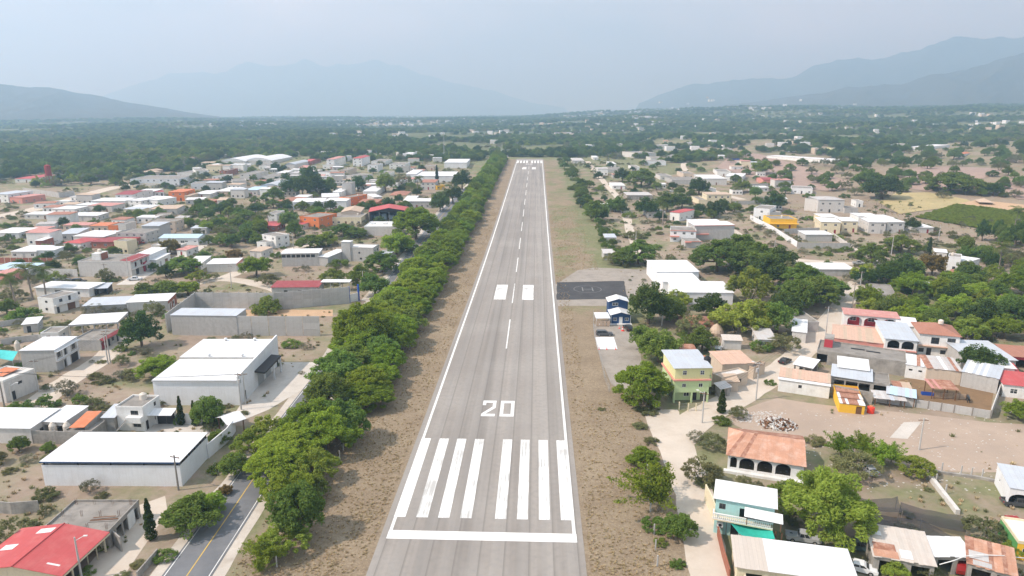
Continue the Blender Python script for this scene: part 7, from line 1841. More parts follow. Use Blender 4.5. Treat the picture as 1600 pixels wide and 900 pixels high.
def vehicle(kind, label, px, py, ang, paint, cat=None, L=5.2):
    """kind: pickup, suv or car; ang is the heading of the nose"""
    p = G(px, py); t = thing({'pickup': 'pickup_truck', 'suv': 'parked_car', 'car': 'parked_car'}[kind], label, cat or {'pickup': 'pickup', 'suv': 'car', 'car': 'car'}[kind], tuple(p), ang)
    if kind == 'car': L = 4.4
    W = .9; hx = L / 2
    def xs(prof, y): return [(x, y, z) for x, z in prof]
    def extr(prof, w, w2=None):
        mb = MB(); n = len(prof); w2 = w2 or w
        v = xs(prof, -w) + xs(prof, w); mb.add(v, [tuple(range(n)), tuple(range(n, 2 * n))[::-1]] + [(i, n + i, n + (i + 1) % n, (i + 1) % n) for i in range(n)]); return mb
    key = (kind, paint)
    def body():
        if kind == 'pickup':
            mb = extr([(-hx, .5), (-hx + .5, .38), (hx - .5, .36), (hx, .5), (hx, .82), (hx - .1, .98), (.95, 1.06), (-.75, 1.06), (-.75, .62), (-hx + .06, .62), (-hx + .06, 1.06), (-hx, 1.06)], W)
            mb.box(-hx + .06, -W, .62, -.75, -W + .07, 1.06); mb.box(-hx + .06, W - .07, .62, -.75, W, 1.06)
        else:
            mb = extr([(-hx, .5), (-hx + .4, .36), (hx - .4, .34), (hx, .5), (hx, .74), (hx - .12, .88), (.95, .98), (-hx + (.15 if kind == 'suv' else .6), 1.0), (-hx + .02, .95)], W)
        return mb.mesh('body', M[paint])
    def cabin():
        if kind == 'pickup': a, b, c, d, h = -.75, -.6, .55, 1.15, 1.72
        elif kind == 'suv': a, b, c, d, h = -hx + .12, -hx + .4, .35, 1.05, 1.68
        else: a, b, c, d, h = -hx + .75, -1.0, .3, 1.0, 1.45
        w1 = W - .16
        mb = MB(); z0 = 1.0
        mb.hexa([(a, -W + .04, z0), (d, -W + .04, z0), (d, W - .04, z0), (a, W - .04, z0), (b, -w1, h), (c, -w1, h), (c, w1, h), (b, w1, h)])
        g = MB(); e = .012
        def lerp(p, q, t): return tuple(p[i] + (q[i] - p[i]) * t for i in range(3))
        for s in (-1, 1):
            A, B, C, D = (a, s * (W - .04 + e), z0), (d, s * (W - .04 + e), z0), (c, s * (w1 + e), h), (b, s * (w1 + e), h)
            for u0, u1 in ((.06, .48), (.53, .92)):
                q = [lerp(lerp(A, B, u), lerp(D, C, u), v) for u, v in ((u0, .12), (u1, .12), (u1, .88), (u0, .88))]
                g.quad(*(q if s < 0 else q[::-1]))
        for (x0, x1, fl) in ((d + e, c + e, 1), (a - e, b - e, -1)):
            A, B, C, D = (x0, -W + .14, z0 + .05), (x0, W - .14, z0 + .05), (x1, w1 - .08, h - .05), (x1, -w1 + .08, h - .05)
            q = [lerp(A, D, .05), lerp(B, C, .05), lerp(B, C, .95), lerp(A, D, .95)]
            g.quad(*(q if fl > 0 else q[::-1]))
        return mb.mesh('cabin', M[paint]), g.mesh('windows', M['glass'])
    link('body', cached(('body',) + key, body), t); cm = cached(('cab',) + key, cabin); c = link('cabin', cm[0], t); link('windows', cm[1], c)
    def wheel():
        mb = MB(); mb.tube((0, -.12, 0), (0, .12, 0), .36, .36, 14); r = MB(); r.tube((0, -.13, 0), (0, .13, 0), .2, .2, 10); return mb.mesh('wheel', M['tyre']), r.mesh('rim', M['rim'])
    wm = cached('wheel', wheel)
    for x in (-hx + .95, hx - .95):
        for y in (-W + .08, W - .08): w = link('wheel', wm[0], t, (x, y, .36)); link('rim', wm[1], w)
    for y in (-.62, .62):
        link('headlight', cached('hl', lambda: MB().box(-.03, -.17, -.08, .03, .17, .08).mesh('headlight', M['lamp'])), t, (hx, y, .74)); link('tail_light', cached('tl', lambda: MB().box(-.03, -.1, -.12, .03, .1, .12).mesh('tail_light', M['redtail'])), t, (-hx, y, .86))
    link('bumper', cached('bump', lambda: MB().box(-.06, -.86, -.1, .06, .86, .1).mesh('bumper', M['black'])), t, (hx + .02, 0, .48))
    return t
V_ = vehicle
V_('suv', 'dark grey station wagon parked in front of the white concrete pad', 944, 524, .03, 'car_grey'); V_('suv', 'black car parked beside the navy blue house', 981, 515, 1.75, 'car_black')
V_('pickup', 'silver pickup with open bed under the huge tree', 1254, 845, -.22, 'car_silver'); V_('pickup', 'dark pickup behind the silver one under the huge tree', 1340, 858, -.25, 'car_teal')
V_('car', 'white-roofed old car at the end of the long workshop roof', 1345, 892, -.4, 'car_white'); V_('pickup', 'dark grey pickup parked before the white arched garage at the right edge', 1590, 790, -.12, 'car_grey')
V_('suv', 'dark red car behind the green and yellow house', 1592, 826, 1.5, 'car_red'); V_('car', 'pale car half hidden behind the huge tree', 1357, 738, 1.7, 'car_silver')
V_('car', 'black car parked at the top of the shop row', 1226, 567, .75, 'car_black'); V_('pickup', 'silver and black pickup at the dirt crossing', 1341, 413, -.2, 'car_silver')
V_('pickup', 'white pickup on the dirt corner by the blank-sided house', 211, 438, .25, 'car_white')
for i, (px, c, lb) in enumerate(((80, 'car_grey', 'leftmost dusty car in the row below the pale yard wall'), (92, 'car_silver', 'second dusty silver car in the row below the pale yard wall'), (108, 'car_grey', 'third dusty dark car in the row below the pale yard wall'), (124, 'car_black', 'rightmost dusty car in the row below the pale yard wall'))):
    V_('suv' if i % 2 else 'car', lb, px, 439.5 + i * .6, .15, c)
V_('suv', 'white car parked in the yard behind the row houses', 1122, 549, 1.2, 'car_white'); V_('car', 'dark car driving on the paved road beside the big avenue trees', 656, 398, 1.62, 'car_black')
V_('pickup', 'white truck parked by the dark roadside trees', 691, 327, 1.5, 'car_white'); V_('car', 'black car parked behind the white truck on the roadside', 697, 317, 1.5, 'car_black')
V_('car', 'dark car on the roadside near the white warehouse', 715, 299, 1.5, 'car_black'); V_('car', 'white car on the dirt corner by the small dark tree', 1050, 300, .2, 'car_white')
V_('car', 'maroon car beside the lane in front of the concrete frame house', 219, 381, .3, 'car_red')
def small_things():
    for i, (px, py, s) in enumerate(((973, 517, 1.6), (968, 513, 1.0), (936, 546, .9), (948, 546, .9), (962, 546, .9))):
        p = G(px, py); t = thing('traffic_cone', ['large red cone in the middle of the gravel parking lot', 'small red cone near the navy house door', 'red cone at the left corner of the white pad', 'red cone at the middle edge of the white pad', 'red cone at the right corner of the white pad'][i], 'cone', tuple(p)); t.scale = (s, s, s)
        link('base', cached('cbase', lambda: MB().box(-.3, -.3, 0, .3, .3, .06).mesh('base', M['cone'])), t); link('cone', cached('ccone', lambda: MB().lathe([(.22, .06), (.14, .4), (.05, .85)], 10).mesh('cone', M['cone'])), t); link('band', cached('cband', lambda: MB().lathe([(.175, .34), (.125, .55)], 10).mesh('band', M['frame'])), t)
    # fence round the parking lot
    f = thing('chain_fence', 'pale chain fence along the left side of the parking lot', 'fence', tuple(G(927, 492)))
    P = [G(*q) for q in ((927, 492), (927, 512), (929, 528), (934, 548), (939, 566), (944, 590), (952, 612))]; o0 = P[0]
    for i in range(len(P)):
        link('post', cached('cfp', lambda: MB().tube((0, 0, -.3), (0, 0, 1.9), .05, .05, 6).mesh('post', M['steel'])), f, tuple(P[i] - o0))
        if i:
            mb = MB()
            for k in range(6): mb.tube(P[i - 1] - o0 + Vector((0, 0, .15 + k * .33)), P[i] - o0 + Vector((0, 0, .15 + k * .33)), .018, .018, 3, False)
            mb.obj('mesh_panel', M['steel'], f)
    # rubble heap: broken blocks joined
    rr = random.Random(4); mb = MB(); c = G(1216, 664); ce = 0
    for i in range(330):
        a = rr.uniform(0, 6.28); r = rr.uniform(0, 1) ** .7; x, y = math.cos(a) * r * 4.0, math.sin(a) * r * 3.2; z = max(0, 1.7 * (1 - r * 1.05)) * rr.uniform(.5, 1)
        m_ = Matrix.Rotation(rr.uniform(0, 3), 3, Vector((rr.uniform(-1, 1), rr.uniform(-1, 1), rr.uniform(-1, 1))).normalized()); s = Vector((rr.uniform(.1, .55), rr.uniform(.08, .3), rr.uniform(.05, .16)))
        vs_ = [m_ @ Vector((sx * s.x, sy * s.y, sz * s.z)) + Vector((x, y, z + .1)) for sx in (-1, 1) for sy in (-1, 1) for sz in (-1, 1)]
        mb.add([tuple(v) for v in vs_], [(0, 1, 3, 2), (4, 6, 7, 5), (0, 4, 5, 1), (2, 3, 7, 6), (0, 2, 6, 4), (1, 5, 7, 3)])
    o = mb.obj('rubble', M['pale'], None, tuple(c)); o.data.materials.append(M['wood']); o.data.materials.append(M['grey']); [setattr(f, 'material_index', (f.index // 6 * 7) % 5 // 2) for f in o.data.polygons]; tag(o, 'heap of broken pale blocks and boards behind the rusty hall', 'rubble', None, 'stuff')
    mb = MB()
    for i in range(260):
        t_ = rr.uniform(0, 1); q = G(1152 + 60 * t_ + rr.uniform(-14, 14), 648 + rr.uniform(-6, 12)); s = rr.uniform(.04, .2)
        q -= c; mb.box(q.x - s, q.y - s * .7, q.z - .05, q.x + s, q.y + s * .7, q.z + s * .6)
    o = mb.obj('rubble', M['pale'], None, tuple(c)); tag(o, 'scatter of pale stones along the street edge left of the rubble heap', 'stones', None, 'stuff')
    mb = MB(); c = G(1420, 700)
    for i in range(500):
        q = G(rr.uniform(1140, 1590), rr.uniform(640, 770)); s = rr.uniform(.03, .16); q -= c; mb.box(q.x - s, q.y - s * .7, q.z - .05, q.x + s, q.y + s * .7, q.z + s * .5)
    o = mb.obj('litter', M['pale'], None, tuple(c)); tag(o, 'pale stones and litter strewn over the tan lot', 'litter', None, 'stuff')
    # straw stack
    t = thing('straw_stack', 'tan conical straw stack beside the tile cottage', 'straw stack', tuple(G(1119, 523)))
    MB().lathe([(2.0, 0), (2.2, 1.0), (1.9, 1.9), (1.1, 2.9), (.15, 3.6)], 14).obj('stack', M['r_tan'], t)
    MB().tube((0, 0, 3.3), (0, 0, 4.2), .06, .04, 6).obj('pole', M['wood'], t)
    h = Building('hut', 'straw-roofed hut beside the dense dark tree at the far right fields', (1531, 315), (1551, 316), (1552, 311), 2.2, 'wood', 'hut'); h.posts([(.2, .2), (h.w - .2, .2), (h.w - .2, h.d - .2), (.2, h.d - .2)], 2.2, 'wood', .12); h.roof('hip', 'r_tan', 1.6, .8)
    # steel mast
    p = G(694, 251); t = thing('radio_mast', 'tall thin lattice mast rising behind the avenue', 'mast', tuple(p)); mb = MB(); H = 34
    for i in range(3):
        a = i * 2.094; mb.tube((1.1 * math.cos(a), 1.1 * math.sin(a), 0), (.3 * math.cos(a), .3 * math.sin(a), H), .12, .08, 4)
    mb.obj('legs', M['steel'], t); mb = MB()
    for k in range(16):
        for i in range(3):
            r0, r1 = 1.1 - .8 * k / 16, 1.1 - .8 * (k + 1) / 16; a, b = i * 2.094, (i + 1) * 2.094
            mb.tube((r0 * math.cos(a), r0 * math.sin(a), k * H / 16), (r1 * math.cos(b), r1 * math.sin(b), (k + 1) * H / 16), .05, .05, 3)
    mb.obj('braces', M['steel'], t)
    # red three-wheeler
    p = G(1497, 893); t = thing('three_wheeler', 'red covered three-wheeled taxi under the white sheet shelter', 'three-wheeler', tuple(p), 1.35)
    MB().add([(x, y, z) for y in (-.65, .65) for x, z in ((-1.2, .35), (1.0, .35), (1.3, .7), (.9, 1.15), (.45, 1.75), (-1.05, 1.8), (-1.3, 1.0))], [tuple(range(7)), tuple(range(7, 14))[::-1]] + [(i, 7 + i, 7 + (i + 1) % 7, (i + 1) % 7) for i in range(7)]).obj('body', M['car_red'], t)
    MB().hexa([(.93, -.55, 1.18), (.93, .55, 1.18), (.90, .55, 1.2), (.90, -.55, 1.2), (.52, -.5, 1.72), (.52, .5, 1.72), (.48, .5, 1.72), (.48, -.5, 1.72)]).obj('windscreen', M['glass'], t)
    for x, y in ((1.0, 0), (-.8, -.6), (-.8, .6)): MB().tube((0, -.07, 0), (0, .07, 0), .28, .28, 12).obj('wheel', M['tyre'], t, (x, y, .28))
    # orange drum beside hut, blue tub in the corral
    p = G(1360, 645); t = thing('orange_drum', 'bright orange drum beside the yellow plank hut', 'drum', tuple(p)); MB().lathe([(.75, 0), (.8, .1), (.75, .6), (.8, .7), (.75, 1.3), (.8, 1.4), (.4, 1.6)], 14).obj('barrel', M['cone'], t); MB().lathe([(.4, 1.6), (.42, 1.7), (.1, 1.74)], 12).obj('lid', M['r_orange'], t)
    p = G(1449, 617); t = thing('water_trough', 'blue trough in the corral beside the rail fence', 'trough', tuple(p), -.2)
    MB().box(-1.3, -.5, 0, 1.3, .5, .12).obj('base', M['bluetarp'], t)
    mb = MB(); [mb.box(*q) for q in ((-1.3, -.5, .12, 1.3, -.42, .6), (-1.3, .42, .12, 1.3, .5, .6), (-1.3, -.42, .12, -1.22, .42, .6), (1.22, -.42, .12, 1.3, .42, .6))]; mb.obj('rim', M['bluetarp'], t)
    # dark cow in the corral
    p = G(1512, 628); me = bpy.data.meshes.new('cow'); pts = [(-.75, 0, 1.12, .30), (0, 0, 1.08, .38), (.65, 0, 1.12, .34), (1.0, 0, 1.3, .19), (1.28, 0, 1.32, .17), (1.55, 0, 1.16, .10), (-.72, .2, .62, .13), (-.78, .2, .05, .06), (-.72, -.2, .62, .13), (-.78, -.2, .05, .06), (.6, .2, .62, .11), (.6, .2, .05, .06), (.6, -.2, .62, .11), (.6, -.2, .05, .06), (-1.02, 0, 1.2, .05), (-1.1, 0, .6, .03), (1.22, .25, 1.42, .04), (1.22, -.25, 1.42, .04)]
    me.from_pydata([q[:3] for q in pts], [(0, 1), (1, 2), (2, 3), (3, 4), (4, 5), (0, 6), (6, 7), (0, 8), (8, 9), (2, 10), (10, 11), (2, 12), (12, 13), (0, 14), (14, 15), (4, 16), (4, 17)], [])
    o = link('cow', me, None, tuple(p), 1.2); md = o.modifiers.new('skin', 'SKIN')
    for v, q in zip(me.skin_vertices[0].data, pts): v.radius = (q[3], q[3])
    me.skin_vertices[0].data[0].use_root = True
    o.modifiers.new('sub', 'SUBSURF').levels = 1; o.modifiers['sub'].render_levels = 1; me.materials.append(M['car_black']); tag(o, 'dark cow standing in the right half of the corral', 'cow')
small_things()
# ================================================================== TREES
ORD = 'first second third fourth fifth sixth seventh eighth ninth tenth eleventh twelfth thirteenth fourteenth fifteenth sixteenth seventeenth eighteenth nineteenth'.split()
TENS = {20: ('twenty', 'twentieth'), 30: ('thirty', 'thirtieth'), 40: ('forty', 'fortieth'), 50: ('fifty', 'fiftieth'), 60: ('sixty', 'sixtieth'), 70: ('seventy', 'seventieth'), 80: ('eighty', 'eightieth'), 90: ('ninety', 'ninetieth')}
def ordinal(n):
    if n < 20: return ORD[n - 1]
    t, u = TENS[n // 10 * 10], n % 10
    return t[1] if u == 0 else t[0] + '-' + ORD[u - 1]
def avenue():
    """the dense band of acacias between the paved road and the airstrip"""
    rr = random.Random(77); y = 97.0; cnt = {'runway': 0, 'road': 0, 'overhang': 0}
    while y < 842:
        for side, c in (('runway', -32.0), ('road', -38.2), ('overhang', -53.6))[:2]:
            if side != 'runway' and y < 106: continue
            if side == 'overhang' and not 160 < y < 226: continue
            x = c + rr.uniform(-1.3, 1.3) - (1.6 if y > 260 and side == 'road' else 0) + (1.5 if y < 106 else 0) - (1.8 if 150 < y < 235 and side == 'road' else 0)
            if rr.random() < .05: continue
            yy = y + rr.uniform(-2, 2)
            r = rr.uniform(4.6, 6.0) * (.85 if y < 108 else 1) * ((1.12 + .3 * math.exp(-((y - 190) / 38.) ** 4)) if side == 'road' else 1.02 if side == 'overhang' else 1)
            kind = rr.choice(['bright', 'acacia', 'lime', 'round']) if rr.random() < .3 else 'avenue'
            cnt[side] += 1
            lab = ordinal(cnt[side]) + {'runway': ' acacia from the near end on the runway side of the avenue', 'road': ' acacia from the near end on the road side of the avenue', 'overhang': ' acacia from the near end on the far side of the paved road'}[side]
            tree_at(kind, x, yy, r, lab, 'avenue of acacias beside the airstrip', rr.uniform(.7, 1.25))
        y += rr.uniform(6.4, 8.6) if y < 420 else rr.uniform(9, 12)
    # the low front edge of the avenue
    T('feather', 415, 880, 62, 'feathery light green shrub at the near end of the avenue', hs=1.0)
    T('lime', 446, 862, 84, 'rounded yellow-green tree second from the near end of the avenue', hs=.95)
    T('feather', 78 + 330, 897, 30, 'small bright sprig at the bottom edge beside the road')
    T('bright', 450, 790, 86, 'bushy bright tree leaning over the road near the start of the avenue', hs=.9)
avenue()
TREE_LIST = """
mango|222,543|64|1.15|dense dark green tree at the left corner of the panel compound
gbush|419,488|50|1.1|round dark bush standing inside the panel compound
bright|247,590|68|.7|spreading lime-green shrub on the scrub lot behind the big white warehouse
loose|190,571|30|1|wispy olive shrub beside the dirt street
thin|104,618|42|1|pale grey-green shrub on the scrub lot by the dirt street
gbush|64,638|56|.8|dark bushy shrub at the bend of the dirt street
bush|147,634|36|.8|low olive shrub left of two on the scrub lot
bush|163,643|34|.8|low olive shrub right of two on the scrub lot
bush|150,590|26|.8|low dark shrub beside the street poles
bush|165,597|30|.7|low green shrub below the street poles
thin|188,592|28|.8|dry thin shrub in the middle of the scrub lot
round|327,664|56|1.15|broad leafy tree behind the cypress row at the white wall
cypress|284,664|11|1.1|first cypress right of the black steel gate
cypress|305,665|10|1.05|second cypress right of the black steel gate
cypress|322,665|10|1|third cypress right of the black steel gate
cypress|336,665|10|.95|fourth cypress right of the black steel gate
gbush|277,663|14|2.2|dark clipped hedge clump beside the black steel gate
gbush|345,664|16|2|dark clipped hedge clump by the gate porch
thin|141,768|34|1|wiry grey shrub against the low white warehouse
bush|72,778|40|.9|olive shrub at the left foot of the low white warehouse
bush|160,776|22|.8|small green bush at the foot of the low white warehouse
loose|76,722|26|.8|straggly shrub on the bare slope left of the low warehouse
thin|44,722|28|.8|dry pale shrub on the bare slope at the left edge
bush|14,738|24|.7|low bush on the bare slope at the left edge
loose|20,853|88|.8|large straggly tree behind the red metal roof
cypress|237,843|17|1.05|single cypress on the verge beside the unfinished house
gbush|257,872|38|.8|dark shrub at the foot of the single cypress
round|300,826|92|.75|broad bushy tree overhanging the paved road at lower left
bright|326,802|60|.7|yellowish bush between the broad bushy tree and the lane
rust|352,772|26|.7|dry reddish bush on the verge by the lane
round|367,742|50|1|rounded green tree on the verge below the white boundary wall
gbush|344,735|36|.8|low green bush beside the white boundary wall
lime|394,706|64|.95|yellow-green tree at the road bend by the white boundary wall
lime|420,686|66|.95|lime tree at the mouth of the white warehouse forecourt
round|343,694|40|.8|leafy tree growing over the end of the white boundary wall
lime|160,858|24|.8|yellow-leaved garden shrub beside the driveway
gbush|132,897|34|.7|bush below the street lamp at the bottom left
bush|216,884|26|.6|low scrub beside the driveway at the bottom left
bush|192,902|26|.6|scrub at the bottom edge by the stained wall
thin|385,531|24|.9|pale thin shrub against the front wall of the panel compound
bush|369,530|14|1.3|small sapling against the front wall of the panel compound
gbush|456,541|34|.8|green bush at the right end of the compound front wall
thin|478,545|22|.8|dry shrub on the rubble right of the compound wall
bush|330,533|22|.7|weedy bush at the left end of the compound front wall
palm|26,480|44|1|tall coconut palm left of three by the carport
palm|52,468|46|1|tall coconut palm in the middle of three by the carport
palm|72,464|40|.95|tall coconut palm right of three by the carport
gbush|38,500|56|.8|bushy tree under the coconut palms
round|12,492|40|.9|rounded tree at the left edge under the palms
loose|20,470|44|.8|straggly tree behind the palms
round|232,466|44|.8|leafy tree by the white carport corner
round|258,464|46|.75|leafy tree in the lane across from the white carport
bright|293,461|44|.7|bright bush on the pale street by the panel compound
loose|241,492|34|1.2|thin tree beside the brick street end
thin|150,491|46|.6|dry grassy shrub below the low grey outbuilding
thin|185,490|34|.6|dry weeds beside the bright white roof
acacia|287,428|48|.85|white-flecked tree in the scrub lot by the blank white house
lime|310,440|38|.85|lime-green tree in the scrub lot by the blank white house
loose|336,436|16|1.1|small sapling in the scrub lot
rust|266,397|34|.95|round tree with a rusty brown top by the red row
gbush|319,402|26|.9|dark bush beside the tiny red-ended house
gbush|343,407|28|.8|dark bush by the peach roof
rust|366,407|30|.8|brownish bush by the peach roof
bright|400,432|52|.85|bright acacia on the dry lot left of the seven-window hall
loose|418,446|40|.8|light olive tree on the dry lot left of the panel compound
bush|445,455|40|.5|low shrub behind the panel compound
lime|520,440|46|.7|pale green spreading bush on the dry lot below the seven-window hall
thin|476,424|22|.8|bare shrub in front of the seven-window hall
gbush|529,416|34|.9|leafy bush between the hall and the grey two-storey house
gbush|433,402|22|1|dark bush at the left end of the seven-window hall
round|586,462|52|.95|dense roadside tree nearest the blue gateway
round|566,447|50|.9|bushy roadside tree above the blue gateway
acacia|597,425|54|.85|spreading roadside tree below the tin porch
bright|620,398|60|.8|bright spreading tree on the roadside beside the depot
gbush|641,392|36|.9|dark bush at the roadside below the spreading tree
avenue|650,374|70|1.05|large spreading tree beside the white depot
acacia|485,389|40|.8|bright acacia on the dry lot behind the seven-window hall
bright|512,384|34|.9|lime acacia beside the dry lot behind the hall
acacia|537,369|40|.7|dark acacia below the cream building
acacia|556,371|34|.7|low acacia below the market hall
round|462,372|30|1.3|leafy tree beside the stained white house
round|452,356|34|1|leafy tree behind the stained white house
palm|421,356|20|1|small palm near the red-roofed row
mango|455,306|34|1.2|left dark mango tree of the dense grove in the middle town
mango|474,307|36|1.2|second dark mango tree of the dense grove in the middle town
mango|494,304|36|1.1|third dark mango tree of the dense grove in the middle town
mango|484,292|36|1.2|dark mango tree at the back of the dense grove
round|513,302|32|1.1|paler tree at the right end of the dense grove
round|428,314|34|.9|leafy tree left of the brownish roof
mango|560,299|30|1.1|dark tree right of the tall bare tower
round|603,300|34|1.2|leafy tree left of the brown hipped house
loose|630,290|32|1|dry olive tree behind the pillared house
mango|708,318|34|1.1|dark roadside tree beside the low yellow shop
mango|688,330|34|1.2|dark roadside tree beside the long block store
mango|722,296|34|1.1|dark roadside tree below the white warehouse
palm|652,303|22|1|palm in the garden of the brown hipped house
cypress|683,287|6|1.2|slim dark cypress beside the pillared house
round|800,228|12|1|leafy tree beyond the far end of the airstrip
avenue|1000,628|82|1.1|bright feathery tree between the parking lot and the lemon house
round|1030,566|78|.9|dense leafy tree along the edge of the parking lot
round|1004,545|40|1|leafy tree behind the black car
mango|1012,506|62|1.1|dark leafy tree beside the navy blue house
round|1045,503|46|.9|leafy tree behind the utility pole
lime|1058,480|42|.8|pale lime tree in front of the white hangar
mango|1110,496|50|.75|dark rounded tree in front of the broad hangar roof
lime|1152,520|76|.9|broad lime tree behind the tile cottage
lime|1183,516|60|.95|lime tree behind the small patched shed
lime|1170,472|66|1|yellow-green tree at the corner of the hangars
loose|1082,520|44|.9|straggly light tree by the tile cottage
round|1096,550|44|.9|rounded tree behind the lemon house
bush|1140,512|30|.8|bush beside the straw stack
round|1214,520|50|1|leafy tree left of the corner house
loose|1225,548|46|.8|olive tree over the top of the shop row
gbush|1190,545|34|.8|dark bush behind the shop row
round|1240,486|52|1|dense tree left of the grey flat roof
mango|1225,500|46|1|dark tree in the middle of the right wood
acacia|1272,478|56|.9|bright acacia at the right end of the wood
acacia|1252,458|56|.9|broad acacia in the middle of the wood
acacia|1120,425|62|.9|dark acacia behind the white hangar
acacia|1152,420|66|.9|broad dark acacia beside the lane
acacia|1180,430|60|.9|dark acacia beside the bend of the lane
mango|1195,450|56|.9|dark tree behind the lime trees
mango|1218,432|50|.9|dark tree by the dirt crossing
loose|1236,440|50|.8|light olive tree by the dirt crossing
acacia|1290,465|48|.8|bright acacia beside the cement street
mango|1386,440|46|.9|dark glossy tree at the corner of the cement street
mango|1412,438|56|.95|larger dark glossy tree at the corner of the cement street
acacia|1361,414|48|1|spreading tree at the dirt crossing beside the parked pickup
acacia|1405,395|50|.8|acacia behind the tall concrete pole
rust|1456,430|44|1.1|brown-tinged round tree left of the modern house
lime|1440,452|60|.6|pale lime tree in front of the modern house
mango|1512,448|50|.9|dark tree in front of the modern house
gbush|1522,397|40|.8|dense shrubbery right of the modern house
palm|1560,425|34|1.1|palm in the middle of the right wood
palm|1580,375|34|1.2|palm at the tall dark hedge at right
mango|1530,583|66|.9|dense round dark tree between the hipped house and the silver roof
bright|1592,655|52|.8|bright bushy tree at the right edge beyond the corral
loose|1095,752|66|1|light spreading tree at the fork of the dirt street
loose|1113,700|46|.9|pale olive tree behind the fork of the dirt street
thin|1090,690|36|.8|thin grey shrub at the fork of the dirt street
bush|1108,757|44|.6|dark bush under the spreading tree at the fork
feather|1030,798|100|.95|wide spiky bright green tree on the right verge
bright|1004,728|54|.7|bright bushy tree above the spiky one on the right verge
round|1062,840|62|.9|leafy tree beside the dirt street near the bottom
gbush|1022,824|44|.8|dark bush on the right verge left of the leafy tree
gbush|1032,850|24|.9|small dark bush on the right verge
gbush|1060,884|28|.7|round bush beside the dirt street at the bottom
bush|1000,668|26|.7|olive bush at the corner of the verge above the spiky tree
bush|1018,692|26|.8|green bush at the start of the dirt street
bush|1012,643|40|.5|low scrub around the gate of the parking lot
bush|940,640|14|.5|low weed on the verge below the parking lot
huge|1290,838|152|.92|huge broad tree shading the pickups at the lower right
loose|1335,745|80|.9|light straggly tree behind the huge broad tree
feather|1312,712|46|1.1|first spiky young tree in the row behind the rusty hall
feather|1344,714|48|1.1|second spiky young tree in the row behind the rusty hall
feather|1370,728|46|1.1|third spiky young tree in the row behind the rusty hall
feather|1392,724|42|1.1|fourth spiky young tree in the row behind the rusty hall
lime|1430,740|62|.8|bright bushy shrub beside the concrete pole on the tan lot
bush|1275,692|36|.7|grey-green bush at the corner of the rusty hall
lime|1213,772|30|1.1|small lollipop tree right of two in front of the rusty hall
loose|1183,768|26|1.1|small thin tree left of two in front of the rusty hall
loose|1535,842|66|.9|straggly tree beside the low diagonal wall
bush|1420,836|50|.7|scrubby bush among the shade nets
bush|1418,806|22|.6|small weed on the empty plot by the nets
lime|1398,905|48|1|lime bush in front of the patched grey roof
loose|1452,905|42|1|light bush in front of the white sheet shelter
lime|1588,868|44|.8|yellow-green bush by the corner house
bush|1450,766|16|.5|low weed beside the low diagonal wall
loose|1153,652|34|.9|small tree by the street below the lemon house
gbush|1127,660|32|.7|pale bush below the street pole
cypress|1127,645|14|.7|small conical tree beside the cement street
gbush|1203,600|20|.9|small round street tree beside the pantile house
acacia|998,412|44|.9|leafy tree right of three by the apron
acacia|975,414|40|.9|dark tree in the middle of three by the apron
loose|957,413|34|1|thin-leaved tree left of three by the apron
round|931,345|44|1|large round tree beside the tiny white shed
round|962,330|34|.9|dark round tree right of the tiny white shed
gbush|960,368|24|.9|round bush above the tin-roofed shed
bush|990,372|36|.8|shrubs along the lane by the tin-roofed shed
palm|1035,352|34|1|palm clump left of the coral-edged house
mango|1010,338|42|.9|dark tree beside the grey block house
mango|1042,330|44|.9|dark tree behind the grey block house
mango|1065,325|36|.8|dark tree behind the red-edged house
mango|1092,304|36|1|dark tree left of the small stair house
mango|1116,340|32|1.1|dark tree in front of the arched ochre house
acacia|1002,292|42|1|large acacia beside the white roof right of the runway
mango|972,284|30|.9|dark tree above the white roof right of the runway
mango|1051,296|16|1|small dark tree by the dirt corner
round|1158,300|34|.8|dark bush behind the arched ochre house
bright|1190,272|36|.8|bright tree above the pink cottage
loose|1216,292|24|1.1|olive tree right of the pink cottage
mango|1209,330|40|1|dark tree behind the white two-storey house
gbush|1265,344|20|.9|garden bush beside the bright yellow house
gbush|1300,374|36|.6|leafy shrubs inside the right compound
mango|1424,362|28|1|dark tree beyond the twin pairs
mango|1378,311|62|.8|dark spreading tree above the stubble field
acacia|1355,296|44|1|lime acacia above the dark spreading tree
mango|1552,306|28|1|dense dark tree beside the straw hut
acacia|1484,300|56|.8|broad dark tree left in the grove over the brown field
acacia|1510,302|50|.8|broad dark tree right in the grove over the brown field
acacia|1286,287|20|1.1|lone acacia on the brown pasture
cypress|1451,398|7|1|conical dark tree left of the modern house
"""
def tree_list():
    for ln in TREE_LIST.strip().split('\n'):
        k, p, w, hs, lb = ln.split('|'); px, py = p.split(',')
        if 975 < float(px) < 1300 and 410 < float(py) < 560: w, hs = float(w) * 1.22, float(hs) * 1.08
        T(k, float(px), float(py), float(w), lb, None, float(hs))
tree_list()
def scatter(label, grp, kinds, zone, n, wr, seed, gap=.6, hs=(.8, 1.1)):
    rr = random.Random(seed); k = t = 0
    x0, x1, y0, y1 = zone
    while k < n and t < n * 30:
        t += 1
        p = G(rr.uniform(x0, x1), rr.uniform(y0, y1)); r = rr.uniform(*wr)
        if -22 < p.x < 24 and p.y < 860: continue
        if not free(p.x, p.y, r * .45) or any((p.x - a) ** 2 + (p.y - b) ** 2 < ((r + c) * gap) ** 2 for a, b, c in tree_log[-260:]): continue
        if any(abs(p.x - q[0]) < 6 + r * .4 and abs(p.y - q[1]) < 20 for q in ROAD[::4]): continue
        tree_at(rr.choice(kinds), p.x, p.y, r, label, grp, rr.uniform(*hs)); k += 1
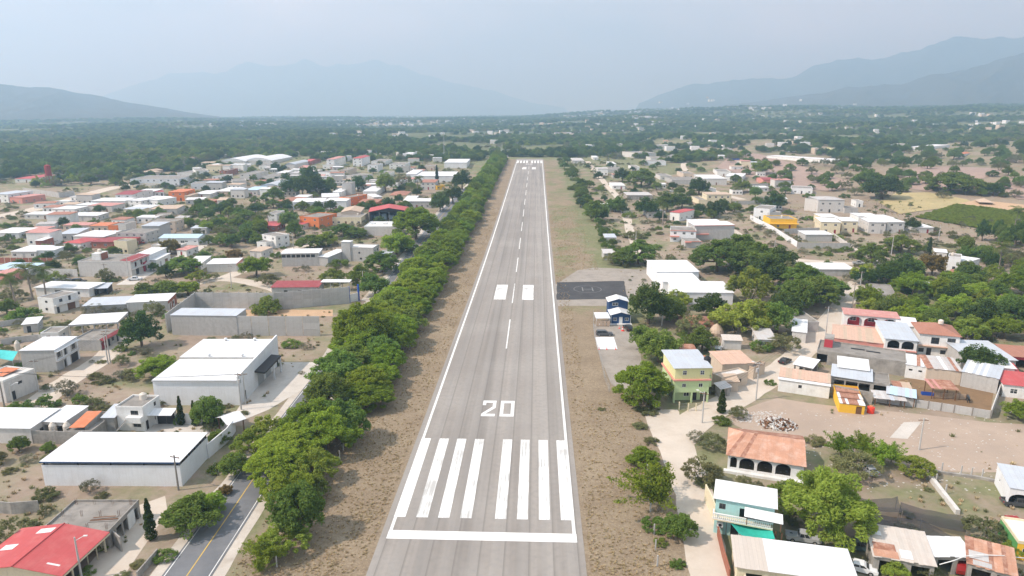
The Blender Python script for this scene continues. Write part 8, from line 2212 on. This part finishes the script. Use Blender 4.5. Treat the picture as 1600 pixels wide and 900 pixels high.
def right_row():
    rr = random.Random(9)
    for i in range(46):
        t = i / 45; px = 872 + (958 - 872) * t ** 1.2 + rr.uniform(-6, 10); py = 242 + (402 - 242) * t ** 1.25
        p = G(px, py)
        tree_at(rr.choice(['round', 'round', 'mango', 'gbush', 'acacia']), p.x, p.y, rr.uniform(3.0, 5.8) if t < .75 else rr.uniform(2, 3.2), ordinal(46 - i) + ' dark green tree from the near end in the row along the right verge', 'trees along the right verge', rr.uniform(.8, 1.1))
right_row()
scatter('leafy tree crowded into the right-hand wood below the modern house', 'right-hand wood', ['round', 'bright', 'lime', 'bright', 'lime', 'mango'], (1345, 1640, 432, 538), 60, (4.2, 6.6), 31, .5)
scatter('tree at the right edge of the wood above the modern house', 'upper right wood', ['gbush', 'round', 'loose', 'mango'], (1500, 1640, 392, 432), 18, (3.5, 5.5), 33, .55)
scatter('tall dark tree in the dense hedge at the upper right', 'dense hedge at the upper right', ['mango', 'round'], (1528, 1640, 372, 388), 12, (3.2, 4.4), 34, .5, (1.5, 2.0))
scatter('garden tree standing between the town houses left of the road', 'garden trees of the left town', ['round', 'mango', 'mango', 'gbush', 'acacia', 'loose'], (190, 660, 250, 350), 185, (2.8, 5.4), 35, .8)
scatter('garden tree between the houses at the far left of the town', 'garden trees at the far left', ['round', 'mango', 'gbush', 'loose'], (0, 260, 330, 440), 50, (2.4, 4.4), 36, .9)
scatter('olive scrub tree in the thicket behind the blue-roofed hall', 'scrub thicket', ['loose', 'acacia', 'acacia', 'bright', 'round'], (285, 410, 342, 388), 38, (3.2, 5.4), 37, .5)
scatter('tree at the back of the open track at the far left', 'trees behind the open track', ['round', 'acacia', 'loose', 'mango'], (0, 330, 258, 290), 46, (4, 7.5), 38, .6)
scatter('tree between the scattered houses right of the runway', 'trees right of the runway', ['round', 'mango', 'loose', 'gbush', 'acacia'], (905, 1240, 240, 345), 85, (2.6, 5), 39, .8)
scatter('acacia dotted over the brown hillside pasture at right', 'pasture acacias', ['acacia', 'loose', 'round', 'acacia'], (1120, 1640, 222, 300), 90, (3.5, 7), 40, .9)
scatter('tree in the thick green clumps beyond the brown fields at far right', 'clumps beyond the fields', ['round', 'acacia', 'mango', 'loose'], (1290, 1680, 226, 262), 70, (5, 9), 46, .55)
scatter('hedge tree along the edges of the fields at right', 'hedge trees by the fields', ['round', 'loose', 'acacia', 'gbush'], (1180, 1640, 262, 312), 40, (3, 6), 47, .8)
scatter('yard tree on the near lots left of the paved road', 'yard trees on the near left lots', ['loose', 'gbush', 'bush', 'round'], (-20, 300, 500, 720), 16, (1.4, 2.6), 48, 1.0)
scatter('small scrub bush on the dry lots right of the airstrip', 'scrub bushes on the right lots', ['bush', 'thin', 'bush', 'loose'], (1130, 1420, 340, 405), 40, (.8, 2.0), 41, 1.0, (.6, .9))
scatter('small scrub bush on the dry lots of the left town', 'scrub bushes on the left lots', ['bush', 'thin', 'bush'], (100, 560, 405, 650), 44, (.6, 1.5), 42, 1.0, (.5, .9))
scatter('scrub bush on the slope below the green field', 'scrub below the green field', ['bush', 'loose', 'gbush', 'thin'], (1320, 1520, 355, 402), 34, (1.8, 3.4), 43, .8)
scatter('bushy garden plant in a row beside the stubble field', 'plants beside the stubble field', ['palm', 'gbush', 'bush'], (1352, 1440, 318, 345), 20, (1.4, 2.4), 44, .8)

# ------------------------------------------------------------------ masses: far woods, dry tufts, weeds
def instancer(name, label, pts, scl, srcs, seed, cat, smin=.8, smax=1.2):
    """one object: points on the terrain that carry copies of real crowns or tufts"""
    me = bpy.data.meshes.new(name)
    me.from_pydata([tuple(p) for p in pts], [], [])
    at = me.attributes.new('size', 'FLOAT', 'POINT'); at.data.foreach_set('value', np.asarray(scl, np.float32))
    rs = np.random.RandomState(seed)
    at = me.attributes.new('spin', 'FLOAT', 'POINT'); at.data.foreach_set('value', rs.uniform(0, 6.28, len(pts)).astype(np.float32))
    at = me.attributes.new('pick', 'INT', 'POINT'); at.data.foreach_set('value', rs.randint(0, len(srcs), len(pts)).astype(np.int32))
    o = link(name, me); tag(o, label, cat, None, 'stuff')
    ng = bpy.data.node_groups.new(name + '_nodes', 'GeometryNodeTree')
    ng.interface.new_socket('Geometry', in_out='INPUT', socket_type='NodeSocketGeometry')
    ng.interface.new_socket('Geometry', in_out='OUTPUT', socket_type='NodeSocketGeometry')
    N, L = ng.nodes, ng.links
    gi, go = N.new('NodeGroupInput'), N.new('NodeGroupOutput')
    iop = N.new('GeometryNodeInstanceOnPoints'); j = N.new('GeometryNodeJoinGeometry')
    for s_ in srcs:
        oi = N.new('GeometryNodeObjectInfo'); oi.inputs['Object'].default_value = s_; oi.inputs['As Instance'].default_value = True
        oi.transform_space = 'ORIGINAL'
        L.new(oi.outputs['Geometry'], j.inputs[0])
    def attr(nm, ty):
        a = N.new('GeometryNodeInputNamedAttribute'); a.data_type = ty; a.inputs['Name'].default_value = nm; return a.outputs['Attribute']
    cx = N.new('ShaderNodeCombineXYZ'); L.new(attr('spin', 'FLOAT'), cx.inputs['Z'])
    L.new(gi.outputs[0], iop.inputs['Points']); L.new(j.outputs[0], iop.inputs['Instance'])
    iop.inputs['Pick Instance'].default_value = True
    L.new(attr('pick', 'INT'), iop.inputs['Instance Index'])
    L.new(cx.outputs[0], iop.inputs['Rotation']); L.new(attr('size', 'FLOAT'), iop.inputs['Scale'])
    L.new(iop.outputs[0], go.inputs[0])
    md = o.modifiers.new('scatter', 'NODES'); md.node_group = ng
    return o
def vnoise(x, y, s, seed):
    rs = np.random.RandomState(seed); z = 0
    for k in range(4):
        a = rs.uniform(0, 6.28, 4); f = 2 ** k / s
        z = z + np.sin(x * f + a[0] + 1.3 * np.sin(y * f * .8 + a[1])) * np.sin(y * f * 1.1 + a[2] + 1.1 * np.sin(x * f * .7 + a[3])) / (1.4 ** k)
    return z
def far_woods():
    rs = np.random.RandomState(12)
    crowns = {}
    for o in COL.objects:
        if o.name.startswith('crown') and o.data and o.data.name not in crowns: crowns[o.data.name] = o
    def pick(ks):
        names = [c.name for k in ks for c, _ in [(v[0], v[1]) for v in TREES[k]]]
        return [crowns[n] for n in names if n in crowns]
    P, S = [], []
    n = 150000
    d = 700 + (6500 - 700) * rs.uniform(0, 1, n) ** 1.25; a = rs.uniform(-.80, .78, n) - YAW
    x, y = CAMX + d * np.sin(a), d * np.cos(a)
    dens = .36 + .62 * vnoise(x, y, 210, 3) + .2 * sstep(900, 1500, d)
    right = sstep(150, 350, x) * (1 - sstep(1050, 1350, y))
    dens = dens - 1.1 * right * (vnoise(x, y, 90, 5) < .55)
    ok = (rs.uniform(0, 1, n) < dens * np.minimum(1, 1500 / d) ** .5) & ~((np.abs(x) < 60) & (y < 875)) & ~((x < 0) & (y < 820) & ~((x < -190) & (y > 500 - .25 * (x + 190)))) & ~((x < 150) & (x > 0) & (y < 850)) & ~((x > 100) & (y < 800))
    fx = np.array([f[:2] for f in FOOT if f[1] > 600]); fr = np.array([f[2] for f in FOOT if f[1] > 600])
    for i in range(len(fx)):   # keep the houses in view: nothing on them or right in front
        ok &= ~((np.abs(x - fx[i, 0]) < fr[i] + 5) & (y > fx[i, 1] - np.where(fx[i, 0] < -120, 75, 18)) & (y < fx[i, 1] + fr[i] + 5))
    x, y, d = x[ok], y[ok], d[ok]
    z = terrain(x, y)
    s = rs.uniform(.75, 1.45, len(x)) * (1 + .55 * sstep(1500, 4500, d))
    light = vnoise(x, y, 130, 21) + rs.uniform(-.8, .8, len(x)) > .35
    for nm, lb, k, ks in (('far_woods', 'dark far woods covering the valley beyond the town and the airstrip', ~light, ['acacia', 'mango', 'round', 'mango']), ('pale_woods', 'paler far scrub trees mixed through the dark woods of the valley', light, ['acacia', 'loose', 'lime', 'thin'])):
        instancer(nm, lb, np.stack([x, y, z - .6], 1)[k], s[k], pick(ks), 5, 'woods')
far_woods()
def tuft_meshes():
    rs = np.random.RandomState(3)
    def tuft(n, h, m):
        V = []
        for i in range(n):
            a = rs.uniform(0, 6.28); b = rs.uniform(.2, .9) * h; c = np.array([rs.uniform(-.15, .15), rs.uniform(-.15, .15), 0])
            s = np.array([-math.sin(a), math.cos(a), 0]) * .035; t = c + np.array([math.cos(a) * b * .8, math.sin(a) * b * .8, h * rs.uniform(.5, 1)])
            V += [c - s, c + s, t + s * .4, t - s * .4]
        return quads_mesh('tuft', np.array(V), LM[m])
    return tuft
def grasses():
    tf = tuft_meshes(); rs = np.random.RandomState(8)
    srcs = []
    for i, (m, h, q) in enumerate((('dry', .34, (-18.2, 101)), ('dry', .26, (18.3, 104)), ('olive', .36, (-36, 99)))):
        o = link('grass_tuft', tf(26, h, m), None, (q[0], q[1], 0)); tag(o, ['dry straw tuft on the verge left of the threshold', 'dry straw tuft on the verge right of the threshold', 'greenish grass tuft by the near avenue trees'][i], 'grass tuft'); srcs.append(o)
    P = []
    for x0, x1, n in ((-36.5, -17, 15000), (17, 36, 13000)):
        y = 78 + (470 - 78) * rs.uniform(0, 1, n) ** 1.9; x = rs.uniform(x0, x1, n)
        keep = vnoise(x, y, 5.0, 6) + .5 * vnoise(x, y, 14, 7) + rs.uniform(-1.6, 1.6, n) > -.3
        keep &= ~((x > 21) & (y > 150) & (y < 290))
        for q in CLEAR: keep &= ~((x - q[0]) ** 2 + (y - q[1]) ** 2 < q[2] ** 2)
        P.append(np.stack([x[keep], y[keep], terrain(x[keep], y[keep])], 1))
    P = np.concatenate(P)
    instancer('dry_grass', 'sunburnt dry grass covering both verges of the airstrip', P, rs.uniform(.4, .95, len(P)), srcs[:2], 6, 'grass')
    # weeds over the open lots
    n = 26000
    y = 85 + 420 * rs.uniform(0, 1, n) ** 1.6; x = rs.uniform(-260, 300, n)
    keep = ((x < -56) | (x > 42)) & (vnoise(x, y, 9, 16) > .15)
    keep &= ~((x > 36) & (x < 75) & (y < 172)) & ~((x > 60) & (y > 124) & (y < 160) & (rs.uniform(0, 1, n) < .85))
    fx = np.array([f[:2] for f in FOOT]); fr = np.array([f[2] for f in FOOT])
    for i in range(len(fx)): keep &= ~((x - fx[i, 0]) ** 2 + (y - fx[i, 1]) ** 2 < fr[i] ** 2)
    for q in CLEAR: keep &= ~((x - q[0]) ** 2 + (y - q[1]) ** 2 < (q[2] * .9) ** 2)
    x, y = x[keep], y[keep]
    instancer('weeds', 'low weeds and dry tufts sprinkled over the bare lots', np.stack([x, y, terrain(x, y)], 1), rs.uniform(.6, 2.2, len(x)), srcs, 9, 'weeds')
    n = 26000
    y = 100 + 800 * rs.uniform(0, 1, n) ** 1.2; x = rs.uniform(-480, 520, n)
    keep = ((x < -58) | (x > 46)) & (np.abs(x - 8) < .95 * y + 40) & ~((x > 150) & (y > 430)) & (vnoise(x, y, 34, 26) + rs.uniform(-.7, .7, n) > .05) & ~((x > 60) & (x < 190) & (y > 100) & (y < 165))
    for i in range(len(fx)): keep &= ~((x - fx[i, 0]) ** 2 + (y - fx[i, 1]) ** 2 < (fr[i] + 1) ** 2)
    for q in CLEAR: keep &= ~((x - q[0]) ** 2 + (y - q[1]) ** 2 < q[2] ** 2)
    x, y = x[keep], y[keep]; names = {c[0].name for k in ('bush', 'gbush', 'loose', 'thin') for c in TREES[k]}
    src = {o.data.name: o for o in COL.objects if o.name.startswith('crown') and o.data.name in names}
    instancer('undergrowth', 'low green and grey undergrowth between the houses and along the lanes', np.stack([x, y, terrain(x, y) - .1], 1), rs.uniform(.08, .5, len(x)), list(src.values()), 14, 'undergrowth')
    # standing crops on the two fields at right
    def inside(poly, x, y):
        c = np.zeros(len(x), bool); m_ = len(poly)
        for i in range(m_):
            (xa, ya), (xb, yb) = poly[i], poly[(i + 1) % m_]
            c ^= ((ya > y) != (yb > y)) & (x < (xb - xa) * (y - ya) / (yb - ya + 1e-9) + xa)
        return c
    Gp = [tuple(G(*p)[:2]) for p in [(1430, 340), (1495, 320), (1560, 328), (1680, 345), (1680, 385), (1500, 352)]]
    xs, ys = [p[0] for p in Gp], [p[1] for p in Gp]
    x, y = rs.uniform(min(xs), max(xs), 8000), rs.uniform(min(ys), max(ys), 8000); k = inside(Gp, x, y); x, y = x[k], y[k]
    bush = [o for o in COL.objects if o.name.startswith('crown') and o.data.name.startswith(TREES['lime'][0][0].name)][:1]
    instancer('field_crop', 'green rows of young crop on the irrigated field', np.stack([x, y, terrain(x, y) + .2], 1), rs.uniform(.12, .24, len(x)), bush, 4, 'crop')
grasses()
# ------------------------------------------------------------------ tell alike things apart by what they stand beside
def single_out():
    CUT = {'with', 'under', 'beside', 'behind', 'in', 'on', 'at', 'above', 'below', 'over', 'facing', 'between', 'among', 'joined', 'and', 'by', 'near', 'next', 'of', 'up', 'closing', 'down', 'across'}
    tops = [o for o in COL.objects if o.parent is None and 'label' in o]
    by = {}
    for o in tops: by.setdefault(o['label'], []).append(o)
    refs = []
    for o in tops:
        if o.get('category') in ('house', 'hall', 'shed', 'building', 'warehouse', 'store', 'shack', 'market hall') and len(by[o['label']]) == 1:
            w = o['label'].split(); k = next((i for i, q in enumerate(w) if i > 3 and q in CUT), min(len(w), 9)); refs.append((o.location.x, o.location.y, ' '.join(w[:k])))
    for lab, L in list(by.items()):
        if len(L) < 2 or L[0].get('category') not in ('tree', 'shrub', 'palm', 'house'): continue
        noun = {'house': 'small house'}.get(L[0]['category'])
        new = {}
        for o in L:
            x, y = o.location.x, o.location.y
            d, rx, ry, nm = min(((x - a) ** 2 + (y - b) ** 2, a, b, n) for a, b, n in refs)
            if d > 45 ** 2: continue
            dx, dy = x - rx, (y - ry) * .7
            rel = ('right of' if dx > 0 else 'left of') if abs(dx) > abs(dy) else ('behind' if dy > 0 else 'in front of')
            k = noun or o.name.split('.')[0].replace('_', ' ')
            new.setdefault(f'{k} just {rel} the {nm}', []).append(o)
        for q, os_ in new.items():
            os_.sort(key=lambda o: o.scale.x)
            for i, o in enumerate(os_):
                if len(os_) == 1: s = q
                elif len(os_) == 2 and L[0]['category'] != 'house': s = ('smaller ', 'larger ')[i] + q
                else: s = q + ', ' + ordinal(1 + sorted(os_, key=lambda p: p.location.x).index(o)) + ' from the left'
                if s not in by and len(s.split()) <= 16: o['label'] = s; by[s] = [o]
single_out()
# ------------------------------------------------------------------ haze
def build_haze():
    mb = MB(); mb.box(-30000, -1200, -12, 30000, 30000, 1420)
    m = bpy.data.materials.new('pale_valley_haze'); m.use_nodes = True
    N, L = m.node_tree.nodes, m.node_tree.links
    N.remove(N['Principled BSDF'])
    v = N.new('ShaderNodeVolumePrincipled')
    v.inputs['Color'].default_value = (.42, .67, .93, 1)
    v.inputs['Absorption Color'].default_value = (.47, .30, .30, 1)
    v.inputs['Density'].default_value = HAZE_DENSITY
    v.inputs['Anisotropy'].default_value = 0.4
    L.new(v.outputs[0], N['Material Output'].inputs['Volume'])
    o = mb.obj('haze', m)
    tag(o, 'pale blue dust haze filling the whole valley air', 'haze', None, 'stuff')
build_haze()
